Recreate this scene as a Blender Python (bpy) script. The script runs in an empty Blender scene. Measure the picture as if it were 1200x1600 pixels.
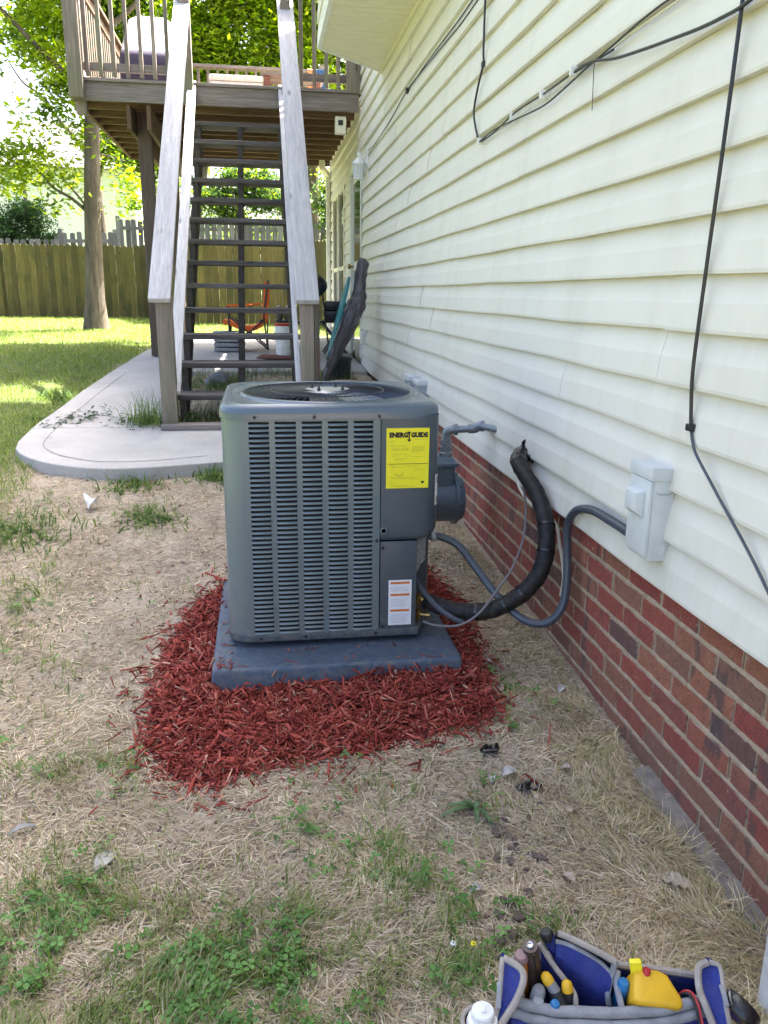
import bpy, bmesh, math, random
import numpy as np
from mathutils import Vector, Matrix

S = bpy.context.scene
COL = S.collection
random.seed(7)
RNG = np.random.default_rng(11)
R = math.radians

# ------------------------------------------------------------------ camera
cam_d = bpy.data.cameras.new('camera')
cam = bpy.data.objects.new('camera', cam_d)
COL.objects.link(cam)
cam_d.sensor_fit = 'VERTICAL'
cam_d.sensor_height = 36.0
cam_d.lens = 28.125
cam_d.clip_start = 0.05
cam_d.clip_end = 500
CR = ((0.98891, -0.02792, 0.14586), (-0.14806, -0.26194, 0.95366), (0.01158, -0.96468, -0.26317))
cam.matrix_world = Matrix((
    (CR[0][0], -CR[0][1], -CR[0][2], 0.0),
    (CR[1][0], -CR[1][1], -CR[1][2], 0.0),
    (CR[2][0], -CR[2][1], -CR[2][2], 1.37),
    (0, 0, 0, 1)))
S.camera = cam

# ------------------------------------------------------------------ sky, sun, exposure
SUN_EL, SUN_AZ = 55.0, 53.0          # azimuth from +Y towards +X
world = bpy.data.worlds.new('World')
S.world = world
world.use_nodes = True
wn = world.node_tree
bg = wn.nodes['Background']
sky = wn.nodes.new('ShaderNodeTexSky')
sky.sky_type = 'NISHITA'
sky.sun_disc = False
sky.sun_elevation = R(SUN_EL)
sky.sun_rotation = R(SUN_AZ)
sky.dust_density = 7.0
sky.ozone_density = 0.0
sky.air_density = 0.7
wn.links.new(sky.outputs[0], bg.inputs[0])
bg.inputs[1].default_value = 0.14
sun_d = bpy.data.lights.new('sun', 'SUN')
sun_d.energy = 5.0
sun_d.angle = R(0.6)
sun_d.color = (1.0, 0.95, 0.86)
sun = bpy.data.objects.new('sun', sun_d)
COL.objects.link(sun)
sdir = Vector((math.sin(R(SUN_AZ)) * math.cos(R(SUN_EL)), math.cos(R(SUN_AZ)) * math.cos(R(SUN_EL)), math.sin(R(SUN_EL))))
sun.rotation_euler = sdir.to_track_quat('Z', 'Y').to_euler()
sun.location = (6, 6, 20)
S.view_settings.view_transform = 'Standard'
S.view_settings.look = 'None'
S.view_settings.gamma = 1.0
S.view_settings.use_curve_mapping = False
S.view_settings.exposure = 2.75
S.cycles.max_bounces = 8
S.cycles.diffuse_bounces = 4
S.cycles.transparent_max_bounces = 8
S.cycles.use_denoising = True
S.cycles.sample_clamp_indirect = 8.0

# ------------------------------------------------------------------ materials
def nd(t, kind, **kw):
    n = t.nodes.new(kind)
    for k, v in kw.items():
        setattr(n, k, v)
    return n

def base_mat(name):
    m = bpy.data.materials.new(name)
    m.use_nodes = True
    t = m.node_tree
    b = t.nodes['Principled BSDF']
    return m, t, b

def ramp(t, src, stops, interp='LINEAR'):
    r = nd(t, 'ShaderNodeValToRGB')
    r.color_ramp.interpolation = interp
    e = r.color_ramp.elements
    while len(e) < len(stops):
        e.new(0.5)
    for i, (p, c) in enumerate(stops):
        e[i].position = p
        e[i].color = (c[0], c[1], c[2], 1)
    t.links.new(src, r.inputs[0])
    return r.outputs[0]

def noise(t, scale, detail=4, rough=0.55, vec=None, dist=0.0):
    n = nd(t, 'ShaderNodeTexNoise')
    n.inputs['Scale'].default_value = scale
    n.inputs['Detail'].default_value = detail
    n.inputs['Roughness'].default_value = rough
    n.inputs['Distortion'].default_value = dist
    if vec is not None:
        t.links.new(vec, n.inputs['Vector'])
    return n.outputs['Fac']

def mapped(t, scale=(1, 1, 1), coord='Object', rot=(0, 0, 0)):
    c = nd(t, 'ShaderNodeTexCoord')
    mp = nd(t, 'ShaderNodeMapping')
    mp.inputs['Scale'].default_value = scale
    mp.inputs['Rotation'].default_value = rot
    t.links.new(c.outputs[coord], mp.inputs[0])
    return mp.outputs[0]

def bump(t, b, h, strength=0.3, dist=0.01):
    n = nd(t, 'ShaderNodeBump')
    n.inputs['Strength'].default_value = strength
    n.inputs['Distance'].default_value = dist
    t.links.new(h, n.inputs['Height'])
    t.links.new(n.outputs[0], b.inputs['Normal'])

def mix(t, fac, a, b, mode='MIX'):
    m = nd(t, 'ShaderNodeMix', data_type='RGBA', blend_type=mode)
    for s, v in ((m.inputs[0], fac), (m.inputs[6], a), (m.inputs[7], b)):
        if isinstance(v, (int, float)):
            s.default_value = v
        elif isinstance(v, tuple):
            s.default_value = (v[0], v[1], v[2], 1)
        else:
            t.links.new(v, s)
    return m.outputs[2]

def scaled(t, src, k):
    m = nd(t, 'ShaderNodeMath', operation='MULTIPLY')
    t.links.new(src, m.inputs[0]); m.inputs[1].default_value = k
    return m.outputs[0]

def plain(name, col, rough=0.5, metal=0.0, var=0.15, scale=30.0, bmp=0.0, spec=0.5, bscale=None):
    """one colour, broken up by soft noise and a little relief"""
    m, t, b = base_mat(name)
    v = mapped(t)
    f = noise(t, scale, 5, 0.6, v)
    lo = tuple(c * (1 - var) for c in col)
    hi = tuple(min(1, c * (1 + var)) for c in col)
    c = ramp(t, f, [(0.3, lo), (0.7, hi)])
    t.links.new(c, b.inputs['Base Color'])
    rr = ramp(t, noise(t, scale * 0.4, 4, 0.6, v), [(0.3, (rough * 0.85,) * 3), (0.7, (min(1, rough * 1.15),) * 3)])
    t.links.new(rr, b.inputs['Roughness'])
    b.inputs['Metallic'].default_value = metal
    b.inputs['Specular IOR Level'].default_value = spec
    if bmp:
        bump(t, b, noise(t, bscale or scale * 3, 6, 0.6, v), bmp, 0.004)
    return m

def wood(name, dark, light, axis='Y', rough=0.8, stain=None, knots=True, tilt=0.0, vary=(0.8, 1.15)):
    m, t, b = base_mat(name)
    st = {'X': (1.2, 22, 22), 'Y': (22, 1.2, 22), 'Z': (22, 22, 1.2)}[axis]
    oi = nd(t, 'ShaderNodeObjectInfo')
    c0 = nd(t, 'ShaderNodeTexCoord')
    add = nd(t, 'ShaderNodeVectorMath', operation='ADD')
    rnd = nd(t, 'ShaderNodeVectorMath', operation='SCALE')
    cx = nd(t, 'ShaderNodeCombineXYZ')
    for k in range(3):
        t.links.new(oi.outputs['Random'], cx.inputs[k])
    t.links.new(cx.outputs[0], rnd.inputs[0])
    rnd.inputs['Scale'].default_value = 17.0
    tl = nd(t, 'ShaderNodeMapping')
    tl.inputs['Rotation'].default_value = (R(-tilt), 0, 0)
    t.links.new(c0.outputs['Object'], tl.inputs[0])
    t.links.new(tl.outputs[0], add.inputs[0])
    t.links.new(rnd.outputs[0], add.inputs[1])
    mp = nd(t, 'ShaderNodeMapping')
    mp.inputs['Scale'].default_value = st
    t.links.new(add.outputs[0], mp.inputs[0])
    g = noise(t, 1.6, 8, 0.65, mp.outputs[0], 0.6)
    fine = noise(t, 7.0, 5, 0.7, mp.outputs[0])
    big = noise(t, 1.7, 3, 0.5, add.outputs[0])
    c = ramp(t, g, [(0.30, dark), (0.52, tuple((a + b2) / 2 for a, b2 in zip(dark, light))), (0.72, light)])
    c = mix(t, ramp(t, fine, [(0.35, (0.35,) * 3), (0.55, (0, 0, 0))]), c, tuple(x * 0.45 for x in dark))
    if stain:
        c = mix(t, ramp(t, big, [(0.45, (0, 0, 0)), (0.68, (0.75,) * 3)]), c, stain)
    if knots:
        kv = nd(t, 'ShaderNodeTexVoronoi')
        kv.inputs['Scale'].default_value = 1.0
        mp2 = nd(t, 'ShaderNodeMapping')
        mp2.inputs['Scale'].default_value = {'X': (2.2, 7, 7), 'Y': (7, 2.2, 7), 'Z': (7, 7, 2.2)}[axis]
        t.links.new(add.outputs[0], mp2.inputs[0])
        t.links.new(mp2.outputs[0], kv.inputs['Vector'])
        c = mix(t, ramp(t, kv.outputs['Distance'], [(0.05, (0.8,) * 3), (0.13, (0, 0, 0))]), c, tuple(x * 0.4 for x in dark))
    br = nd(t, 'ShaderNodeHueSaturation')
    vr = nd(t, 'ShaderNodeMapRange')
    t.links.new(oi.outputs['Random'], vr.inputs[0])
    vr.inputs[3].default_value = vary[0]
    vr.inputs[4].default_value = vary[1]
    t.links.new(vr.outputs[0], br.inputs['Value'])
    t.links.new(c, br.inputs['Color'])
    t.links.new(br.outputs[0], b.inputs['Base Color'])
    b.inputs['Roughness'].default_value = rough
    bump(t, b, g, 0.5, 0.004)
    return m

def blade_mat(name, rough=0.7, trans=0.35, sheen=0.3, tval=1.6):
    """thin leaf or blade; colour of each piece comes from its own attribute"""
    m, t, b = base_mat(name)
    a = nd(t, 'ShaderNodeAttribute', attribute_name='Col')
    t.links.new(a.outputs['Color'], b.inputs['Base Color'])
    b.inputs['Roughness'].default_value = rough
    b.inputs['Specular IOR Level'].default_value = sheen
    if trans:
        tr = nd(t, 'ShaderNodeBsdfTranslucent')
        hs = nd(t, 'ShaderNodeHueSaturation')
        hs.inputs['Saturation'].default_value = 1.15
        hs.inputs['Value'].default_value = tval
        t.links.new(a.outputs['Color'], hs.inputs['Color'])
        t.links.new(hs.outputs[0], tr.inputs[0])
        mx = nd(t, 'ShaderNodeMixShader')
        mx.inputs[0].default_value = trans
        t.links.new(b.outputs[0], mx.inputs[1])
        t.links.new(tr.outputs[0], mx.inputs[2])
        t.links.new(mx.outputs[0], t.nodes['Material Output'].inputs[0])
    return m

def dusty(m, z0, z1, amount, dust=(0.34, 0.27, 0.19)):
    """soil splashed on the lower part of a thing"""
    t = m.node_tree; b = t.nodes['Principled BSDF']
    old = b.inputs['Base Color'].links[0].from_socket
    g = nd(t, 'ShaderNodeNewGeometry'); sp = nd(t, 'ShaderNodeSeparateXYZ'); t.links.new(g.outputs['Position'], sp.inputs[0])
    mr = nd(t, 'ShaderNodeMapRange'); t.links.new(sp.outputs[2], mr.inputs[0])
    mr.inputs[1].default_value = z0; mr.inputs[2].default_value = z1; mr.inputs[3].default_value = 1; mr.inputs[4].default_value = 0
    n1 = ramp(t, noise(t, 38, 8, 0.75, g.outputs['Position']), [(0.42, (0, 0, 0)), (0.72, (1, 1, 1))])
    mu = nd(t, 'ShaderNodeMath', operation='MULTIPLY'); t.links.new(mr.outputs[0], mu.inputs[0]); t.links.new(n1, mu.inputs[1])
    m2 = nd(t, 'ShaderNodeMath', operation='MULTIPLY'); t.links.new(mu.outputs[0], m2.inputs[0]); m2.inputs[1].default_value = amount
    t.links.new(mix(t, m2.outputs[0], old, dust), b.inputs['Base Color'])
    return m

M = {}
M['ac_paint'] = plain('slate_paint', (0.138, 0.182, 0.200), 0.30, 0.15, 0.05, 5, 0.12, 0.5, 7)
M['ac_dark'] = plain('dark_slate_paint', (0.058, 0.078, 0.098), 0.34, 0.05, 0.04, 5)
M['ac_lid'] = plain('lid_paint', (0.098, 0.132, 0.168), 0.22, 0.15, 0.03, 5)
M['black_wire'] = plain('black_coated_wire', (0.018, 0.02, 0.024), 0.3)
M['fan_grey'] = plain('fan_blade_metal', (0.30, 0.36, 0.43), 0.3, 0.4)
M['hub'] = plain('hub_metal', (0.42, 0.44, 0.46), 0.3, 0.6)
M['coil'] = plain('coil_fins', (0.018, 0.022, 0.028), 0.6, 0.2, 0.4, 160)
M['pad'] = plain('moulded_pad_plastic', (0.060, 0.092, 0.138), 0.55, 0, 0.14, 14, 0.25, 0.4, 400)
M['yellow'] = plain('yellow_label', (0.80, 0.74, 0.02), 0.5, 0, 0.03)
M['white_label'] = plain('white_label', (0.75, 0.77, 0.8), 0.45, 0, 0.04)
M['orange_print'] = plain('orange_print', (0.62, 0.17, 0.045), 0.5, 0, 0.05)
M['ink'] = plain('black_ink', (0.012, 0.012, 0.010), 0.5, 0, 0.1)
M['ink_pale'] = plain('pale_ink_on_yellow', (0.40, 0.37, 0.02), 0.5, 0, 0.1)
M['ink_grey'] = plain('grey_ink', (0.45, 0.46, 0.5), 0.5, 0, 0.1)
M['brass'] = plain('brass', (0.42, 0.28, 0.09), 0.35, 0.9, 0.3, 60)
M['foam_black'] = plain('black_pipe_insulation', (0.006, 0.007, 0.010), 0.55, 0, 0.3, 40, 0.6, 0.28, 70)
M['tape_black'] = plain('black_tape', (0.008, 0.008, 0.01), 0.22, 0, 0.2, 60, 0.5, 0.6, 50)
M['conduit'] = plain('grey_flex_conduit', (0.055, 0.066, 0.086), 0.42, 0, 0.12, 40)
M['conduit_fit'] = plain('grey_plastic_fitting', (0.30, 0.33, 0.35), 0.45, 0, 0.1)
M['cable_black'] = plain('black_cable', (0.014, 0.015, 0.018), 0.4, 0, 0.2)
M['cable_grey'] = plain('dusty_cable', (0.17, 0.16, 0.17), 0.55, 0, 0.2)
M['cable_white'] = plain('white_cable', (0.66, 0.63, 0.52), 0.5, 0, 0.1)
M['box_grey'] = plain('pale_grey_enclosure', (0.58, 0.61, 0.605), 0.42, 0.0, 0.07, 18, 0.05)
M['meter'] = plain('gas_meter_paint', (0.105, 0.145, 0.175), 0.4, 0.1, 0.12, 20, 0.1)
M['pipe_grey'] = plain('painted_steel_pipe', (0.20, 0.235, 0.26), 0.35, 0.3, 0.15, 40)
M['white_trim'] = plain('white_trim', (0.74, 0.76, 0.72), 0.45, 0, 0.06, 14)
M['cream_trim'] = plain('cream_trim', (0.74, 0.72, 0.58), 0.5, 0, 0.06, 14)
M['pvc'] = plain('dirty_white_pvc', (0.62, 0.62, 0.60), 0.4, 0, 0.15, 30)
M['rubber'] = plain('black_rubber', (0.012, 0.012, 0.013), 0.55, 0, 0.2)
M['red_plastic'] = plain('red_plastic', (0.45, 0.02, 0.03), 0.4)
M['orange_fabric'] = plain('orange_fabric', (0.75, 0.13, 0.02), 0.8, 0, 0.1, 60, 0.2)
M['white_plastic'] = plain('white_plastic', (0.75, 0.76, 0.74), 0.4)
M['grey_plastic'] = plain('grey_plastic', (0.23, 0.24, 0.26), 0.5)
M['teal'] = plain('teal_board', (0.035, 0.25, 0.30), 0.5, 0, 0.15, 9)
M['umbrella_cover'] = plain('dark_grey_cover', (0.085, 0.075, 0.085), 0.38, 0, 0.35, 16, 1.0, 0.6, 30)
M['dark_green'] = plain('dark_green_plastic', (0.012, 0.028, 0.028), 0.45)
M['pale_cover'] = plain('painted_sun_cover_top', (0.52, 0.50, 0.56), 0.6, 0, 0.08, 8, 0.4, 0.3, 12)  # sunlight on top of the grill cover put into this paler colour
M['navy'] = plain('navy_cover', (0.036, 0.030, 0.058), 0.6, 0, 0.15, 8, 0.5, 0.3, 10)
M['brown_plastic'] = plain('brown_plastic', (0.11, 0.075, 0.065), 0.55, 0, 0.2, 20)
M['glass_dark'] = plain('window_glass', (0.025, 0.035, 0.03), 0.06, 0, 0.2, 3)
M['lantern_glass'] = plain('ribbed_lantern_glass', (0.62, 0.68, 0.66), 0.15, 0, 0.1)
M['stone'] = plain('field_stone', (0.16, 0.165, 0.175), 0.9, 0, 0.3, 9, 0.8)
M['bag_blue'] = plain('blue_nylon', (0.022, 0.035, 0.20), 0.7, 0, 0.2, 25, 0.5, 0.3, 350)
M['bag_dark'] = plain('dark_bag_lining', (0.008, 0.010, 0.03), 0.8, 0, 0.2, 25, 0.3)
M['bag_grey'] = plain('grey_webbing', (0.30, 0.31, 0.33), 0.8, 0, 0.22, 30, 0.6, 0.3, 420)
M['tan_binding'] = plain('worn_tan_binding', (0.36, 0.32, 0.28), 0.85, 0, 0.2, 30, 0.5, 0.3, 420)
M['yellow_plastic'] = plain('worn_yellow_plastic', (0.76, 0.44, 0.015), 0.45, 0, 0.10, 24, 0.15)
M['bright_yellow'] = plain('bright_yellow_plastic', (0.85, 0.72, 0.02), 0.45)
M['blue_plastic'] = plain('blue_plastic', (0.02, 0.17, 0.40), 0.45, 0, 0.2)
M['amber'] = plain('amber_handle', (0.55, 0.19, 0.02), 0.25)
M['brown_handle'] = plain('brown_handle', (0.055, 0.035, 0.028), 0.4, 0, 0.3)
M['steel'] = plain('steel', (0.5, 0.5, 0.5), 0.25, 0.9)
M['bark_chip'] = plain('brown_bark_chip', (0.12, 0.085, 0.07), 0.9, 0, 0.35, 40, 0.9)
M['dry_leaf'] = plain('dry_leaf', (0.42, 0.34, 0.26), 0.8, 0, 0.25, 40, 0.5)
M['pale_leaf'] = plain('pale_dry_leaf', (0.46, 0.43, 0.40), 0.8, 0, 0.2, 40, 0.5)
M['paper'] = plain('white_paper', (0.75, 0.75, 0.75), 0.7)
M['wood_grey_x'] = wood('weathered_wood_across', (0.14, 0.115, 0.105), (0.33, 0.29, 0.27), 'X')
M['wood_grey_y'] = wood('weathered_wood_along', (0.14, 0.115, 0.105), (0.33, 0.29, 0.27), 'Y')
M['wood_grey_z'] = wood('weathered_wood_upright', (0.15, 0.12, 0.10), (0.34, 0.28, 0.24), 'Z', stain=(0.16, 0.17, 0.10))
M['wood_dark_x'] = wood('dark_wood_across', (0.04, 0.035, 0.034), (0.16, 0.145, 0.145), 'X')  # dark wood tones for the stair treads
M['wood_dark_y'] = wood('dark_wood_along', (0.03, 0.026, 0.025), (0.085, 0.072, 0.068), 'Y', knots=False)  # darker still, for the stringers
M['wood_rail'] = wood('silvered_handrail_wood', (0.44, 0.435, 0.45), (0.70, 0.69, 0.71), 'Y', tilt=40.5)
M['wood_brown_x'] = wood('brown_deck_framing_across', (0.085, 0.05, 0.028), (0.20, 0.125, 0.07), 'X', knots=False)
M['wood_brown_y'] = wood('brown_deck_framing_along', (0.085, 0.05, 0.028), (0.20, 0.125, 0.07), 'Y', knots=False)
M['wood_post'] = wood('brown_grey_post', (0.085, 0.058, 0.045), (0.19, 0.14, 0.11), 'Z', stain=(0.10, 0.11, 0.07))
M['wood_red_x'] = wood('reddish_bench_wood', (0.16, 0.06, 0.045), (0.30, 0.13, 0.10), 'X')
M['wood_fence'] = wood('yellow_green_fence_wood', (0.085, 0.068, 0.018), (0.19, 0.15, 0.05), 'Z', stain=(0.055, 0.06, 0.016), vary=(0.6, 1.3))
M['wood_fence_grey'] = wood('grey_fence_wood', (0.12, 0.115, 0.125), (0.25, 0.24, 0.26), 'Z', vary=(0.6, 1.2))
M['leaf'] = blade_mat('leaf', 0.45, 0.58, 0.3, 3.3)
M['grass'] = blade_mat('grass_blade', 0.6, 0.3, 0.25)
M['straw'] = blade_mat('dry_blade', 0.8, 0.15, 0.2)
M['mulch'] = blade_mat('mulch_chip', 0.85, 0.0, 0.2)

def make_siding_mat():
    m, t, b = base_mat('cream_vinyl_siding')
    v = mapped(t, (1, 1, 1))
    g = noise(t, 1.3, 5, 0.6, v)
    st = noise(t, 1.0, 6, 0.65, mapped(t, (1, 5, 1.2)))
    c = ramp(t, g, [(0.3, (0.675, 0.65, 0.575)), (0.7, (0.735, 0.71, 0.63))])
    c = mix(t, ramp(t, st, [(0.50, (0, 0, 0)), (0.80, (0.38,) * 3)]), c, (0.47, 0.455, 0.36))
    # algae tinge low on the wall
    sep = nd(t, 'ShaderNodeSeparateXYZ')
    t.links.new(v, sep.inputs[0])
    low = ramp(t, sep.outputs[2], [(0.45, (0.5,) * 3), (0.95, (0, 0, 0))])
    fl = nd(t, 'ShaderNodeMath', operation='MULTIPLY')
    t.links.new(low, fl.inputs[0])
    t.links.new(ramp(t, noise(t, 4, 6, 0.7, mapped(t, (1, 2.5, 1))), [(0.45, (0, 0, 0)), (0.75, (1,) * 3)]), fl.inputs[1])
    c = mix(t, fl.outputs[0], c, (0.42, 0.43, 0.27))
    t.links.new(c, b.inputs['Base Color'])
    b.inputs['Roughness'].default_value = 0.48
    h = noise(t, 0.9, 2, 0.5, mapped(t, (1, 2.2, 1.5)))
    h2 = noise(t, 40, 3, 0.5, mapped(t, (1, 0.12, 1)))
    ad = nd(t, 'ShaderNodeMath', operation='MULTIPLY_ADD')
    t.links.new(h2, ad.inputs[0]); ad.inputs[1].default_value = 0.04; t.links.new(h, ad.inputs[2])
    bump(t, b, ad.outputs[0], 0.35, 0.02)
    return m
M['siding'] = make_siding_mat()

def make_brick_mat():
    m, t, b = base_mat('red_brick')
    oi = nd(t, 'ShaderNodeObjectInfo')
    rnd = oi.outputs['Random']
    geo = nd(t, 'ShaderNodeNewGeometry')
    v = geo.outputs['Position']
    c = ramp(t, rnd, [(0.0, (0.36, 0.092, 0.062)), (0.25, (0.30, 0.068, 0.052)), (0.45, (0.37, 0.145, 0.085)),
                      (0.62, (0.26, 0.125, 0.085)), (0.80, (0.35, 0.085, 0.06)), (0.95, (0.17, 0.085, 0.07)), (1.0, (0.10, 0.08, 0.082))])
    vm = nd(t, 'ShaderNodeMapping'); vm.inputs['Scale'].default_value = (1, 1.5, 0.55); t.links.new(v, vm.inputs[0])
    mt2 = noise(t, 30, 7, 0.8, v)
    c = mix(t, 0.75, c, ramp(t, mt2, [(0.3, (0.62, 0.60, 0.60)), (0.5, (1, 1, 1)), (0.72, (1.35, 1.4, 1.45))]), 'MULTIPLY')
    fl = noise(t, 9.5, 3, 0.5, vm.outputs[0])
    c = mix(t, ramp(t, fl, [(0.60, (0, 0, 0)), (0.66, (0.7,) * 3)]), c, (0.085, 0.068, 0.07))
    sp = noise(t, 160, 3, 0.7, v)
    c = mix(t, ramp(t, sp, [(0.3, (0.55,) * 3), (0.5, (0, 0, 0))]), c, (0.06, 0.03, 0.028))
    mo = noise(t, 55, 5, 0.7, v)
    c = mix(t, ramp(t, mo, [(0.63, (0, 0, 0)), (0.70, (0.8,) * 3)]), c, (0.50, 0.41, 0.31))
    # mortar smeared over the arrises
    tc = nd(t, 'ShaderNodeTexCoord'); so = nd(t, 'ShaderNodeSeparateXYZ'); t.links.new(tc.outputs['Object'], so.inputs[0])
    ed = []
    for ax, half in ((1, 0.0965), (2, 0.0302)):
        ab = nd(t, 'ShaderNodeMath', operation='ABSOLUTE'); t.links.new(so.outputs[ax], ab.inputs[0])
        mr = nd(t, 'ShaderNodeMapRange'); t.links.new(ab.outputs[0], mr.inputs[0])
        mr.inputs[1].default_value = half - 0.011; mr.inputs[2].default_value = half
        ed.append(mr.outputs[0])
    mx = nd(t, 'ShaderNodeMath', operation='MAXIMUM'); t.links.new(ed[0], mx.inputs[0]); t.links.new(ed[1], mx.inputs[1])
    ad = nd(t, 'ShaderNodeMath', operation='ADD'); t.links.new(mx.outputs[0], ad.inputs[0]); t.links.new(noise(t, 48, 7, 0.8, v), ad.inputs[1])
    c = mix(t, ramp(t, scaled(t, ad.outputs[0], 0.5), [(0.66, (0, 0, 0)), (0.74, (0.8,) * 3)]), c, (0.50, 0.40, 0.29))
    # soil splash low on the wall
    sep = nd(t, 'ShaderNodeSeparateXYZ')
    t.links.new(v, sep.inputs[0])
    low = ramp(t, sep.outputs[2], [(0.02, (0.38,) * 3), (0.26, (0, 0, 0))])
    c = mix(t, low, c, (0.17, 0.105, 0.07))
    t.links.new(c, b.inputs['Base Color'])
    b.inputs['Roughness'].default_value = 0.9
    bump(t, b, noise(t, 95, 8, 0.8, v), 1.0, 0.007)
    return m
M['brick'] = make_brick_mat()

def make_mortar():
    m, t, b = base_mat('tan_mortar')
    v = mapped(t)
    c = ramp(t, noise(t, 9, 6, 0.65, v), [(0.3, (0.34, 0.25, 0.165)), (0.7, (0.53, 0.415, 0.295))])
    c = mix(t, ramp(t, noise(t, 60, 4, 0.6, v), [(0.3, (0.5,) * 3), (0.5, (0, 0, 0))]), c, (0.25, 0.18, 0.13))
    t.links.new(c, b.inputs['Base Color'])
    b.inputs['Roughness'].default_value = 0.95
    bump(t, b, noise(t, 90, 6, 0.7, v), 0.9, 0.006)
    return m
M['mortar'] = make_mortar()

def make_concrete():
    m, t, b = base_mat('pale_concrete')
    v = mapped(t)
    c = ramp(t, noise(t, 2.2, 6, 0.6, v), [(0.3, (0.36, 0.347, 0.33)), (0.7, (0.47, 0.455, 0.435))])
    c = mix(t, ramp(t, noise(t, 90, 4, 0.6, v), [(0.3, (0.35,) * 3), (0.5, (0, 0, 0))]), c, (0.20, 0.185, 0.175))
    c = mix(t, ramp(t, noise(t, 7, 6, 0.7, v), [(0.58, (0, 0, 0)), (0.75, (0.35,) * 3)]), c, (0.20, 0.175, 0.14))
    t.links.new(c, b.inputs['Base Color'])
    b.inputs['Roughness'].default_value = 0.85
    bump(t, b, noise(t, 150, 5, 0.7, v), 0.4, 0.003)
    return m
M['concrete'] = make_concrete()

def make_ground():
    m, t, b = base_mat('soil_and_thatch')
    v = mapped(t)
    c = ramp(t, noise(t, 4.5, 9, 0.72, v, 0.3), [(0.28, (0.29, 0.22, 0.15)), (0.48, (0.50, 0.405, 0.29)), (0.70, (0.63, 0.53, 0.40))])
    c = mix(t, ramp(t, noise(t, 45, 5, 0.7, v), [(0.35, (0.6,) * 3), (0.55, (0, 0, 0))]), c, (0.16, 0.11, 0.075))
    # grown-over beyond the worn patch
    a = nd(t, 'ShaderNodeAttribute', attribute_name='turf')
    gcol = ramp(t, noise(t, 6, 6, 0.65, v), [(0.3, (0.07, 0.10, 0.025)), (0.7, (0.16, 0.19, 0.055))])
    c = mix(t, a.outputs['Fac'], c, gcol)
    t.links.new(c, b.inputs['Base Color'])
    b.inputs['Roughness'].default_value = 0.95
    bump(t, b, noise(t, 70, 8, 0.75, v), 1.0, 0.015)
    return m
M['ground'] = make_ground()

def make_bark():
    m, t, b = base_mat('bark')
    v = mapped(t, (9, 9, 1.3))
    g = noise(t, 1.5, 8, 0.7, v, 0.4)
    c = ramp(t, g, [(0.3, (0.05, 0.04, 0.03)), (0.7, (0.19, 0.155, 0.12))])
    t.links.new(c, b.inputs['Base Color'])
    b.inputs['Roughness'].default_value = 0.95
    bump(t, b, g, 1.0, 0.04)
    return m
M['bark'] = make_bark()

for k_, a_ in (('ac_paint', .5), ('ac_dark', .45)): dusty(M[k_], .14, .42, a_)
dusty(M['pad'], -.02, .30, .6)
dusty(M['foam_black'], .15, .8, .18)
dusty(M['bag_blue'], .0, .35, .25, (0.30, 0.28, 0.26))
dusty(M['bag_grey'], .0, .4, .35, (0.22, 0.19, 0.16))
dusty(M['yellow_plastic'], .0, .4, .30, (0.30, 0.17, 0.03))
dusty(M['concrete'], .25, .42, .5, (0.22, 0.17, 0.12))

# ------------------------------------------------------------------ building helpers
ORG = {}          # world position of the root of every object

def thing(name, label, cat, loc=(0, 0, 0), group=None, kind=None):
    o = bpy.data.objects.new(name, None)
    o.empty_display_size = 0.1
    COL.objects.link(o)
    o.location = loc
    ORG[o] = Vector(loc)
    tag(o, label, cat, group, kind)
    return o

def tag(o, label=None, cat=None, group=None, kind=None):
    if label: o['label'] = label
    if cat: o['category'] = cat
    if group: o['group'] = group
    if kind: o['kind'] = kind
    return o

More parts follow.
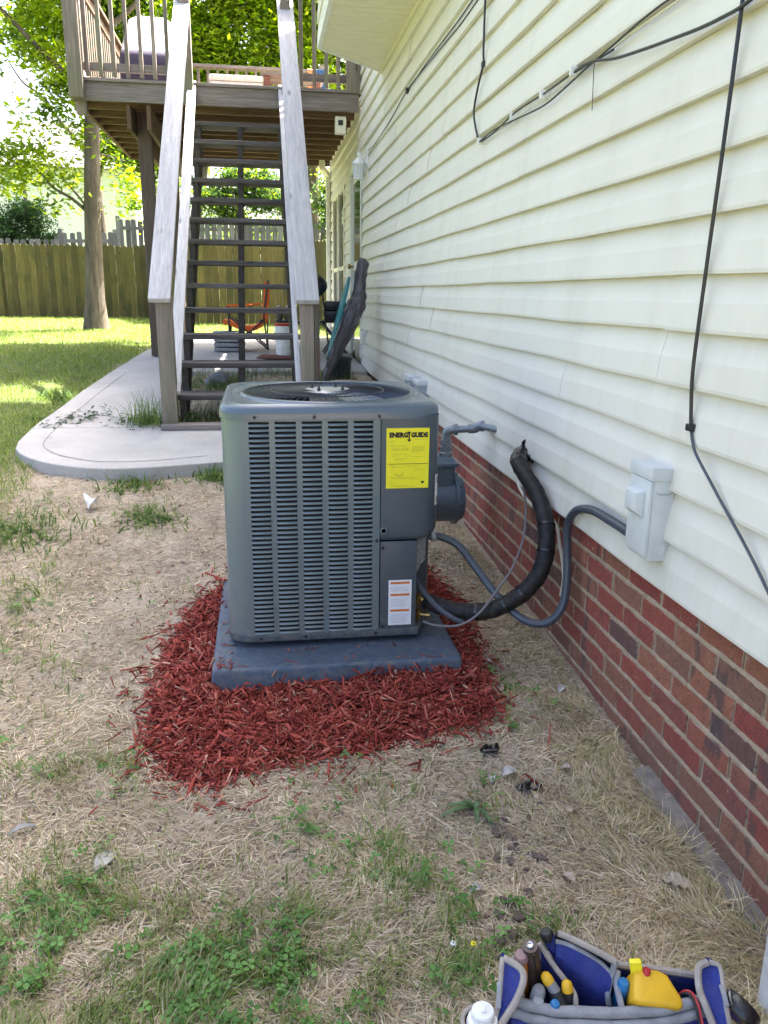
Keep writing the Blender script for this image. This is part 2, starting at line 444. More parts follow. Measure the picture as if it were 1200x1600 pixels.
class MB:
    """collects shapes given in world metres and links them as one mesh object"""
    def __init__(self):
        self.v = []; self.f = []
    def add(self, vs, fs):
        n = len(self.v)
        self.v += [tuple(p) for p in vs]
        self.f += [tuple(i + n for i in q) for q in fs]
        return self
    def box(self, x0, x1, y0, y1, z0, z1):
        return self.add([(x0, y0, z0), (x1, y0, z0), (x1, y1, z0), (x0, y1, z0), (x0, y0, z1), (x1, y0, z1), (x1, y1, z1), (x0, y1, z1)],
                        [(0, 3, 2, 1), (4, 5, 6, 7), (0, 1, 5, 4), (1, 2, 6, 5), (2, 3, 7, 6), (3, 0, 4, 7)])
    def obox(self, c, half, ax):
        """box about c with half sizes along three given axes"""
        c = Vector(c); a = [Vector(q) for q in ax]
        vs = []
        for k in (-1, 1):
            for i, j in ((-1, -1), (1, -1), (1, 1), (-1, 1)):
                vs.append(c + a[0] * half[0] * i + a[1] * half[1] * j + a[2] * half[2] * k)
        return self.add(vs, [(0, 3, 2, 1), (4, 5, 6, 7), (0, 1, 5, 4), (1, 2, 6, 5), (2, 3, 7, 6), (3, 0, 4, 7)])
    def bar(self, p, q, w, h, up=(0, 0, 1)):
        p = Vector(p); q = Vector(q)
        d = (q - p).normalized(); s = d.cross(Vector(up)).normalized(); u = s.cross(d).normalized()
        return self.obox((p + q) / 2, ((q - p).length / 2, w / 2, h / 2), (d, s, u))
    def prism(self, poly, z0, z1):
        n = len(poly)
        vs = [(x, y, z0) for x, y in poly] + [(x, y, z1) for x, y in poly]
        fs = [tuple(range(n - 1, -1, -1)), tuple(range(n, 2 * n))] + [(i, (i + 1) % n, n + (i + 1) % n, n + i) for i in range(n)]
        return self.add(vs, fs)
    def tube(self, pts, r, n=8, cap=True):
        pts = [Vector(p) for p in pts]
        rr = r if isinstance(r, (list, tuple)) else [r] * len(pts)
        vs, fs = [], []
        prev = None
        for i, p in enumerate(pts):
            d = (pts[min(i + 1, len(pts) - 1)] - pts[max(i - 1, 0)])
            d = d.normalized() if d.length > 1e-9 else Vector((0, 0, 1))
            if prev is None:
                a = d.orthogonal().normalized()
            else:
                a = (prev - d * prev.dot(d)); a = a.normalized() if a.length > 1e-6 else d.orthogonal().normalized()
            prev = a; b = d.cross(a)
            for k in range(n):
                t = 2 * math.pi * k / n
                vs.append(p + (a * math.cos(t) + b * math.sin(t)) * rr[i])
        for i in range(len(pts) - 1):
            for k in range(n):
                fs.append((i * n + k, i * n + (k + 1) % n, (i + 1) * n + (k + 1) % n, (i + 1) * n + k))
        if cap:
            fs.append(tuple(range(n - 1, -1, -1))); fs.append(tuple(range((len(pts) - 1) * n, len(pts) * n)))
        return self.add(vs, fs)
    def lathe(self, prof, c, axis=(0, 0, 1), n=24):
        """prof: list of (radius, height along axis)"""
        c = Vector(c); d = Vector(axis).normalized(); a = d.orthogonal().normalized(); b = d.cross(a)
        vs, fs = [], []
        for r, h in prof:
            for k in range(n):
                t = 2 * math.pi * k / n
                vs.append(c + d * h + (a * math.cos(t) + b * math.sin(t)) * r)
        for i in range(len(prof) - 1):
            for k in range(n):
                fs.append((i * n + k, i * n + (k + 1) % n, (i + 1) * n + (k + 1) % n, (i + 1) * n + k))
        if prof[0][0] > 1e-5: fs.append(tuple(range(n - 1, -1, -1)))
        if prof[-1][0] > 1e-5: fs.append(tuple(range((len(prof) - 1) * n, len(prof) * n)))
        return self.add(vs, fs)
    def rings(self, loops, close=True, cap=(True, True)):
        """bridges equal-length loops of points"""
        n = len(loops[0]); vs = [p for L in loops for p in L]; fs = []
        for i in range(len(loops) - 1):
            for k in range(n if close else n - 1):
                fs.append((i * n + k, i * n + (k + 1) % n, (i + 1) * n + (k + 1) % n, (i + 1) * n + k))
        if close and cap[0]: fs.append(tuple(range(n - 1, -1, -1)))
        if close and cap[1]: fs.append(tuple(range((len(loops) - 1) * n, len(loops) * n)))
        return self.add(vs, fs)
    def build(self, name, mat, parent=None, smooth=False, bevel=0.0, seg=2, loc=None, angle=40):
        o0 = ORG[parent] if parent is not None else Vector(loc or (0, 0, 0))
        me = bpy.data.meshes.new(name)
        me.from_pydata([(x - o0.x, y - o0.y, z - o0.z) for x, y, z in self.v], [], self.f)
        me.validate()
        bm = bmesh.new(); bm.from_mesh(me)
        bmesh.ops.remove_doubles(bm, verts=bm.verts, dist=1e-5)
        bmesh.ops.recalc_face_normals(bm, faces=bm.faces)
        if bevel:
            ed = [e for e in bm.edges if len(e.link_faces) == 2 and e.calc_face_angle(0) > R(30)]
            bmesh.ops.bevel(bm, geom=ed, offset=bevel, segments=seg, profile=0.6, affect='EDGES', clamp_overlap=True)
        bm.to_mesh(me); bm.free()
        if smooth or bevel:
            me.polygons.foreach_set('use_smooth', [True] * len(me.polygons))
            try:
                me.set_sharp_from_angle(angle=R(angle))
            except Exception:
                pass
        me.materials.append(M[mat] if isinstance(mat, str) else mat)
        o = bpy.data.objects.new(name, me)
        COL.objects.link(o)
        if parent is not None: o.parent = parent
        else: o.location = o0
        ORG[o] = o0
        return o

def spline(pts, n=8):
    """Catmull-Rom through the points"""
    P = [Vector(p) for p in pts]
    P = [P[0] * 2 - P[1]] + P + [P[-1] * 2 - P[-2]]
    out = []
    for i in range(1, len(P) - 2):
        for k in range(n):
            t = k / n
            a, b, c, d = P[i - 1], P[i], P[i + 1], P[i + 2]
            out.append(0.5 * ((2 * b) + (c - a) * t + (2 * a - 5 * b + 4 * c - d) * t * t + (3 * b - a - 3 * c + d) * t ** 3))
    out.append(P[-2])
    return out

def mesh_np(name, V, F, mat, col=None, parent=None, smooth=False):
    """big mesh from arrays: V (n,3), F (m,k)"""
    me = bpy.data.meshes.new(name)
    k = F.shape[1]
    me.vertices.add(len(V)); me.vertices.foreach_set('co', np.ascontiguousarray(V, np.float32).ravel())
    me.loops.add(F.size); me.loops.foreach_set('vertex_index', np.ascontiguousarray(F, np.int32).ravel())
    me.polygons.add(len(F))
    me.polygons.foreach_set('loop_start', np.arange(0, F.size, k, dtype=np.int32))
    me.polygons.foreach_set('loop_total', np.full(len(F), k, np.int32))
    if smooth: me.polygons.foreach_set('use_smooth', np.ones(len(F), bool))
    me.update(calc_edges=True)
    if col is not None:
        at = me.attributes.new('Col', 'FLOAT_COLOR', 'POINT')
        at.data.foreach_set('color', np.concatenate([col, np.ones((len(col), 1))], 1).astype(np.float32).ravel())
    me.materials.append(M[mat] if isinstance(mat, str) else mat)
    o = bpy.data.objects.new(name, me)
    COL.objects.link(o)
    if parent is not None:
        o.parent = parent
        me.transform(Matrix.Translation(-ORG[parent])); ORG[o] = ORG[parent]
    else:
        ORG[o] = Vector((0, 0, 0))
    return o

def text_mesh(name, body, size, mat, parent, origin, right, up, bold=0.0, width=None, align='LEFT', spacing=1.0):
    cu = bpy.data.curves.new(name, 'FONT')
    cu.body = body; cu.size = size; cu.offset = bold; cu.align_x = align; cu.space_character = spacing
    cu.resolution_u = 2
    tmp = bpy.data.objects.new('lettering_source', cu)
    COL.objects.link(tmp)
    bpy.context.view_layer.update()
    me = bpy.data.meshes.new_from_object(tmp.evaluated_get(bpy.context.evaluated_depsgraph_get()))
    COL.objects.unlink(tmp); bpy.data.objects.remove(tmp); bpy.data.curves.remove(cu)
    r = Vector(right).normalized(); u = Vector(up).normalized(); nrm = r.cross(u)
    co = [v.co for v in me.vertices]
    w = max(c.x for c in co) - min(c.x for c in co)
    sx = (width / w) if width else 1.0
    m4 = Matrix(((r.x * sx, u.x, nrm.x, 0), (r.y * sx, u.y, nrm.y, 0), (r.z * sx, u.z, nrm.z, 0), (0, 0, 0, 1)))
    me.transform(Matrix.Translation(Vector(origin) - ORG[parent]) @ m4)
    me.materials.clear(); me.materials.append(M[mat])
    me.name = name
    o = bpy.data.objects.new(name, me)
    COL.objects.link(o); o.parent = parent; ORG[o] = ORG[parent]
    return o

def link_copy(src, name, parent, loc=None, rot=None, scale=None):
    o = src.copy()
    COL.objects.link(o)
    o.parent = parent
    if loc is not None: o.location = loc
    if rot is not None: o.rotation_euler = rot
    if scale is not None: o.scale = scale
    return o

# ------------------------------------------------------------------ the lie of the land
def zslab(y):
    y = np.asarray(y, float)
    return np.where(y < 9, 0.44 + 0.07 * (y - 5.6), 0.678 + 0.01 * (y - 9))

_YR = [-6, 1.9, 2.5, 3.6, 4.2, 5.4, 8.5, 12, 20, 40, 120]
_ZR = [-.06, 0, .045, .10, .125, .36, .60, .68, .72, .80, 1.6]
_YL = [-6, 1, 2, 2.6, 3, 3.5, 4, 4.6, 5.4, 8.9, 12, 20, 40, 120]
_ZL = [-.10, 0, .005, .025, .065, .13, .21, .290, .378, .635, .68, .72, .80, 1.6]

def ground_z(x, y):
    x = np.asarray(x, float); y = np.asarray(y, float)
    a = np.interp(y, _YR, _ZR); b = np.interp(y, _YL, _ZL)
    t = np.clip((0.6 - x) / 1.0, 0, 1); t = t * t * (3 - 2 * t)
    z = a * (1 - t) + b * t
    lump = 0.012 * np.sin(x * 7.1 + 1.3 * np.sin(y * 3.3)) * np.sin(y * 6.3 + 0.7) + 0.008 * np.sin(x * 17 + y * 5) * np.sin(y * 13 - x * 4)
    near = np.clip((1.15 - x) / 0.25, 0, 1)
    dip = np.where((y > 5.3) & (y < 12.8), 0.03, 0.0) * np.clip((x + 1.9) / 0.3, 0, 1)
    bed = np.clip((x + .76) / .06, 0, 1) * np.clip((y - 5.70) / .1, 0, 1) * np.clip((8.2 - y) / .1, 0, 1) * np.clip((1.12 - x) / .05, 0, 1)
    zb = zslab(y) - .022
    z = z + lump * near * 0.8 - dip
    return z * (1 - bed) + (zb + lump * .6) * bed

def gz(x, y):
    return float(ground_z(x, y))

SLAB = [(0.35, 4.85), (-.28, 4.80), (-.68, 4.72), (-.96, 4.72), (-1.24, 4.84), (-1.44, 5.03), (-1.535, 5.2), (-1.57, 5.4), (-1.575, 5.93),
        (-1.545, 6.36), (-1.51, 7.14), (-1.44, 8.32), (-1.36, 9.84), (-1.28, 11.2), (-1.2, 12.6), (1.05, 12.6), (1.05, 8.1), (-.72, 8.1), (-.72, 5.75), (.35, 5.75)]

def in_poly(x, y, poly):
    x = np.asarray(x); y = np.asarray(y)
    r = np.zeros(x.shape, bool)
    n = len(poly)
    for i in range(n):
        (x0, y0), (x1, y1) = poly[i], poly[(i + 1) % n]
        if y0 == y1: continue
        c = ((y0 > y) != (y1 > y)) & (x < (x1 - x0) * (y - y0) / (y1 - y0) + x0)
        r ^= c
    return r

def build_ground():
    xs = np.concatenate([np.linspace(-90, -12, 14)[:-1], np.linspace(-12, -2.4, 40)[:-1], np.linspace(-2.4, 1.6, 110)[:-1], np.linspace(1.6, 12, 20)[:-1], np.linspace(12, 90, 12)])
    ys = np.concatenate([np.linspace(-30, -1, 10)[:-1], np.linspace(-1, 0.8, 20)[:-1], np.linspace(0.8, 6, 140)[:-1], np.linspace(6, 25, 80)[:-1], np.linspace(25, 150, 30)])
    X, Y = np.meshgrid(xs, ys)
    V = np.stack([X.ravel(), Y.ravel(), ground_z(X, Y).ravel()], 1)
    nx, ny = len(xs), len(ys)
    i = np.arange(nx * ny).reshape(ny, nx)
    F = np.stack([i[:-1, :-1].ravel(), i[:-1, 1:].ravel(), i[1:, 1:].ravel(), i[1:, :-1].ravel()], 1)
    o = mesh_np('ground', V, F, 'ground', smooth=True)
    x, y = V[:, 0], V[:, 1]
    turf = np.clip((-1.35 - x) / 0.3 + 0, 0, 1) * np.clip((y - 4.2) / 0.8, 0, 1)
    turf = np.maximum(turf, np.clip((y - 12.6) / 0.6, 0, 1))
    turf = np.maximum(turf, np.clip((-2.6 - x) / 0.8, 0, 1))
    at = o.data.attributes.new('turf', 'FLOAT', 'POINT')
    at.data.foreach_set('value', turf.astype(np.float32))
    tag(o, 'bare tan soil under dry grass sloping gently up towards the lawn', None, None, 'structure')
    return o
build_ground()

# ------------------------------------------------------------------ concrete walk, in separate poured panels
def clip_y(poly, y0, y1):
    def half(P, s, y):
        out = []
        for i in range(len(P)):
            a, b = P[i], P[(i + 1) % len(P)]
            ia, ib = s * (a[1] - y) >= 0, s * (b[1] - y) >= 0
            if ia: out.append(a)
            if ia != ib:
                t = (y - a[1]) / (b[1] - a[1]); out.append((a[0] + (b[0] - a[0]) * t, y))
        return out
    return half(half(poly, 1, y0), -1, y1)

walk = thing('concrete_walk', 'pale concrete walk with a rounded end curving past the stair foot', None, (0, 5, 0), None, 'structure')
front = [(.35, 4.85)] + [(p.x, p.y) for p in spline([(q[0], q[1], 0) for q in SLAB[1:7]], 5)] + [(-1.57, 5.4), (-1.575, 5.742), (.35, 5.742)]
leftp = [(-.72, 5.75), (-1.575, 5.75), (-1.575, 5.93), (-1.545, 6.36), (-1.51, 7.14), (-1.44, 8.1), (-.72, 8.1)]
patio = [(1.05, 8.108), (-1.44, 8.108), (-1.36, 9.84), (-1.28, 11.2), (-1.2, 12.6), (1.05, 12.6)]
def dense(poly, n=4):
    out = []
    for i in range(len(poly)):
        a, b = poly[i], poly[(i + 1) % len(poly)]
        for k in range(n): out.append((a[0] + (b[0] - a[0]) * k / n, a[1] + (b[1] - a[1]) * k / n))
    return out
for poly in (front, clip_y(leftp, 5.75, 7.28), clip_y(leftp, 7.288, 8.1), clip_y(patio, 8.1, 10.2), clip_y(patio, 10.208, 12.6)):
    P = poly
    m = MB(); n = len(P)
    cxm = sum(p[0] for p in P) / n; cym = sum(p[1] for p in P) / n
    def ins(p, d):
        v = Vector((cxm - p[0], cym - p[1])); v.normalize(); return (p[0] + v.x * d, p[1] + v.y * d)
    L = [[(p[0], p[1], float(zslab(p[1])) - 0.13) for p in P], [(p[0], p[1], float(zslab(p[1])) - 0.007) for p in P],
         [(*ins(p, .003), float(zslab(p[1])) - 0.002) for p in P], [(*ins(p, .008), float(zslab(p[1]))) for p in P]]
    m.rings(L).build('slab_panel', 'concrete', walk)
# tooled edge line along the walk's left side
m = MB()
edge = [(-.35, 4.95), (-.68, 4.86), (-.96, 4.86), (-1.17, 4.97), (-1.31, 5.12), (-1.40, 5.35), (-1.41, 5.9), (-1.385, 6.36), (-1.35, 7.14), (-1.29, 8.05)]
pl = spline([(x, y, float(zslab(y)) + .0025) for x, y in edge], 5)
for a, b in zip(pl[:-1], pl[1:]):
    d = (b - a).normalized(); s = Vector((-d.y, d.x, 0)) * .004
    m.add([a - s, b - s, b + s, a + s], [(0, 1, 2, 3)])
M['joint'] = plain('tooled_joint_dirt', (0.24, 0.225, 0.215), 0.95)
m.build('tooled_joint', 'joint', walk)

# ------------------------------------------------------------------ the house
house = thing('house', 'cream vinyl sided house wall on a low red brick base', 'house', (1.09, 4, 0))
FX = 1.09
Y0H, Y1H, Y2H = -1.6, 9.0, 12.62
core = MB()
core.box(1.112, 9.5, Y0H, Y1H - .02, -.3, 6.3)
core.add([(1.112 - .5, Y0H - .3, 6.3), (10, Y0H - .3, 6.3), (10, Y1H + .3, 6.3), (.612, Y1H + .3, 6.3), (5.3, Y0H - .3, 8.3), (5.3, Y1H + .3, 8.3)],
         [(0, 3, 2, 1), (0, 4, 5, 3), (1, 2, 5, 4), (0, 1, 4), (3, 5, 2)])
M['gap_shade'] = plain('gap_shade_backing', (0.05, 0.045, 0.035), 0.9)  # wall core coloured dark as shade in the siding joints and laps
core.build('wall_core', 'gap_shade', house)
MB().box(1.115, 9.5, Y1H - .02, Y2H, -.3, 3.345).build('lower_wing_core', 'cream_trim', house)

COURSE, ZB = 0.1375, 0.605
def siding_panel(ya, yb, z, zcut=None, proud=0.0, face=None):
    """one vinyl course from ya to yb; bottom edge at z"""
    zt = z + COURSE if zcut is None else min(z + COURSE, zcut)
    prof = [(.002, zt), (-.004, zt - .004), (-.0215, z + .064), (-.0285, z + .003), (-.0275, z - .006), (-.006, z - .006), (.004, z + .004)]
    if zt - z < .08: prof = [(-.010, zt), (-.0215, z + .002), (-.0205, z - .004), (.004, z - .003)]
    n = max(2, int((yb - ya) / .35))
    loops = []
    ph = random.uniform(0, 9)
    for i in range(n + 1):
        y = ya + (yb - ya) * i / n
        w = .0012 * math.sin(y * 4.1 + ph) + .0008 * math.sin(y * 11 + ph * 2)
        loops.append([(FX + dx - proud + (w if k < len(prof) - 1 else 0), y, zz + w * 1.5) for k, (dx, zz) in enumerate(prof)])
    m = MB()
    m.rings(loops, close=False)
    nn = len(prof)
    m.add(loops[0], [tuple(range(nn))]); m.add(loops[-1], [tuple(range(nn))])
    return m.build('siding_panel', 'siding', house, smooth=True, angle=6)

# butt joints seen along each course, counted from the bottom
DOOR, WIN = (8.80, 9.72), (10.60, 12.05)
JOINT = {0: [3.58, 6.9], 1: [3.13, 6.1], 2: [2.775, 6.5], 3: [2.775, 5.9], 4: [2.06, 5.1], 5: [2.045, 5.45], 6: [4.5, 7.7], 7: [4.48, 7.2],
         8: [3.45, 6.9], 9: [3.41, 6.5], 10: [2.70, 6.0], 11: [2.69, 5.3], 12: [4.9], 13: [4.1, 7.6], 14: [3.2, 6.6], 15: [5.9]}
for k in range(29):
    z = ZB + k * COURSE
    js = JOINT.get(k) or [random.uniform(2, 4), random.uniform(5, 7.5)]
    cuts = [Y0H] + sorted(js) + [Y1H - .06]
    if z < 2.62: cuts[-1] = DOOR[0] - .095
    for i in range(len(cuts) - 1):
        lap = 0.0022 if i % 2 == 0 else 0.0
        siding_panel(cuts[i] + (0 if i == 0 else .0045), cuts[i + 1] + (-.0025), z, proud=lap)
# lower wing siding around the door and the window
DOOR, WIN = (8.80, 9.72), (10.60, 12.05)
for k in range(20):
    z = ZB + k * COURSE
    for ya, yb in ((9.78, 10.52), (12.13, 12.54)) if z < 2.62 else ((9.06, 12.54),):
        siding_panel(ya, yb, z, zcut=3.34)
# corner boards
MB().box(FX - .026, FX + .06, Y1H - .058, Y1H + .02, 3.35, 6.25).build('corner_trim', 'cream_trim', house, bevel=.003)
MB().box(FX - .030, FX + .06, Y2H - .075, Y2H + .02, .55, 3.34).build('corner_trim', 'white_trim', house, bevel=.003)
# brick base: mortar bed with proud horizontal joints, then single bricks
BH, BC, BL, BJ = 0.0605, 0.0738, 0.193, 0.0105
BX = 1.101                                   # face of the bricks
ZBT = 0.583
m = MB()
m.box(BX + .007, 1.115, Y0H, 8.95, -.35, .607)
base = m.build('brick_base', 'mortar', house)
m = MB()
rr = random.Random(5)
for k in range(9):
    zc = ZBT - k * BC + BC - BH - .0065 + .0001
    zc = ZBT - k * BC + (BC - BH) / 2
    n = 420
    loops = []
    for i in range(n + 1):
        y = Y0H + .02 + (8.9 - Y0H) * i / n
        hh = (BC - BH) / 2 + rr.uniform(-.0022, .0030)
        d = rr.uniform(-.0012, .0028) + (.001 if k else -.004)
        jz = rr.uniform(-.001, .001)
        loops.append([(BX + .010, y, zc - hh - .002 + jz), (BX + d + .001, y, zc - hh + jz), (BX + d - .0012, y, zc + jz), (BX + d + .001, y, zc + hh + jz), (BX + .010, y, zc + hh + .002 + jz)])
    m.rings(loops, close=False)
m.build('bed_joint', 'mortar', house, smooth=True)
# mortar cap under the siding
m = MB(); loops = []
for i in range(121):
    y = Y0H + .02 + (8.9 - Y0H) * i / 120
    loops.append([(BX + .01, y, ZBT + .004 + rr.uniform(-.004, .002)), (BX - .003 + rr.uniform(-.001, .001), y, ZBT + .008 + rr.uniform(-.004, .003)), (BX - .003, y, .603), (BX + .01, y, .603)])
m.rings(loops, close=False); m.build('mortar_cap', 'mortar', house, smooth=True)
# brick shapes: a few chipped variants share their meshes
def brick_mesh(seed, L):
    q = random.Random(seed)
    bm = bmesh.new()
    bmesh.ops.create_cube(bm, size=1.0)
    bmesh.ops.scale(bm, vec=(.02, L, BH), verts=bm.verts)
    ed = [e for e in bm.edges if all(v.co.x < 0 for v in e.verts)]
    bmesh.ops.subdivide_edges(bm, edges=[e for e in bm.edges if abs(e.verts[0].co.y - e.verts[1].co.y) > .05], cuts=4)
    for v in bm.verts:
        if v.co.x < 0:
            v.co.x += q.uniform(-.0005, .0022)
            v.co.z += q.uniform(-.0016, .0016) 
            if abs(v.co.y) > L / 2 - .01: v.co.y += q.uniform(-.0015, .0015)
    ed = [e for e in bm.edges if all(v.co.x < -.004 for v in e.verts) and e.calc_face_angle(0) > R(40)]
    bmesh.ops.bevel(bm, geom=ed, offset=.0022, segments=1, affect='EDGES', clamp_overlap=True)
    bmesh.ops.recalc_face_normals(bm, faces=bm.faces)
    me = bpy.data.meshes.new('brick'); bm.to_mesh(me); bm.free()
    me.materials.append(M['brick'])
    return me
BM = [brick_mesh(i, BL) for i in range(9)]
cnt = 0
phase = [1.783, 1.889, 1.795, 1.885, 1.78, 1.895, 1.79, 1.88, 1.785]
for k in range(9):
    zc = ZBT - k * BC - BH / 2
    y = phase[k] + .0052
    while y > (.75 if k < 8 else .9): y -= .2035
    while y < (4.5 if k > 2 else 8.8):
        yc = y + BL / 2
        gzz = gz(1.07, yc)
        if zc + BH / 2 > gzz - .01 and cnt < 299:
            b = bpy.data.objects.new('brick', BM[random.randrange(9)])
            COL.objects.link(b); b.parent = house
            b.location = Vector((BX + .010 + random.uniform(-.001, .0015), yc + random.uniform(-.002, .002), zc + random.uniform(-.0012, .0012))) - ORG[house]
            b.rotation_euler = (random.uniform(-.008, .008), 0, random.uniform(-.006, .006))
            if random.random() < .5: b.rotation_euler.x += math.pi
            cnt += 1
        y += .2035
# concrete footing ledge showing at the near foot of the wall
m = MB(); loops = []
for i in range(30):
    y = .2 + 1.75 * i / 29
    zt = .026 - .030 * min(1, max(0, (1.95 - y) / .9)) 
    loops.append([(1.02 + rr.uniform(-.004, .004), y, -.2), (1.045 + rr.uniform(-.003, .003), y, zt - .012), (1.062, y, zt), (1.108, y, zt + .004)])
M['footing'] = plain('rough_grey_footing', (0.19, 0.165, 0.135), 0.95, 0, 0.3, 18, 0.9)
m.rings(loops, close=False).build('footing', 'footing', house, smooth=True)

# angled bay overhanging the wall
BAY = [(FX - .012, 7.41), (.50, 6.82), (.50, 4.60), (FX - .012, 4.02)]
ZBAY = 3.17
m = MB(); m.prism([(FX + .03, 7.45), (.515, 6.805), (.515, 4.615), (FX + .03, 3.98)], ZBAY + .02, 6.0)
m.build('bay_core', 'cream_trim', house)
# soffit boards run square to the wall
def bay_x(y):
    if y > 6.82: return .50 + (y - 6.82) / .59 * .578
    if y < 4.60: return .50 + (4.60 - y) / .58 * .578
    return .50
y = 4.06
M['soffit'] = plain('cream_soffit_vinyl', (0.72, 0.69, 0.52), 0.5, 0, 0.05, 12)
while y < 7.38:
    w = .100
    xa, xb = bay_x(y), bay_x(min(y + w - .004, 7.40))
    m = MB()
    y2 = min(y + w - .004, 7.40)
    m.add([(xa + .012, y, ZBAY + .014), (xb + .012, y2, ZBAY + .014), (FX - .012, y2, ZBAY + .014), (FX - .012, y, ZBAY + .014),
           (xa + .008, y + .003, ZBAY + .002), (xb + .008, y2 - .003, ZBAY + .002), (FX - .012, y2 - .003, ZBAY + .002), (FX - .012, y + .003, ZBAY + .002)],
          [(0, 1, 2, 3), (4, 7, 6, 5), (0, 4, 5, 1), (1, 5, 6, 2), (2, 6, 7, 3), (3, 7, 4, 0)])
    m.build('soffit_panel', 'soffit', house)
    y += w
# bay siding courses on its faces, and the trim where soffit meets wall
for k in range(9):
    z = ZBAY + .03 + k * COURSE
    for a, b in ((BAY[0], BAY[1]), (BAY[1], BAY[2]), (BAY[2], BAY[3])):
        d = Vector((b[0] - a[0], b[1] - a[1], 0)); L = d.length; d.normalize()
        nrm = Vector((-d.y, d.x, 0)) if Vector((-d.y, d.x, 0)).x < 0 else Vector((d.y, -d.x, 0))
        prof = [(.004, z + COURSE), (.012, z + .064), (.015, z), (.002, z - .003)]
        m = MB(); loops = []
        for t in (0, L):
            p = Vector((a[0], a[1], 0)) + d * t
            loops.append([p + nrm * o_ + Vector((0, 0, zz)) for o_, zz in prof])
        m.rings(loops, close=False).build('siding_panel', 'siding', house)
m = MB()
for a, b in zip(BAY[:-1], BAY[1:]):
    m.bar((a[0], a[1], ZBAY + .014), (b[0], b[1], ZBAY + .014), .030, .034)
m.build('soffit_edge_trim', 'white_trim', house)
MB().box(FX - .045, FX - .013, 4.02, 7.41, ZBAY - .012, ZBAY + .003).build('soffit_wall_trim', 'soffit', house, bevel=.003)

# glazed door under the deck
zd0 = .70
dr = MB()
for ya, yb in ((DOOR[0] - .09, DOOR[0]), (DOOR[1], DOOR[1] + .07)):
    dr.box(FX - .035, FX + .03, ya, yb, zd0, 2.66)
dr.box(FX - .035, FX + .03, DOOR[0] - .09, DOOR[1] + .07, 2.66, 2.75)
door = MB().box(FX - .004, FX + .02, DOOR[0] + .004, DOOR[1] - .004, zd0 + .02, 2.655).build('door', 'white_trim', house)
dr.build('door_casing', 'white_trim', house, bevel=.004)
MB().box(FX - .010, FX - .004, DOOR[0] + .10, DOOR[1] - .10, 1.72, 2.55).build('pane', 'glass_dark', door)
MB().box(FX - .010, FX - .004, DOOR[0] + .10, DOOR[1] - .10, .86, 1.62).build('pane', 'glass_dark', door)
m = MB(); m.lathe([(.0, -.07), (.026, -.065), (.03, -.05), (.024, -.035), (.011, -.03), (.011, 0), (.03, .001), (.03, .006)], (FX - .004, DOOR[1] - .055, 1.67), (1, 0, 0), 14)
m.build('handle', 'brass', door, smooth=True)
# tall window beside it
win = MB()
for ya, yb in ((WIN[0] - .07, WIN[0]), (WIN[1], WIN[1] + .07), ((WIN[0] + WIN[1]) / 2 - .045, (WIN[0] + WIN[1]) / 2 + .045)):
    win.box(FX - .03, FX + .02, ya, yb, .78, 2.62)
win.box(FX - .03, FX + .02, WIN[0] - .07, WIN[1] + .07, 2.622, 2.69)
win.box(FX - .045, FX + .02, WIN[0] - .09, WIN[1] + .09, .70, .778)
wo = win.build('window', 'cream_trim', house, bevel=.003)
ymid = (WIN[0] + WIN[1]) / 2
for ya, yb in ((WIN[0], ymid - .045), (ymid + .045, WIN[1])):
    for za, zb in ((.78, 1.66), (1.71, 2.62)):
        MB().box(FX - .006, FX + .01, ya, yb, za, zb).build('pane', 'glass_dark', wo)
    MB().box(FX - .022, FX - .004, ya, yb, 1.66, 1.71).build('rail', 'cream_trim', wo)

# downspout at the wing's corner
ds = thing('downspout', 'cream downspout with an elbow at the far corner under the deck', 'downspout', (1.06, 12.58, .7))
m = MB(); m.box(1.00, 1.058, 12.50, 12.57, .75, 3.02); m.build('pipe', 'white_trim', ds, bevel=.008)
m = MB(); m.bar((1.03, 12.53, 3.02), (.93, 12.35, 3.10), .075, .065); m.bar((.93, 12.35, 3.08), (.93, 12.35, 3.32), .08, .07, (0, 1, 0)); m.build('elbow', 'cream_trim', ds, bevel=.008)

# ------------------------------------------------------------------ condenser pad
PX0, PX1, PY0, PY1, PZ = -.198, .678, 2.535, 3.50, .126
pad = thing('equipment_pad', 'blue grey moulded plastic slab sitting in the red mulch', 'equipment pad', ((PX0 + PX1) / 2, 3.04, 0))
m = MB()
def rrect(x0, x1, y0, y1, r, n=6, rs=None):
    """rounded rectangle, counter-clockwise from the front left"""
    rs = rs or [r] * 4
    pts = []
    for (cx, cy, a0), rad in zip(((x0, y0, 180), (x1, y0, 270), (x1, y1, 0), (x0, y1, 90)), rs):
        ccx = cx + rad if cx == x0 else cx - rad
        ccy = cy + rad if cy == y0 else cy - rad
        for k in range(n + 1):
            a = R(a0 + 90 * k / n)
            pts.append((ccx + rad * math.cos(a), ccy + rad * math.sin(a)))
    return pts
L = []
for ins, z in ((-.010, -.05), (-.001, .108), (.001, .118), (.004, .1235), (.009, .1257), (.02, PZ)):
    L.append([(x, y, z) for x, y in rrect(PX0 + ins, PX1 - ins, PY0 + ins, PY1 - ins, .016)])
m.rings(L, cap=(True, True))
m.build('slab', 'pad', pad, smooth=True, angle=60)
# shallow finger notch moulded into the front edge
m = MB(); m.box(.195, .300, PY0 - .0045, PY0 + .03, .040, .1225); m.build('grip_lip', 'pad', pad, bevel=.004)

# ------------------------------------------------------------------ air conditioner
AX0, AX1, AY0, AY1 = -.144, .612, 2.700, 3.456
AZ0, AZ1 = .152, .962
ac = thing('air_conditioner', 'slate grey outdoor air conditioner with louvred sides and a yellow label', 'air conditioner', ((AX0 + AX1) / 2, (AY0 + AY1) / 2, PZ))
XS = .398                                   # seam between louvred panel and service covers
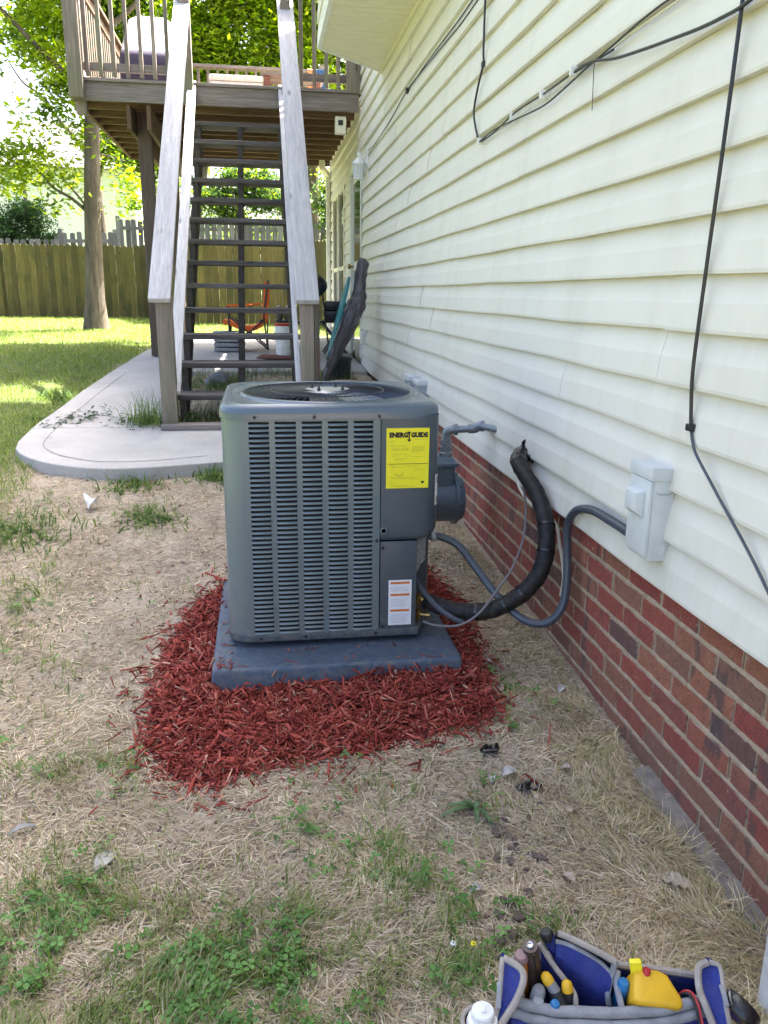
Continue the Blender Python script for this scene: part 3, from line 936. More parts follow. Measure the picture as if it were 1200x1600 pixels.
# inner coil, set back behind the louvres
m = MB()
m.prism(rrect(AX0 + .03, .50, AY0 + .035, AY1 - .03, .07), AZ0 + .03, AZ1 - .01)
m.build('coil', 'coil', ac, smooth=True)
# louvred panel: solid borders, corner wrap, left side
T = .012
COLS = [(-.0505, .0175), (.037, .108), (.128, .196), (.217, .285), (.305, .372)]
ZL0, ZL1, NL = .178, .950, 45
pitch = (ZL1 - ZL0) / NL
m = MB()
xb = [AX0 + .085] + [c for p in COLS for c in p] + [XS]
for i in range(0, len(xb), 2):
    m.box(xb[i], xb[i + 1], AY0, AY0 + .003, ZL0, ZL1)
m.box(AX0 + .085, XS, AY0, AY0 + .003, AZ0 + .005, ZL0); m.box(AX0 + .085, XS, AY0, AY0 + .003, ZL1, AZ1 + .004)
louvred = m.build('louvred_panel', 'ac_paint', ac)
# rounded left corner and the rest of the jacket
m = MB()
def jacket(pts, z0, z1):
    m.rings([[(x, y, z0) for x, y in pts], [(x, y, z1) for x, y in pts]], close=False)
arc = lambda cx, cy, r, a0, a1, n=10: [(cx + r * math.cos(R(a0 + (a1 - a0) * k / n)), cy + r * math.sin(R(a0 + (a1 - a0) * k / n))) for k in range(n + 1)]
jacket(arc(AX0 + .085, AY0 + .085, .085, 270, 180), AZ0 + .005, AZ1 + .004)
m.build('corner_panel', 'ac_paint', ac, smooth=True)
m = MB()
# side and rear walls as louvre-scored sheets
NS = 45
def scored(p, q):
    loops = []
    for k in range(NS * 3 + 1):
        z = AZ0 + .02 + (AZ1 - AZ0 - .03) * k / (NS * 3)
        o = (.0, .006, .002)[k % 3]
        d = Vector((q[0] - p[0], q[1] - p[1], 0)).normalized(); nr = Vector((d.y, -d.x, 0))
        loops.append([Vector((p[0], p[1], z)) - nr * o, Vector((q[0], q[1], z)) - nr * o])
    m.rings(loops, close=False)
scored((AX0, AY1 - .085), (AX0, AY0 + .085)); scored((AX1 - .085, AY1), (AX0 + .085, AY1)); scored((AX1, AY0 + .25), (AX1, AY1 - .085))
jacket(arc(AX0 + .085, AY1 - .085, .085, 180, 90), AZ0 + .005, AZ1 + .004); jacket(arc(AX1 - .085, AY1 - .085, .085, 90, 0), AZ0 + .005, AZ1 + .004)
m.build('rear_panel', 'ac_paint', ac, smooth=True, angle=30)
# single louvres: each a pressed lip, all sharing five meshes
def louvre_mesh(w):
    m = MB()
    prof = [(.0070, -.0005), (.0015, .0040), (-.0046, -.0002), (-.0058, -.0030), (-.0050, -.0040), (-.0030, -.0024), (.0040, .0012)]
    xs_ = [0, .006, w - .006, w]
    loops = []
    for i, x in enumerate(xs_):
        s = .25 if i in (0, 3) else 1.0
        loops.append([(x, (o * s + .001), z + pitch * .30) for o, z in prof])
    m.rings(loops)
    return m
for ci, (xa, xc) in enumerate(COLS):
    src = louvre_mesh(xc - xa).build('louvre', 'ac_paint', louvred, smooth=True, angle=50)
    src.data.transform(Matrix.Translation(ORG[louvred]))      # mesh about its own corner
    src.location = Vector((xa, AY0, ZL0)) - ORG[louvred]
    for k in range(1, NL):
        link_copy(src, 'louvre', louvred, Vector((xa, AY0, ZL0 + pitch * k)) - ORG[louvred])
# upper electrical cover with a rounded corner
m = MB()
prof = [(XS + .003, AY0 - .001), (XS + .006, AY0 - .003)] + arc(AX1 - .062, AY0 + .060, .063, 270, 360, 10) + [(AX1 + .001, AY0 + .26)]
zt, zb = AZ1 + .004, .522
loops = []
for z, drop in ((zt, 0), (zb + .03, 0), (zb + .012, 0), (zb, .004), (zb - .004, .012)):
    loops.append([(x + (-drop if x > .5 else 0), y + drop, z + (.020 * max(0, (x - .56)) / .05 if z < zb + .02 else 0)) for x, y in prof])
m.rings(loops, close=False)
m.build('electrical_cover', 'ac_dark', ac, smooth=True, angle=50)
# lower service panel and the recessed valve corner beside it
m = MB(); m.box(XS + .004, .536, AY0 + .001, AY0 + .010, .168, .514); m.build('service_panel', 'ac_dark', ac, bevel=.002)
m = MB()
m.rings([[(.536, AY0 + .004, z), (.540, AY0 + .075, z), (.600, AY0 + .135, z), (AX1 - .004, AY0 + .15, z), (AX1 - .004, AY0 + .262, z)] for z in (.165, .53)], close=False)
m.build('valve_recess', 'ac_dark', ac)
m = MB(); m.obox((.572, AY0 + .098, .498), (.030, .002, .010), ((.72, .70, 0), (-.70, .72, 0), (0, 0, 1))); m.build('gasket', 'conduit_fit', ac)
# torn silvery instruction sheet in the recess
m = MB()
q = []
rg = random.Random(3)
for i in range(7):
    t = i / 6
    x = .543 + .048 * t; y = AY0 + .070 + .048 * t
    q.append([(x, y - .002, .486 + rg.uniform(-.002, .002)), (x - .001, y - .004, .45), (x, y - .002, (.365 if t < .3 else .385 if t < .6 else .40) + rg.uniform(-.01, .01))])
m.rings([list(z) for z in zip(*q)], close=False)
M['silver_sheet'] = plain('scuffed_silver_sheet', (0.36, 0.38, 0.41), 0.45, 0.2, 0.45, 70, 0.6)
m.build('wiring_sheet', 'silver_sheet', ac, smooth=True)
# base pan
m = MB()
bp = [p for p in rrect(AX0 - .003, AX1, AY0 - .003, AY1 + .003, .088)]
bp = [p for p in bp if not (p[0] > .535 and p[1] < AY0 + .14)]
i0 = next(i for i, p in enumerate(bp) if p[0] > .6)
bp = bp[:i0] + [(.545, AY0 - .003), (.552, AY0 + .002), (AX1 - .01, AY0 + .15)] + bp[i0:]
L = [[(x, y, z) for x, y in bp] for z in (AZ0 - .001, AZ0 + .026)]
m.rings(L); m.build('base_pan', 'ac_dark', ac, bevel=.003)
m = MB()
for x, y in ((AX0 + .12, AY0 + .10), (.45, AY0 + .10), (AX0 + .12, AY1 - .1), (.45, AY1 - .1)):
    m.box(x - .03, x + .03, y - .03, y + .03, PZ - .002, AZ0)
m.build('foot', 'rubber', ac)
# lid with fan opening
ccx, ccy, RF = .245, 3.075, .318
N = 96
m = MB()
def sq(ang, ins, r):
    """point on the rounded square at this angle"""
    hx, hy = (AX1 - AX0) / 2 + .006 - ins, (AY1 - AY0) / 2 + .006 - ins
    mx, my = (AX0 + AX1) / 2, (AY0 + AY1) / 2
    lo, hi = 0, 1.0
    dx, dy = math.cos(ang), math.sin(ang)
    for _ in range(30):
        t = (lo + hi) / 2
        px, py = abs(dx * t), abs(dy * t)
        if px > hx or py > hy or (px > hx - r and py > hy - r and (px - hx + r) ** 2 + (py - hy + r) ** 2 > r * r): hi = t
        else: lo = t
    return mx + dx * lo, my + dy * lo
loops = []
for ins, z in ((.004, AZ1 - .006), (.0, AZ1 - .006), (.0, AZ1 + .016), (.001, AZ1 + .024), (.006, AZ1 + .034), (.016, AZ1 + .042), (.030, AZ1 + .046)):
    loops.append([(*sq(2 * math.pi * k / N, ins, .095), z) for k in range(N)])
for f in (.35, .7, 1.0):
    L = []
    for k in range(N):
        a = 2 * math.pi * k / N
        p = loops[6][k]
        c = (ccx + (RF + .014) * math.cos(a), ccy + (RF + .014) * math.sin(a))
        L.append((p[0] + (c[0] - p[0]) * f, p[1] + (c[1] - p[1]) * f, AZ1 + .046 - .010 * f))
    loops.append(L)
for dr_, z in ((.008, AZ1 + .044), (.003, AZ1 + .047), (-.003, AZ1 + .044), (-.006, AZ1 + .03), (-.010, AZ1 - .10)):
    loops.append([(ccx + (RF + dr_) * math.cos(2 * math.pi * k / N), ccy + (RF + dr_) * math.sin(2 * math.pi * k / N), z) for k in range(N)])
m.rings(loops, cap=(False, False))
m.build('lid', 'ac_lid', ac, smooth=True, angle=70)
m = MB(); m.lathe([(0, 0), (RF - .008, 0)], (ccx, ccy, AZ1 - .10), (0, 0, 1), 48); m.build('fan_shroud', 'coil', ac)
# fan blades
for k in range(3):
    m = MB(); a0 = 2 * math.pi * k / 3 + .5
    loops = []
    for i in range(7):
        r = .07 + (.295 - .07) * i / 6
        sp = .55 + .10 * i / 6
        loops.append([(ccx + r * math.cos(a0 + sp * (t - .5) * 2 * .9 + .15 * i / 6), ccy + r * math.sin(a0 + sp * (t - .5) * 2 * .9 + .15 * i / 6), AZ1 - .012 + .034 * t - .008 * math.sin(math.pi * t)) for t in (0, .2, .4, .6, .8, 1)])
    m.rings(loops, close=False)
    m.build('fan_blade', 'fan_grey', ac, smooth=True)
m = MB(); m.lathe([(.072, -.07), (.075, -.02), (.07, -.004), (0, -.002)], (ccx, ccy, AZ1 + .0), (0, 0, 1), 24); m.build('fan_motor', 'coil', ac, smooth=True)
# wire guard: hub plate, rings, radial wires
guard = MB().lathe([(0, .0), (.088, .0), (.096, .003), (.100, .010), (.094, .014), (.05, .016), (0, .016)], (ccx, ccy, AZ1 + .040), (0, 0, 1), 40).build('guard_plate', 'hub', ac, smooth=True, angle=50)
for k in range(4):
    a = R(45 + 90 * k + 12)
    MB().lathe([(.007, 0), (.007, .006), (.004, .008), (.004, .016), (0, .017)], (ccx + .066 * math.cos(a), ccy + .066 * math.sin(a), AZ1 + .055), (0, 0, 1), 10).build('stud', 'black_wire', guard, smooth=True)
def zguard(r): return AZ1 + .046 + .010 * (1 - (r / RF) ** 2)
for r in (RF - .001, .215):
    m = MB(); m.tube([(ccx + r * math.cos(2 * math.pi * k / 64), ccy + r * math.sin(2 * math.pi * k / 64), zguard(r)) for k in range(65)], .0022, 5, False)
    m.build('guard_ring', 'black_wire', ac, smooth=True)
m = MB(); m.tube([(ccx + .085 * math.cos(.1), ccy + .085 * math.sin(.1), zguard(.085) + .001), (ccx + .2 * math.cos(.17), ccy + .2 * math.sin(.17), zguard(.2)), (ccx + RF * math.cos(.25), ccy + RF * math.sin(.25), zguard(RF) - .003)], .0010, 5)
src = m.build('guard_wire', 'black_wire', ac, smooth=True)
c0 = Vector((ccx, ccy, 0)) - Vector((ORG[ac].x, ORG[ac].y, 0))
src.data.transform(Matrix.Translation(-c0)); src.location = c0
for k in range(1, 72):
    link_copy(src, 'guard_wire', ac, c0, (0, 0, 2 * math.pi * k / 72))
# screws
def screw(p, ax=(0, -1, 0), r=.0048):
    m = MB(); m.lathe([(r * 1.3, 0), (r * 1.3, .0015), (r, .002), (r * .9, .005), (0, .0055)], p, ax, 8)
    return m.build('screw', 'black_wire', ac, smooth=True)
for x in (-.03, .17, .392): screw((x, AY0 - .006, AZ1 + .004))
for x, z in ((-.03, AZ0 + .013), (.13, AZ0 + .013), (.386, AZ0 + .013), (.388, .52), (.41, .492), (.41, .19)): screw((x, AY0 - .003, z))
MB().lathe([(.013, 0), (.013, .003), (.009, .0035), (.007, -.001), (0, -.001)], (.412, AY0 - .003, .556), (0, -1, 0), 16).build('knockout_plug', 'ac_paint', ac, smooth=True)
# yellow energy label
yl = MB()
LX0, LX1, LZ0, LZ1 = .418, .569, .711, .924
YF = AY0 - .0042
yl.box(LX0, LX1, YF, YF + .0012, LZ0, LZ1)
yl = yl.build('energy_label', 'yellow', ac)
yl['label'] = 'bright yellow energy label with black printing'
RT, UP = (1, 0, 0), (0, 0, 1)
YT = YF - .0006
W = LX1 - LX0
text_mesh('lettering', 'ENERG', .0225, 'ink', yl, (LX0 + .010, YT, .8925), RT, UP, .0016, .066)
text_mesh('lettering', 'GUIDE', .0225, 'ink', yl, (LX0 + .0865, YT, .8925), RT, UP, .0016, .060)
m = MB(); xc = LX0 + .0795
m.add([(xc - .0022, YT, .912), (xc + .0022, YT, .912), (xc + .0022, YT, .884), (xc - .0022, YT, .884), (xc - .0085, YT, .884), (xc + .0085, YT, .884), (xc, YT, .8755),
       (xc - .007, YT, .912), (xc - .003, YT, .912), (xc - .0005, YT, .905), (xc - .0022, YT, .902), (xc + .003, YT, .912), (xc + .007, YT, .912), (xc + .0022, YT, .902), (xc + .0005, YT, .905)],
      [(0, 1, 2, 3), (4, 5, 6), (7, 8, 9, 10), (11, 12, 13, 14)])
m.build('arrow', 'ink', yl)
MB().box(LX0 + .006, LX1 - .003, YT, YT + .0005, .7972, .7988).build('divider', 'ink', yl)
text_mesh('lettering', 'Efficiency Rating', .0062, 'ink_pale', yl, (LX0 + .016, YT, .8600), RT, UP, .0, .054)
text_mesh('lettering', '14.0-15.0', .0135, 'ink_pale', yl, (LX0 + .016, YT, .8455), RT, UP, .0, .058)
m = MB(); rg = random.Random(9)
def small_print(x0, x1, z, h=.0011):
    x = x0
    while x < x1:
        w = rg.uniform(.003, .010); m.box(x, min(x + w, x1), YT, YT + .0005, z, z + h); x += w + .0018
for x0, x1, z in ((.01, .03, .879), (.01, .028, .875), (.10, .145, .884), (.09, .13, .858), (.09, .138, .8535), (.09, .132, .849), (.09, .136, .8445), (.09, .115, .840), (.018, .075, .8325), (.02, .04, .827), (.02, .033, .823), (.065, .08, .825), (.03, .07, .816), (.03, .065, .812), (.095, .13, .8225),
                  (.012, .03, .793), (.012, .03, .789), (.02, .058, .785), (.06, .12, .789), (.10, .135, .779), (.10, .13, .774), (.012, .1, .7505), (.02, .12, .7455), (.012, .028, .735), (.012, .032, .7275), (.012, .08, .720), (.03, .1, .7175)):
    small_print(LX0 + x0, LX0 + x1, z)
m.build('small_print', 'ink_pale', yl)['kind'] = 'stuff'
m = MB(); m.add([(LX0 + .046 + .016 * math.cos(R(a)) * s, YT, .770 + .016 * math.sin(R(a)) * s) for a in range(200, 345, 16) for s in (1, .82)], [(2 * i, 2 * i + 1, 2 * i + 3, 2 * i + 2) for i in range(9)])
m.build('dial', 'ink_pale', yl)
MB().box(LX0 + .125, LX0 + .135, YT, YT + .0005, .728, .736).build('seal', 'ink', yl)
# white warning label on the service panel
wl = MB().box(.433, .518, AY0 - .001, AY0 + .0005, .192, .367).build('warning_label', 'white_label', ac)
YT = AY0 - .0016
for z in (.352, .306, .245):
    MB().box(.440, .511, YT, YT + .0004, z, z + .0085).build('orange_band', 'orange_print', wl)
m = MB()
z = .343
while z > .2:
    if not any(abs(z - b) < .013 for b in (.356, .310, .249)):
        small_print(.441, .441 + rg.uniform(.05, .068), z, .0013)
    z -= .0046
m.build('small_print', 'ink_grey', wl)['kind'] = 'stuff'
# white side sticker round the corner
pts = [(AX1 - .062 + .0645 * math.cos(R(a)), AY0 + .060 + .0645 * math.sin(R(a))) for a in (318, 326, 334, 342, 350)]
sl = MB().rings([[(x, y, z) for x, y in pts] for z in (.64, .752)], close=False).build('side_sticker', 'white_label', ac)
m = MB()
for z0, z1 in ((.72, .74), (.65, .67)):
    for zz in np.arange(z0, z1, .004):
        p = [(AX1 - .062 + .0652 * math.cos(R(a)), AY0 + .060 + .0652 * math.sin(R(a))) for a in (326, 332, 338)]
        m.rings([[(x, y, z) for x, y in p] for z in (zz, zz + .0022)], close=False)
m.build('small_print', 'ink', sl)['kind'] = 'stuff'
# brass service valves
for z, r in ((.265, .011), (.205, .009)):
    m = MB(); c = (.556, AY0 + .060, z)
    m.lathe([(0, -.022), (r, -.022), (r, -.004), (r * 1.25, -.004), (r * 1.25, .008), (r * .8, .010), (r * .8, .024), (0, .024)], c, (0, 0, 1), 8)
    m.lathe([(r * .7, 0), (r * .7, .03), (r, .03), (r, .045), (0, .045)], c, (.9, -.3, 0), 8)
    m.build('service_valve', 'brass', ac, smooth=True, angle=35)

# ------------------------------------------------------------------ insulated line set from wall to unit
ls = thing('insulated_pipe', 'thick black insulated refrigerant line looping from wall to air conditioner', 'insulated pipe', (1.0, 2.8, .2))
path = spline([(1.105, 3.16, .735), (1.05, 3.12, .738), (1.005, 3.02, .722), (1.005, 2.92, .690), (1.015, 2.80, .640), (1.008, 2.68, .560), (.990, 2.62, .470), (.955, 2.60, .390), (.890, 2.61, .315), (.800, 2.63, .262), (.710, 2.67, .245), (.640, 2.715, .247), (.590, 2.765, .255)], 8)
m = MB(); m.tube(path, [.0315 + .0010 * math.sin(i * 1.7) for i in range(len(path))], 16)
m.build('insulation', 'foam_black', ls, smooth=True)
m = MB()
tp = path[:17]
m.tube(tp, [.0350 + .0034 * math.sin(i * 2.3) + (.006 if i < 4 else 0) for i in range(len(tp))], 14)
m.build('tape_wrap', 'tape_black', ls, smooth=True, angle=20)
for i in (40, 47, 62, 68, 76):
    if i < len(path) - 1:
        m = MB(); m.tube([path[i] - (path[i + 1] - path[i]).normalized() * .005, path[i] + (path[i + 1] - path[i]).normalized() * .005], .0342, 14); m.build('strap', 'tape_black', ls, smooth=True)
m = MB(); m.tube(spline([(1.075, 3.16, .755), (1.06, 3.14, .785), (1.082, 3.13, .79), (1.086, 3.12, .755)], 5), .008, 6); m.tube(spline([(1.083, 3.10, .735), (1.065, 3.05, .745), (1.08, 3.07, .715)], 5), .010, 6)
m.build('sealant', 'tape_black', ls, smooth=True)
# smaller loose line leaving the valve recess into the insulation
m = MB(); m.tube(spline([(.540, 2.72, .365), (.552, 2.725, .335), (.580, 2.715, .295), (.620, 2.69, .255), (.665, 2.655, .228), (.70, 2.64, .215)], 6), .0105, 8)
m.build('liquid_line', 'conduit', ls, smooth=True)

whip = thing('electrical_conduit', 'grey flexible electrical conduit drooping from disconnect box to air conditioner', 'conduit', (1.0, 2.5, .3))
path = spline([(.614, 2.86, .480), (.655, 2.85, .480), (.720, 2.82, .450), (.775, 2.76, .380), (.835, 2.66, .300), (.905, 2.57, .245), (.975, 2.53, .245), (1.030, 2.53, .300), (1.050, 2.55, .400), (1.050, 2.57, .510), (1.043, 2.56, .600), (1.040, 2.49, .668), (1.045, 2.38, .700), (1.052, 2.25, .702), (1.056, 2.10, .700)], 10)
m = MB(); m.tube(path, [.0145 + (.0006 if i % 2 else 0) for i in range(len(path))], 10); m.build('hose', 'conduit', whip, smooth=True, angle=20)
for p, d in ((Vector((.612, 2.86, .480)), Vector((1, -.05, 0))), (Vector((1.057, 2.055, .700)), Vector((-.03, 1, 0)))):
    m = MB(); m.lathe([(.014, 0), (.014, .006), (.021, .008), (.021, .020), (.018, .022), (.018, .036), (0, .036)], p, d, 12); m.build('fitting', 'conduit_fit', whip, smooth=True, angle=35)
m = MB(); m.tube([(1.088, 2.50, .640), (1.066, 2.50, .655), (1.058, 2.485, .66)], .004, 6); m.build('clip', 'brass', whip)

cw = thing('control_wire', 'thin brown control wire crossing in front of the insulated loop', 'wire', (.9, 2.6, .3))
m = MB(); m.tube(spline([(1.070, 3.13, .715), (1.02, 2.99, .64), (1.004, 2.90, .565), (.965, 2.80, .475), (.895, 2.70, .395), (.815, 2.63, .330), (.745, 2.595, .265), (.675, 2.60, .222), (.605, 2.66, .200), (.565, 2.70, .200)], 8), .0042, 6)
m.build('cable', 'cable_grey', cw, smooth=True)
ww = thing('white_drain_tube', 'thin white tube hanging behind the black insulated pipe', 'tube', (1.05, 2.9, .6))
m = MB(); m.tube(spline([(1.078, 3.20, .70), (1.058, 3.20, .63), (1.062, 3.13, .575), (1.068, 2.98, .548), (1.070, 2.76, .552), (1.070, 2.69, .48), (1.065, 2.62, .39), (1.06, 2.62, .31)], 8), .0065, 8)
m.build('tube', 'cable_white', ww, smooth=True)

# ------------------------------------------------------------------ disconnect box
db = thing('disconnect_box', 'pale grey electrical disconnect box on the siding above the brick', 'disconnect box', (1.05, 1.99, .67))
m = MB(); m.box(1.018, 1.078, 1.930, 2.052, .676, .915); m.build('enclosure', 'box_grey', db, bevel=.004)
m = MB(); m.box(1.006, 1.079, 1.925, 2.057, .900, .936); m.build('hood', 'box_grey', db, bevel=.005)
m = MB(); m.box(1.008, 1.018, 1.932, 2.050, .690, .899); m.build('cover', 'box_grey', db, bevel=.003)
m = MB(); m.rings([[(1.008, y, z) for y, z in ((1.955, .79), (2.03, .79), (2.03, .868), (1.955, .868))], [(.982, y, z) for y, z in ((1.962, .81), (2.022, .81), (2.022, .862), (1.962, .862))]])
m.build('handle', 'box_grey', db, bevel=.004)
m = MB(); m.lathe([(.018, 0), (.018, .002), (.015, .0025), (.014, .0008), (0, .0008)], (1.048, 1.9297, .712), (0, -1, 0), 20); m.build('knockout', 'box_grey', db, smooth=True, angle=30)
m = MB(); m.add([(1.024, 1.9290, .868), (1.036, 1.9290, .862), (1.062, 1.9290, .862), (1.072, 1.9290, .868), (1.072, 1.9290, .8705), (1.062, 1.9290, .8645), (1.036, 1.9290, .8645), (1.024, 1.9290, .8705)], [(0, 1, 6, 7), (1, 2, 5, 6), (2, 3, 4, 5)])
m.build('embossed_line', 'conduit_fit', db)

# ------------------------------------------------------------------ gas meter
gm = thing('gas_meter', 'grey blue gas meter with pipe elbows behind the air conditioner', 'gas meter', (.83, 3.72, .2))
m = MB()
for r, x in (): pass
m.lathe([(0, -.13), (.10, -.13), (.112, -.12), (.112, .055), (.128, .058), (.128, .074), (.112, .078), (.104, .105), (0, .108)], (.845, 3.72, .405), (1, 0, 0), 32)
m.build('drum', 'meter', gm, smooth=True, angle=35)
m = MB(); L = []
for z, e in ((.46, 0), (.575, 0), (.580, .012), (.594, .012), (.598, .004), (.615, -.006), (.620, -.02)):
    L.append([(x, y, z) for x, y in rrect(.735 - e, .905 + e, 3.64 - e, 3.80 + e, .03, 4)])
m.rings(L); m.build('upper_case', 'meter', gm, smooth=True, angle=35)
for k in range(8):
    a = 2 * math.pi * k / 8
    MB().lathe([(.008, 0), (.008, .008), (0, .009)], (.921, 3.72 + .119 * math.cos(a), .405 + .119 * math.sin(a)), (1, 0, 0), 6).build('bolt', 'meter', gm)
for x, y in ((.745, 3.63), (.82, 3.63), (.895, 3.63), (.914, 3.70)):
    MB().lathe([(.007, 0), (.007, .010), (0, .011)], (x, y, .581), (0, 0, -1), 6).build('bolt', 'meter', gm)
m = MB()
m.lathe([(.032, 0), (.032, .022), (.027, .026), (.027, .050)], (.862, 3.70, .616), (0, 0, 1), 14)
m.tube(spline([(.862, 3.70, .66), (.862, 3.70, .715), (.866, 3.695, .738), (.885, 3.69, .748), (.91, 3.685, .75)], 6), .021, 12)
m.lathe([(.027, 0), (.027, .02), (.0, .02)], (.862, 3.70, .70), (0, 0, -1), 12)
m.lathe([(.027, 0), (.027, .02), (.0, .02)], (.895, 3.688, .75), (1, -.15, 0), 12)
m.tube([(.91, 3.685, .75), (.965, 3.67, .755)], .017, 12)
m.tube(spline([(.962, 3.67, .755), (.99, 3.66, .758), (1.0, 3.65, .765), (1.005, 3.64, .772), (1.02, 3.63, .774)], 6), .022, 12)
m.lathe([(.026, 0), (.026, .018), (0, .018)], (1.012, 3.635, .774), (1, -.3, 0), 12)
m.tube([(1.015, 3.63, .774), (1.10, 3.52, .765)], .0155, 12)
m.build('gas_pipe', 'pipe_grey', gm, smooth=True, angle=40)
m = MB(); m.lathe([(.016, 0), (.026, .002), (.026, .006), (.016, .010)], (1.066, 3.555, .768), (1, 0, 0), 12); m.build('sealant', 'tape_black', gm, smooth=True)
m = MB(); m.tube(spline([(.80, 3.70, .616), (.80, 3.70, .70), (.80, 3.70, .52)], 4), .019, 10); m.build('outlet_pipe', 'pipe_grey', gm, smooth=True)

# small grey utility boxes low on the wall behind the unit
for (ya, yb, za, zb, x0), lab in (((5.18, 5.34, .70, .825, 1.00), 'grey utility box nearer of two on the siding behind the air conditioner'),
                                  ((5.42, 5.62, .70, .83, .985), 'grey utility box farther of two with rounded hood behind the air conditioner')):
    ub = thing('utility_box', lab, 'utility box', (1.04, (ya + yb) / 2, za), 'grey utility boxes on the siding')
    MB().box(x0 + .012, 1.078, ya, yb, za - .06, zb - .012).build('enclosure', 'conduit_fit', ub, bevel=.006)
    MB().box(x0, 1.079, ya - .008, yb + .008, zb - .035, zb).build('hood', 'box_grey', ub, bevel=.010)
ol = thing('outdoor_outlet', 'white covered outlet on the siding near the corner', 'outlet', (1.07, 8.36, .86))
MB().box(1.045, 1.078, 8.31, 8.41, .86, 1.00).build('cover', 'white_plastic', ol, bevel=.008)
MB().box(1.02, 1.045, 8.325, 8.395, .87, .99).build('lid', 'white_plastic', ol, bevel=.008)

# ------------------------------------------------------------------ cables on the siding
xw = 1.054
cb = thing('hanging_cable', 'long black cable hanging down the right side of the siding with one clip', 'cable', (xw, 1.837, 1.012))
m = MB(); m.tube(spline([(xw - .004, 1.823, 2.269), (xw - .004, 1.825, 1.992), (xw - .006, 1.832, 1.713), (xw - .004, 1.850, 1.436), (xw - .004, 1.859, 1.206), (xw + .002, 1.857, 1.099), (xw + .004, 1.851, 1.056)], 6), .0048, 8); m.build('cable', 'cable_black', cb, smooth=True)
m = MB(); m.tube(spline([(xw + .004, 1.851, 1.056), (xw, 1.832, 1.027), (xw - .004, 1.800, 0.998), (xw - .002, 1.731, 0.949), (xw + .0, 1.665, 0.903), (xw + .002, 1.566, 0.838), (xw, 1.461, 0.766), (xw, 1.315, 0.645)], 6), .0036, 8); m.build('cable', 'conduit', cb, smooth=True)
m = MB(); m.box(xw - .006, 1.078, 1.839, 1.863, 1.047, 1.065); m.build('clip', 'cable_black', cb, bevel=.003)
c2 = thing('drop_cable', 'black cable dropping from above and tucking into the cable bundle', 'cable', (xw, 4.061, 2.076))
m = MB(); m.tube(spline([(xw, 4.013, 2.946), (xw, 4.023, 2.669), (xw - .003, 4.008, 2.463), (xw, 4.014, 2.403), (xw - .006, 4.081, 2.308), (xw - .008, 4.121, 2.211), (xw, 4.061, 2.095), (xw, 4.034, 2.071)], 6), .0052, 8); m.build('cable', 'cable_black', c2, smooth=True)
MB().box(xw - .008, 1.08, 4.00, 4.025, 2.39, 2.412).build('clip', 'cable_black', c2, bevel=.003)
c3 = thing('cable_bundle', 'sagging bundle of black and white cables along the siding', 'cable bundle', (xw, 2.901, 2.076))
def course_run(ys, zs_, r, mt, dx=0.0, nm='cable'):
    MB().tube(spline([(xw + dx + .004 * math.sin(y * 5), y, z) for y, z in zip(ys, zs_)], 6), r, 7).build(nm, mt, c3, smooth=True)
course_run([4.052, 3.868, 3.674, 3.433, 3.114, 2.901, 2.766, 2.640, 2.514], [2.074, 2.070, 2.076, 2.090, 2.087, 2.091, 2.093, 2.079, 2.074], .0035, 'cable_black')
course_run([4.032, 3.820, 3.578, 3.336, 3.094, 2.882, 2.650, 2.514, 2.408, 2.253, 2.166, 1.934], [2.072, 2.074, 2.068, 2.072, 2.075, 2.083, 2.082, 2.084, 2.087, 2.087, 2.087, 2.084], .0036, 'cable_white', .008)
course_run([4.042, 3.771, 3.529, 3.288, 3.094, 2.901, 2.708, 2.650, 2.514, 2.369, 2.224, 2.127, 1.837], [2.072, 2.078, 2.064, 2.050, 2.043, 2.057, 2.074, 2.078, 2.083, 2.092, 2.097, 2.096, 2.093], .0033, 'cable_black', -.005)
course_run([2.804, 2.650, 2.466, 2.253, 2.118, 1.987, 1.886, 1.804, 1.644, 1.354], [2.083, 2.076, 2.039, 2.010, 1.995, 1.982, 1.977, 1.978, 1.999, 2.037], .0046, 'cable_black', -.010)
for yy, zz in ((4.025, 2.074), (3.50, 2.08), (3.135, 2.085), (2.835, 2.092)):
    MB().box(xw - .012, 1.079, yy - .007, yy + .007, zz - .014, zz + .016).build('clip', 'white_plastic', c3, bevel=.002)
c4 = thing('upper_cable', 'thin dark cable run high on the siding under the bay', 'cable', (xw, 5.802, 2.704))
MB().tube(spline([(xw + .008, 3.191, 2.753), (xw + .008, 4.361, 2.717), (xw + .004, 4.787, 2.718), (xw, 5.415, 2.729), (xw + .004, 6.092, 2.745), (xw + .006, 6.866, 2.695), (xw + .004, 7.726, 2.668), (xw + .004, 8.171, 2.682)], 6), .0036, 6).build('cable', 'cable_black', c4, smooth=True)
MB().tube(spline([(xw + .010, 3.191, 2.811), (xw + .010, 4.361, 2.753), (xw + .008, 5.222, 2.753), (xw + .010, 6.073, 2.748)], 6), .004, 6).build('cable', 'cable_black', c4, smooth=True)
MB().box(xw - .006, 1.08, 6.065, 6.105, 2.725, 2.76).build('clip', 'cable_black', c4, bevel=.004)
c5 = thing('loose_wire', 'very thin dark wire end dangling below the cable bundle', 'wire', (xw, 2.640, 1.950))
MB().tube(spline([(xw, 2.654, 2.076), (xw - .002, 2.648, 2.028), (xw, 2.645, 1.936)], 4), .0014, 5).build('wire', 'cable_black', c5)

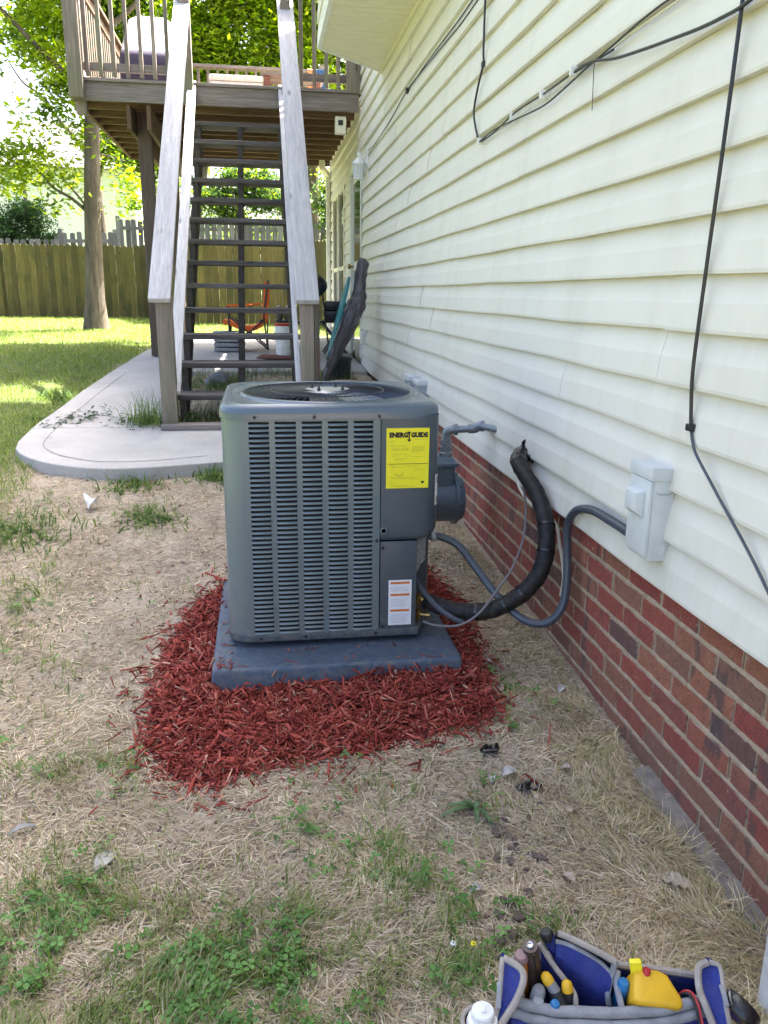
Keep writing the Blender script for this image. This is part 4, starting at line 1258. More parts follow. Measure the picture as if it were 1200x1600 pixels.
# ------------------------------------------------------------------ coach lantern
ln = thing('wall_lantern', 'white coach lantern with ribbed glass on the siding by the door', 'wall lantern', (1.0, 8.34, 2.45))
MB().lathe([(0, .0), (.05, .0), (.05, .012), (.03, .02), (0, .022)], (1.076, 8.34, 2.60), (-1, 0, 0), 20).build('back_plate', 'white_plastic', ln, smooth=True)
MB().box(1.066, 1.078, 8.28, 8.40, 2.47, 2.75).build('mount', 'white_plastic', ln, bevel=.01)
MB().tube(spline([(1.06, 8.34, 2.58), (1.04, 8.34, 2.63), (1.01, 8.34, 2.64), (.99, 8.34, 2.66), (.985, 8.34, 2.69)], 5), .010, 8).build('arm', 'white_plastic', ln, smooth=True)
MB().lathe([(.056, .0), (.064, .004), (.064, .016), (.05, .035), (.03, .055), (.012, .065), (.012, .085), (.02, .095), (.012, .11), (0, .114)], (.985, 8.34, 2.575), (0, 0, 1), 8).build('cap', 'white_plastic', ln, smooth=True, angle=30)
MB().lathe([(0, 0), (.044, 0), (.052, .125), (0, .125)], (.985, 8.34, 2.452), (0, 0, 1), 24).build('glass', 'lantern_glass', ln, smooth=True, angle=40)
m = MB()
for k in range(6):
    a = 2 * math.pi * k / 6
    m.bar((.985 + .047 * math.cos(a), 8.34 + .047 * math.sin(a), 2.45), (.985 + .056 * math.cos(a), 8.34 + .056 * math.sin(a), 2.58), .007, .007, (math.cos(a), math.sin(a), 0))
m.lathe([(.03, -.012), (.052, -.010), (.052, .004), (0, .004)], (.985, 8.34, 2.452), (0, 0, 1), 12)
m.build('cage', 'white_plastic', ln)

# ------------------------------------------------------------------ wooden stairs
SY0, RUN, SZ0 = 5.60, .25, .445
TZ = [.0, .205, .408, .600, .790, .978, 1.163, 1.345, 1.54, 1.73, 1.925, 2.13, 2.335, 2.54]      # tops of treads above the foot
st = thing('stairs', 'open-tread wooden stair with silvery handrails climbing to the deck', 'stairs', (-.15, 5.6, SZ0))
SX0, SX1 = -.625, .300
def tread_z(i): return SZ0 + TZ[i]
MB().box(-.70, .32, SY0 + .02, SY0 + .16, float(zslab(5.65)) + .001, SZ0 + .034).build('foot_plate', 'wood_grey_x', st, bevel=.004)
for i in range(1, 14):
    z = tread_z(i) + .012; y = SY0 + RUN * i - .02
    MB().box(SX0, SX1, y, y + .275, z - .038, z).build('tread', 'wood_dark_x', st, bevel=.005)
# saw-cut stringers: left, middle, right
def sawtooth(x, w, nm='stringer'):
    top = []
    for i in range(1, 14):
        z = tread_z(i) - .027; y = SY0 + RUN * i
        top += [(y, z), (y + RUN, z)]
    top = [(SY0 + RUN - .0, float(zslab(5.8)) - .02)] + top
    low = [(SY0 + RUN * 14, tread_z(13) - .33), (SY0 + RUN * 1.75, float(zslab(6)) - .02)]
    poly = top + low
    m = MB(); n = len(poly)
    vs = [(x, y, z) for y, z in poly] + [(x + w, y, z) for y, z in poly]
    fs = [tuple(range(n)), tuple(range(2 * n - 1, n - 1, -1))] + [(i, (i + 1) % n, n + (i + 1) % n, n + i) for i in range(n)]
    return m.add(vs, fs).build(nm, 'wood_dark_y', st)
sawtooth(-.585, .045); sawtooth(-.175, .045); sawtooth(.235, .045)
# second ply on the outer stringers
def railz(y): return 1.385 + (y - 5.75) * .853
for x0, x1 in ((-.695, -.590), (.272, .366)):
    MB().box(x0, x1, 5.70, 5.80, .40, 1.345).build('post', 'wood_grey_z', st, bevel=.004)
    MB().box(x0, x1, 8.80, 8.895, 3.15, 4.10).build('post', 'wood_grey_z', st, bevel=.004)
MB().box(.369, .405, 5.70, 5.80, .42, 1.345).build('post_brace', 'wood_post', st, bevel=.004)
for x0, x1 in ((-.735, -.590), (.243, .400)):
    xm = (x0 + x1) / 2
    m = MB(); m.bar((xm, 5.66, railz(5.66) + .0), (xm, 9.0, railz(9.0)), x1 - x0, .038); m.build('handrail', 'wood_rail', st, bevel=.005)
for xm in (-.607, .258):
    m = MB()
    lo = lambda y: .72 + (y - 5.78) * .835
    m.bar((xm, 5.74, lo(5.74)), (xm, 8.95, lo(8.95)), .082 if xm < 0 else .038, .038); m.build('lower_rail', 'wood_rail', st, bevel=.004)

# ------------------------------------------------------------------ deck
dk = thing('deck', 'raised weathered wood deck on a brown post with upright balusters', 'deck', (-.3, 10.6, 3.15))
DX0, DX1, DY0, DY1 = -1.75, 1.05, 8.90, 12.46
DT = 3.352
MB().box(DX0, DX1, DY0, DY0 + .040, 3.155, 3.322).build('rim_joist', 'wood_grey_x', dk, bevel=.004)
MB().box(DX0, DX1, DY1 - .04, DY1, 3.135, 3.322).build('rim_joist', 'wood_brown_x', dk, bevel=.004)
MB().box(DX0, DX0 + .04, DY0 + .041, DY1 - .041, 3.150, 3.322).build('rim_joist', 'wood_brown_y', dk, bevel=.004)
y = DY0 + .36
while y < DY1 - .2:
    MB().box(DX0 + .042, DX1 - .002, y, y + .038, 3.150, 3.321).build('joist', 'wood_brown_x', dk, bevel=.003)
    y += .385
y = DY0 - .028
k = 0
while y < DY1 - .02:
    MB().box(DX0 - .02, DX1 + .005, y, y + .137, DT - .028, DT).build('deck_board', 'wood_grey_x' if k == 0 else 'wood_brown_x', dk, bevel=.004)
    y += .143; k += 1
for xa in (-1.255, -1.062):
    MB().box(xa, xa + .042, DY0 + .045, DY1 - .05, 2.915, 3.148).build('beam', 'wood_brown_y', dk, bevel=.004)
for xa, ya in ((-1.206, 9.30), (-1.206, 12.20)):
    MB().box(xa, xa + .135, ya, ya + .135, float(zslab(ya)) - .005, 3.145).build('post', 'wood_post', dk, bevel=.006)
# corner posts and railing
def rail_post(x, y, z0=3.10, z1=4.42):
    MB().box(x, x + .135, y, y + .10, z0, z1).build('railing_post', 'wood_grey_z', dk, bevel=.005)
rail_post(DX0 - .005, DY0 - .108, 3.16); rail_post(.925, DY0 - .03, 3.323); rail_post(DX0, DY1 - .11, 3.323); rail_post(.90, DY1 - .11, 3.323)
# a post stub below the rim at the left corner
MB().box(DX0 + .02, DX0 + .12, DY0 + .045, DY0 + .14, 3.04, 3.30).build('post_stub', 'wood_grey_z', dk, bevel=.004)
def baluster(x, y, z0=3.365, z1=4.36):
    return MB().box(x - .018, x + .018, y, y + .036, z0, z1).build('baluster', 'wood_grey_z', dk, bevel=.003)
b0 = baluster(-1.58, DY0 - .03)
for x in (-1.455, -1.33, -1.205, -1.075, -.95, -.825, -.70): link_copy(b0, 'baluster', dk, (x + 1.58, 0, 0))
for x in (.47, .60, .72, .84): link_copy(b0, 'baluster', dk, (x + 1.58, 0, 0))
def hrail(p, q, w, h, nm, mt): MB().bar(p, q, w, h).build(nm, mt, dk, bevel=.004)
for xa, xb2 in ((DX0 + .13, -.66), (.43, .925)):
    hrail((xa, DY0 + .025, 3.455), (xb2, DY0 + .025, 3.455), .038, .075, 'bottom_rail', 'wood_grey_x')
    hrail((xa, DY0 + .0, 4.36), (xb2, DY0 + .0, 4.36), .14, .038, 'top_rail', 'wood_grey_x')
# side railing going back along the left edge, and the rear railing
hrail((DX0 + .05, DY0 + .0, 4.34), (DX0 + .05, DY1, 4.34), .14, .038, 'top_rail', 'wood_brown_y')
hrail((DX0 + .06, DY0 + .02, 4.265), (DX0 + .06, DY1, 4.265), .038, .09, 'top_rail', 'wood_brown_y')
hrail((DX0 + .05, DY0 + .1, 3.455), (DX0 + .05, DY1 - .1, 3.455), .038, .075, 'bottom_rail', 'wood_grey_y')
y = DY0 + .13
while y < DY1 - .15:
    link_copy(b0, 'baluster', dk, (DX0 + .045 + 1.58, y - DY0 + .03, 0)); y += .13
hrail((DX0 + .13, DY1 - .06, 4.34), (.9, DY1 - .06, 4.34), .14, .038, 'top_rail', 'wood_grey_x')
hrail((DX0 + .13, DY1 - .06, 3.455), (.9, DY1 - .06, 3.455), .038, .075, 'bottom_rail', 'wood_grey_x')
x = DX0 + .22
while x < .88:
    link_copy(b0, 'baluster', dk, (x + 1.58, DY1 - .045 - DY0, 0)); x += .13

fl = thing('floodlight', 'small white floodlight box under the deck joists', 'floodlight', (.87, 8.97, 3.03))
MB().box(.815, .925, 8.95, 9.03, 2.955, 3.12).build('housing', 'cream_trim', fl, bevel=.008)
MB().box(.845, .895, 8.942, 8.951, 3.035, 3.085).build('lens', 'glass_dark', fl, bevel=.003)

# on the deck
gr = thing('covered_grill', 'tall grill under a dark purple cover behind the deck balusters', 'covered grill', (-1.17, 10.5, DT))
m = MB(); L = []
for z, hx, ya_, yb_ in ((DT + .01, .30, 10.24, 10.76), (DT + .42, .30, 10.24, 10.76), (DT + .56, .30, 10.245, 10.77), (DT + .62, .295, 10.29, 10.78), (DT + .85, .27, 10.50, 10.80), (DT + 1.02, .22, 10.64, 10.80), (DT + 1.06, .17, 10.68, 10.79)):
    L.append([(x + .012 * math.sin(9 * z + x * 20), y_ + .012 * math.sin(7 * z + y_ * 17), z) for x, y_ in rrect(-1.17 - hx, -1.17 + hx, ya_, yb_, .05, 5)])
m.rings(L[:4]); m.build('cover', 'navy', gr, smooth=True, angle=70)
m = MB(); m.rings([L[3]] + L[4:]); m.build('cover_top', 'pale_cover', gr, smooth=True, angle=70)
m = MB(); m.rings([[(x + s * .02, y_, z) for x, y_ in rrect(-.93, -.84, 10.36, 10.64, .03, 3)] for s, z in ((0, DT + .01), (0, DT + .5), (-.4, DT + .66))]); m.build('side_shelf_cover', 'navy', gr, smooth=True)
bl = thing('cooler', 'white cooler box on the deck floor beyond the stair top', 'cooler', (-.15, 10.5, DT))
MB().box(-.50, .10, 10.35, 10.75, DT + .001, DT + .36).build('tub', 'white_plastic', bl, bevel=.02)
MB().box(-.51, .11, 10.34, 10.76, DT + .362, DT + .43).build('lid', 'white_plastic', bl, bevel=.02)
bn = thing('deck_bench', 'low reddish wooden bench on the deck beside the right handrail', 'bench', (.4, 10.5, DT))
MB().box(.12, .19, 10.35, 10.42, DT, DT + .44).build('leg', 'wood_red_x', bn, bevel=.004); MB().box(.70, .77, 10.35, 10.42, DT, DT + .44).build('leg', 'wood_red_x', bn, bevel=.004)
MB().box(.12, .19, 10.68, 10.75, DT, DT + .44).build('leg', 'wood_red_x', bn, bevel=.004); MB().box(.70, .77, 10.68, 10.75, DT, DT + .44).build('leg', 'wood_red_x', bn, bevel=.004)
for y in (10.34, 10.49, 10.64): MB().box(.08, .82, y, y + .13, DT + .441, DT + .475).build('seat_slat', 'wood_grey_x', bn, bevel=.004)
MB().box(.191, .699, 10.365, 10.40, DT + .18, DT + .25).build('stretcher', 'wood_red_x', bn, bevel=.004)
M['blue_cloth'] = plain('blue_cloth', (0.02, 0.07, 0.18), 0.85, 0, 0.3, 20, 0.5)
M['orange_cloth'] = plain('faded_orange_cloth', (0.62, 0.22, 0.10), 0.85, 0, 0.2, 20, 0.5)
for nm, mt, xa, xb2, lab in (('towel', 'orange_cloth', .74, .83, 'faded orange towel hung over the far deck railing'), ('towel', 'blue_cloth', .86, 1.00, 'dark blue towel hung over the far deck railing')):
    tw = thing(nm, lab, 'towel', ((xa + xb2) / 2, DY1 - .06, 4.36), 'towels on the deck railing')
    m = MB(); loops = []
    for i in range(9):
        x = xa + (xb2 - xa) * i / 8; w = .015 * math.sin(i * 2.1)
        loops.append([(x, DY1 - .155 + w, 3.62), (x, DY1 - .148 + w * .6, 4.1), (x, DY1 - .142, 4.352), (x, DY1 - .12, 4.366), (x, DY1 - .02, 4.366), (x, DY1 + .022, 4.35), (x, DY1 + .03 + w, 3.9)])
    m.rings(loops, close=False); m.build('cloth', mt, tw, smooth=True)

# ------------------------------------------------------------------ under the deck
ZP = lambda y: float(zslab(y))
ch = thing('folding_chair', 'orange folding camp chair on the patio seen through the stair', 'chair', (-.1, 10.1, ZP(10.1)))
z0 = ZP(10.1)
def padded(name, path, half, th):
    m = MB(); P = spline(path, 5); L = []
    for i, p in enumerate(P):
        d = (P[min(i + 1, len(P) - 1)] - P[max(i - 1, 0)]).normalized(); nr = d.cross(Vector((0, 1, 0))).normalized() * th / 2
        c = Vector((0, half, 0))
        L.append([p - c - nr, p - c * .5 - nr * 1.1, p + c * .5 - nr * 1.1, p + c - nr, p + c + nr, p - c + nr])
    return m.rings(L).build(name, 'orange_fabric', ch, smooth=True, angle=50)
padded('backrest', [(.045, 10.11, z0 + .33), (.055, 10.11, z0 + .45), (.075, 10.11, z0 + .60), (.085, 10.11, z0 + .80)], .26, .065)
padded('seat', [(-.44, 10.11, z0 + .335), (-.36, 10.11, z0 + .325), (-.22, 10.11, z0 + .27), (-.08, 10.11, z0 + .265), (.02, 10.11, z0 + .315)], .26, .05)
for y in (9.85, 10.37):
    MB().tube([(-.40, y, z0 + .52), (.02, y, z0 + .545)], .009, 6).build('armrest', 'orange_fabric', ch, smooth=True)
    for p, q in (((-.38, y, z0 + .52), (-.36, y, z0 + .012)), ((-.36, y, z0 + .02), (.05, y, z0 + .38)), ((-.34, y, z0 + .38), (.09, y, z0 + .015)), ((.08, y, z0 + .015), (.035, y, z0 + .40)), ((.035, y, z0 + .40), (.10, y, z0 + .82))):
        MB().tube([p, q], .011, 6).build('leg', 'black_wire', ch, smooth=True)
for x in (-.36, .08):
    MB().tube([(x, 9.85, z0 + .03), (x, 10.37, z0 + .35)], .009, 6).build('brace', 'black_wire', ch, smooth=True)
    MB().tube([(x, 10.37, z0 + .03), (x, 9.85, z0 + .35)], .009, 6).build('brace', 'black_wire', ch, smooth=True)
bk = thing('bucket', 'white plastic bucket with a red lid beside the orange chair', 'bucket', (.255, 9.25, ZP(9.25)))
c = (.255, 9.25, ZP(9.25))
m = MB(); m.lathe([(0, .001), (.088, .001), (.100, .20), (.104, .202), (.104, .215), (.101, .217), (.103, .25), (.108, .252), (.108, .265), (.104, .267), (.106, .33), (0, .33)], c, (0, 0, 1), 24); m.build('pail', 'white_plastic', bk, smooth=True, angle=35)
m = MB(); m.lathe([(.109, .331), (.111, .335), (.111, .352), (.10, .358), (0, .36)], c, (0, 0, 1), 24); m.build('lid', 'red_plastic', bk, smooth=True, angle=35)
mt_ = thing('door_mat', 'small reddish brown mat on the patio under the chair', 'mat', (.18, 9.0, ZP(9.0)))
M['mat_red'] = plain('reddish_mat', (0.16, 0.05, 0.04), 0.95, 0, 0.3, 60, 0.6)
MB().add([(-.06, 8.92, ZP(8.92) + .003), (.36, 8.86, ZP(8.86) + .003), (.40, 9.22, ZP(9.22) + .003), (-.0, 9.28, ZP(9.28) + .003), (-.06, 8.92, ZP(8.92) + .014), (.36, 8.86, ZP(8.86) + .014), (.40, 9.22, ZP(9.22) + .014), (-.0, 9.28, ZP(9.28) + .014)],
         [(0, 3, 2, 1), (4, 5, 6, 7), (0, 1, 5, 4), (1, 2, 6, 5), (2, 3, 7, 6), (3, 0, 4, 7)]).build('mat', 'mat_red', mt_, bevel=.003)
cr = thing('crate', 'low grey slatted crate on the patio behind the left stringer', 'crate', (-.40, 9.95, ZP(9.9)))
zc = ZP(9.9)
for k in range(4): MB().box(-.55, -.22, 9.78, 10.15, zc + .004 + k * .055, zc + .046 + k * .055).build('slat', 'grey_plastic', cr, bevel=.006)
for x in (-.53, -.26):
    for y in (9.80, 10.10): MB().box(x, x + .03, y, y + .03, zc, zc + .212).build('corner_post', 'grey_plastic', cr)
MB().box(-.56, -.21, 9.77, 10.16, zc + .213, zc + .228).build('lid', 'conduit_fit', cr, bevel=.004)
sn = thing('garden_rock', 'dark grey rock lying in the weeds under the stair', 'rock', (-.40, 7.42, gz(-.4, 7.42)))
bm = bmesh.new(); bmesh.ops.create_icosphere(bm, subdivisions=3, radius=1)
rg = random.Random(4)
for v in bm.verts:
    n_ = .16 * math.sin(v.co.x * 3.1 + 1) * math.cos(v.co.y * 2.7) + .08 * math.sin(v.co.z * 7 + v.co.x * 5)
    v.co *= 1 + n_ + rg.uniform(-.02, .02); v.co.x *= .13; v.co.y *= .11; v.co.z *= .075
    v.co.z += .045
me = bpy.data.meshes.new('rock'); bm.to_mesh(me); bm.free(); me.materials.append(M['stone'])
o = bpy.data.objects.new('rock', me); COL.objects.link(o); o.parent = sn
# kettle grill and its neighbour
kg = thing('kettle_grill', 'round black kettle grill standing behind the right stair post', 'grill', (.63, 9.45, ZP(9.45)))
c = (.625, 9.45, ZP(9.45) + .76)
m = MB(); m.lathe([(0, -.10), (.06, -.095), (.11, -.06), (.135, -.01), (.137, .0)], c, (0, -.6, .8), 24); m.build('bowl', 'black_wire', kg, smooth=True)
m = MB(); m.lathe([(.138, .002), (.13, .05), (.09, .10), (.03, .125), (0, .127)], c, (0, -.6, .8), 24); m.build('lid', 'black_wire', kg, smooth=True)
for a in (90, 210, 330):
    MB().tube([(.625 + .09 * math.cos(R(a)), 9.45 + .09 * math.sin(R(a)), ZP(9.45) + .68), (.625 + .17 * math.cos(R(a)), 9.45 + .17 * math.sin(R(a)), ZP(9.45) + .005)], .010, 6).build('leg', 'black_wire', kg, smooth=True)
MB().tube(spline([(.60, 9.36, ZP(9.45) + .84), (.52, 9.34, ZP(9.45) + .88), (.47, 9.36, ZP(9.45) + .86), (.50, 9.38, ZP(9.45) + .79)], 5), .008, 6).build('handle', 'black_wire', kg, smooth=True)
bg2 = thing('box_grill', 'black box grill on a crossed-leg stand by the house wall', 'grill', (.80, 9.55, ZP(9.5)))
zb_ = ZP(9.5)
MB().box(.72, .98, 9.42, 9.72, zb_ + .385, zb_ + .49).build('firebox', 'black_wire', bg2, bevel=.012)
MB().box(.72, .98, 9.42, 9.72, zb_ + .493, zb_ + .60).build('hood', 'black_wire', bg2, bevel=.03)
MB().box(.17, 1.0, 9.45, 9.70, zb_ + .355, zb_ + .38).build('shelf', 'black_wire', bg2, bevel=.004)
for y in (9.45, 9.69):
    MB().tube([(.72, y, zb_ + .01), (.96, y, zb_ + .37)], .013, 6).build('leg', 'black_wire', bg2, smooth=True)
    MB().tube([(.98, y, zb_ + .01), (.70, y, zb_ + .37)], .013, 6).build('leg', 'black_wire', bg2, smooth=True)
# teal board and covered umbrella leaning on the wall
tb = thing('teal_board', 'flat teal board leaning against the house behind the umbrella', 'board', (.82, 9.1, ZP(9.1)))
m = MB(); L = []
z_ = ZP(9.0)
for t in range(9):
    f = t / 8; w = .20 * math.sqrt(max(0.02, 1 - (2 * f - 1) ** 4))
    cxx = .745 + .235 * f; cz = z_ + .006 + .86 * f; 
    L.append([(cxx - .012, 9.15 - w, cz), (cxx - .012, 9.15 + w, cz), (cxx + .012, 9.15 + w, cz + .003), (cxx + .012, 9.15 - w, cz + .003)])
m.rings(L); m.build('board', 'teal', tb, smooth=True, angle=50)
um = thing('patio_umbrella', 'closed patio umbrella in a wrinkled dark grey cover leaning by the door', 'umbrella', (.6, 7.45, .57))
pth = spline([(.560, 7.42, .575), (.600, 7.44, .66), (.66, 7.46, .80), (.735, 7.48, .97), (.80, 7.49, 1.10), (.86, 7.50, 1.24), (.885, 7.50, 1.33), (.900, 7.50, 1.43), (.915, 7.50, 1.55), (.935, 7.50, 1.64), (.95, 7.5, 1.67)], 6)
rad = np.interp(np.linspace(0, 1, len(pth)), [0, .08, .2, .35, .5, .6, .66, .75, .85, .95, 1], [.022, .030, .048, .074, .082, .072, .056, .050, .052, .045, .014])
m = MB(); n0 = 18
vs = []; 
prev = None; fs = []
for i, p in enumerate(pth):
    d = (pth[min(i + 1, len(pth) - 1)] - pth[max(i - 1, 0)]).normalized()
    a = Vector((0, 1, 0)); a = (a - d * a.dot(d)).normalized(); b = d.cross(a)
    for k in range(n0):
        t = 2 * math.pi * k / n0
        r = rad[i] * (1 + .10 * math.sin(5 * t + i * .25) + .07 * math.sin(9 * t - i * .55) + .05 * math.sin(i * 1.3 + 2 * t))
        vs.append(p + (a * math.cos(t) * 1.0 + b * math.sin(t)) * r)
for i in range(len(pth) - 1):
    for k in range(n0): fs.append((i * n0 + k, i * n0 + (k + 1) % n0, (i + 1) * n0 + (k + 1) % n0, (i + 1) * n0 + k))
fs.append(tuple(range(n0 - 1, -1, -1))); fs.append(tuple(range((len(pth) - 1) * n0, len(pth) * n0)))
m.add(vs, fs).build('cover', 'umbrella_cover', um, smooth=True)
m = MB(); m.tube([p + Vector((-.02, -.0, 0)) + Vector((-.55, -.75, .25)).normalized() * rad[i] * 1.0 for i, p in enumerate(pth)][4:-4], .005, 5); m.build('zip', 'black_wire', um, smooth=True)
pt = thing('planter_tub', 'dark green tub on the ground at the foot of the umbrella', 'tub', (.72, 7.62, .57))
m = MB(); m.lathe([(0, 0), (.105, 0), (.118, .19), (.126, .195), (.126, .215), (.112, .215), (.108, .15), (0, .14)], (.725, 7.66, gz(.725, 7.66) + .0), (0, 0, 1), 24); m.build('tub', 'dark_green', pt, smooth=True, angle=35)
bp_ = thing('round_lid', 'brown round fire pit cover just behind the air conditioner', 'round cover', (.49, 4.75, .2))
m = MB(); m.lathe([(.14, .0), (.17, .42), (.185, .46), (.185, .485), (.17, .50), (.10, .525), (0, .535)], (.49, 4.72, .345), (0, 0, 1), 32); m.build('cover', 'brown_plastic', bp_, smooth=True, angle=40)
# two brown jars standing on the grill's dark shelf
for x, y, lab in ((.215, 9.56, 'left one of two small brown jars on the black grill shelf'), (.315, 9.58, 'right one of two small brown jars on the black grill shelf')):
    lg = thing('clay_jar', lab, 'jar', (x, y, zb_ + .381), 'brown jars on the grill shelf')
    m = MB(); m.lathe([(0, 0), (.034, .001), (.044, .03), (.046, .09), (.040, .125), (.030, .14)], (x, y, zb_ + .381), (0, 0, 1), 16); m.build('body', 'wood_post', lg, smooth=True, angle=50)
    m = MB(); m.lathe([(.031, .1405), (.033, .15), (.026, .165), (0, .17)], (x, y, zb_ + .381), (0, 0, 1), 16); m.build('lid', 'dry_leaf', lg, smooth=True, angle=50)

# ------------------------------------------------------------------ fences
def fence(name, label, pts, h, bw, mat, gap=.006, dog=True, group=None, hvar=.02, alt=0.0, thick=.018, rails=True, every=2.4):
    f = thing(name, label, 'fence', (pts[0][0], pts[0][1], gz(*pts[0])), group)
    rg_ = random.Random(len(label))
    meshes = []
    for q in range(4):
        m = MB(); c = bw * .22 if dog else .001
        hh = 1.0
        prof = [(-bw / 2, 0), (bw / 2, 0), (bw / 2, h - c), (bw / 2 - c, h), (-bw / 2 + c, h), (-bw / 2, h - c)]
        n = len(prof)
        vs = [(x, -thick / 2, z) for x, z in prof] + [(x, thick / 2, z) for x, z in prof]
        m.add(vs, [tuple(range(n)), tuple(range(2 * n - 1, n - 1, -1))] + [(i, (i + 1) % n, n + (i + 1) % n, n + i) for i in range(n)])
        me = bpy.data.meshes.new('fence_board'); me.from_pydata(m.v, [], m.f); me.materials.append(M[mat]); meshes.append(me)
    k = 0
    for a, b in zip(pts[:-1], pts[1:]):
        a = Vector((a[0], a[1], 0)); b = Vector((b[0], b[1], 0)); L = (b - a).length; d = (b - a) / L; nr = Vector((-d.y, d.x, 0))
        n = int(L / (bw + gap)); rot = math.atan2(d.y, d.x)
        for i in range(n):
            p = a + d * (i + .5) * L / n
            o = bpy.data.objects.new('fence_board', meshes[rg_.randrange(4)]); COL.objects.link(o); o.parent = f
            off = nr * (alt if k % 2 else -alt)
            o.location = p + off + Vector((0, 0, gz(p.x, p.y) - .04 + rg_.uniform(-hvar, hvar))) - ORG[f]
            o.rotation_euler = (rg_.uniform(-.006, .006), rg_.uniform(-.006, .006), rot)
            k += 1
        if rails:
            for z in (.35, 1.0, h - .25):
                zz = [gz(a.x, a.y), gz(b.x, b.y)]
                m = MB(); o2 = nr * (.045 if alt == 0 else 0)
                m.bar(a + o2 + Vector((0, 0, zz[0] + z)), b + o2 + Vector((0, 0, zz[1] + z)), .038 if alt == 0 else max(.01, alt * 2 - thick - .004), .088); m.build('rail', mat, f)
        MB().box(b.x - .06, b.x + .06, b.y - .06, b.y + .06, gz(b.x, b.y) - .1, gz(b.x, b.y) + h - .03).build('post', mat, f)
        np_ = max(1, int(L / every))
        for i in range(np_ + 1):
            p = a + d * L * i / np_ + nr * (.11 if alt == 0 else 0)
            g = gz(p.x, p.y)
            MB().box(p.x - .05, p.x + .05, p.y - .05, p.y + .05, g - .1, g + h + (.06 if alt else -.05)).build('post', mat, f)
    return f
fence('board_fence', 'tan and green stained board fence across the back of the lawn', [(-9.5, 21.8), (-6.1, 20.9), (-2.35, 20.5), (-1.55, 17.6), (.9, 17.4), (1.75, 15.6), (2.6, 14.3)], 1.72, .14, 'wood_fence', gap=.001, hvar=.012)
fence('picket_fence', 'grey shadowbox fence with gaps behind the board fence, lower run', [(-9.6, 24.4), (-5.46, 24.2)], 2.0, .13, 'wood_fence_grey', gap=.06, group='grey fence runs behind the yard', alt=.03, dog=True)
fence('picket_fence', 'grey shadowbox fence stepping up behind the tree trunk', [(-5.36, 24.2), (-3.9, 24.1)], 2.19, .13, 'wood_fence_grey', gap=.06, group='grey fence runs behind the yard', alt=.03)
fence('picket_fence', 'tallest grey shadowbox fence seen through the stair', [(-3.8, 24.1), (3.2, 23.4)], 2.55, .135, 'wood_fence_grey', gap=.03, group='grey fence runs behind the yard', alt=.03)

# ------------------------------------------------------------------ neighbour's pale house
nb = thing('neighbour_house', 'pale house with a grey roof beyond the fences', 'house', (-9, 40, 1))
MB().box(-16, -5.2, 38, 46, .5, 6.3).build('wall', 'white_trim', nb)
m = MB(); m.add([(-16.4, 37.5, 6.3), (-4.8, 37.5, 6.3), (-4.8, 46.5, 6.3), (-16.4, 46.5, 6.3), (-16.4, 42, 8.8), (-4.8, 42, 8.8)], [(0, 1, 5, 4), (2, 3, 4, 5), (0, 4, 3), (1, 2, 5), (0, 3, 2, 1)])
M['roof_grey'] = plain('grey_shingles', (0.16, 0.16, 0.165), 0.9, 0, 0.2, 6, 0.4)
m.build('roof', 'roof_grey', nb)
for x in (-14, -11.3, -7.2):
    wn_ = MB().box(x, x + 1.0, 37.95, 38.02, 2.2, 3.6).build('window', 'white_trim', nb)
    MB().box(x + .08, x + .92, 37.93, 37.95, 2.28, 3.52).build('pane', 'glass_dark', wn_)

# ------------------------------------------------------------------ trees
def leaf_cloud(blobs, n, size, cols, parent, name='crown', flat=.5, seed=1, shell=.55):
    """blobs: (x, y, z, rx, ry, rz); n leaves in all"""
    g = np.random.default_rng(seed)
    B = np.array(blobs, float)
    w = B[:, 3] * B[:, 4] * B[:, 5]; w = w ** .8; w /= w.sum()
    # twig clusters inside each blob, leaves round each twig
    nc = max(20, n // 26)
    bi = g.choice(len(B), nc, p=w)
    d = g.normal(size=(nc, 3)); d /= np.linalg.norm(d, axis=1)[:, None]
    r = g.uniform(shell ** 3, 1, nc) ** (1 / 3) * g.uniform(.75, 1.12, nc)
    C = B[bi, :3] + d * r[:, None] * B[bi, 3:]
    cr_ = g.uniform(.5, 1.3, nc)
    ci = g.integers(0, nc, n)
    P = C[ci] + g.normal(size=(n, 3)) * (size * 2.6 * cr_[ci])[:, None] * np.array([1, 1, .6])
    P[:, 2] -= np.abs(g.normal(size=n)) * size * .8
    # orientation: mostly drooping, roughly level leaves
    nrm = g.normal(size=(n, 3)) * flat + np.array([0, 0, 1.0]); nrm /= np.linalg.norm(nrm, axis=1)[:, None]
    a = np.cross(nrm, g.normal(size=(n, 3))); a /= np.linalg.norm(a, axis=1)[:, None]
    b = np.cross(nrm, a)
    s = size * g.uniform(.6, 1.3, n)
    a *= s[:, None]; b *= (s * g.uniform(.32, .5, n))[:, None]; k = nrm * (s * .12)[:, None]
    V = np.stack([P - a, P + b * 1.0 - k, P + a, P - b * 1.0 - k], 1).reshape(-1, 3)
    F = np.arange(4 * n).reshape(n, 4)
    c = np.array(cols)
    cc = c[g.integers(0, len(c), nc)][ci] * g.uniform(.75, 1.25, n)[:, None]
    return mesh_np(name, V, F, 'leaf', np.repeat(cc, 4, 0), parent)

def limb_path(a, b, sag=.0, wob=.15, n=5, seed=0):
    g = random.Random(seed); a = Vector(a); b = Vector(b)
    return spline([a + (b - a) * i / n + Vector((g.uniform(-wob, wob), g.uniform(-wob, wob), g.uniform(-wob, wob) + sag * math.sin(math.pi * i / n))) * (0 if i == 0 else 1) for i in range(n + 1)], 4)

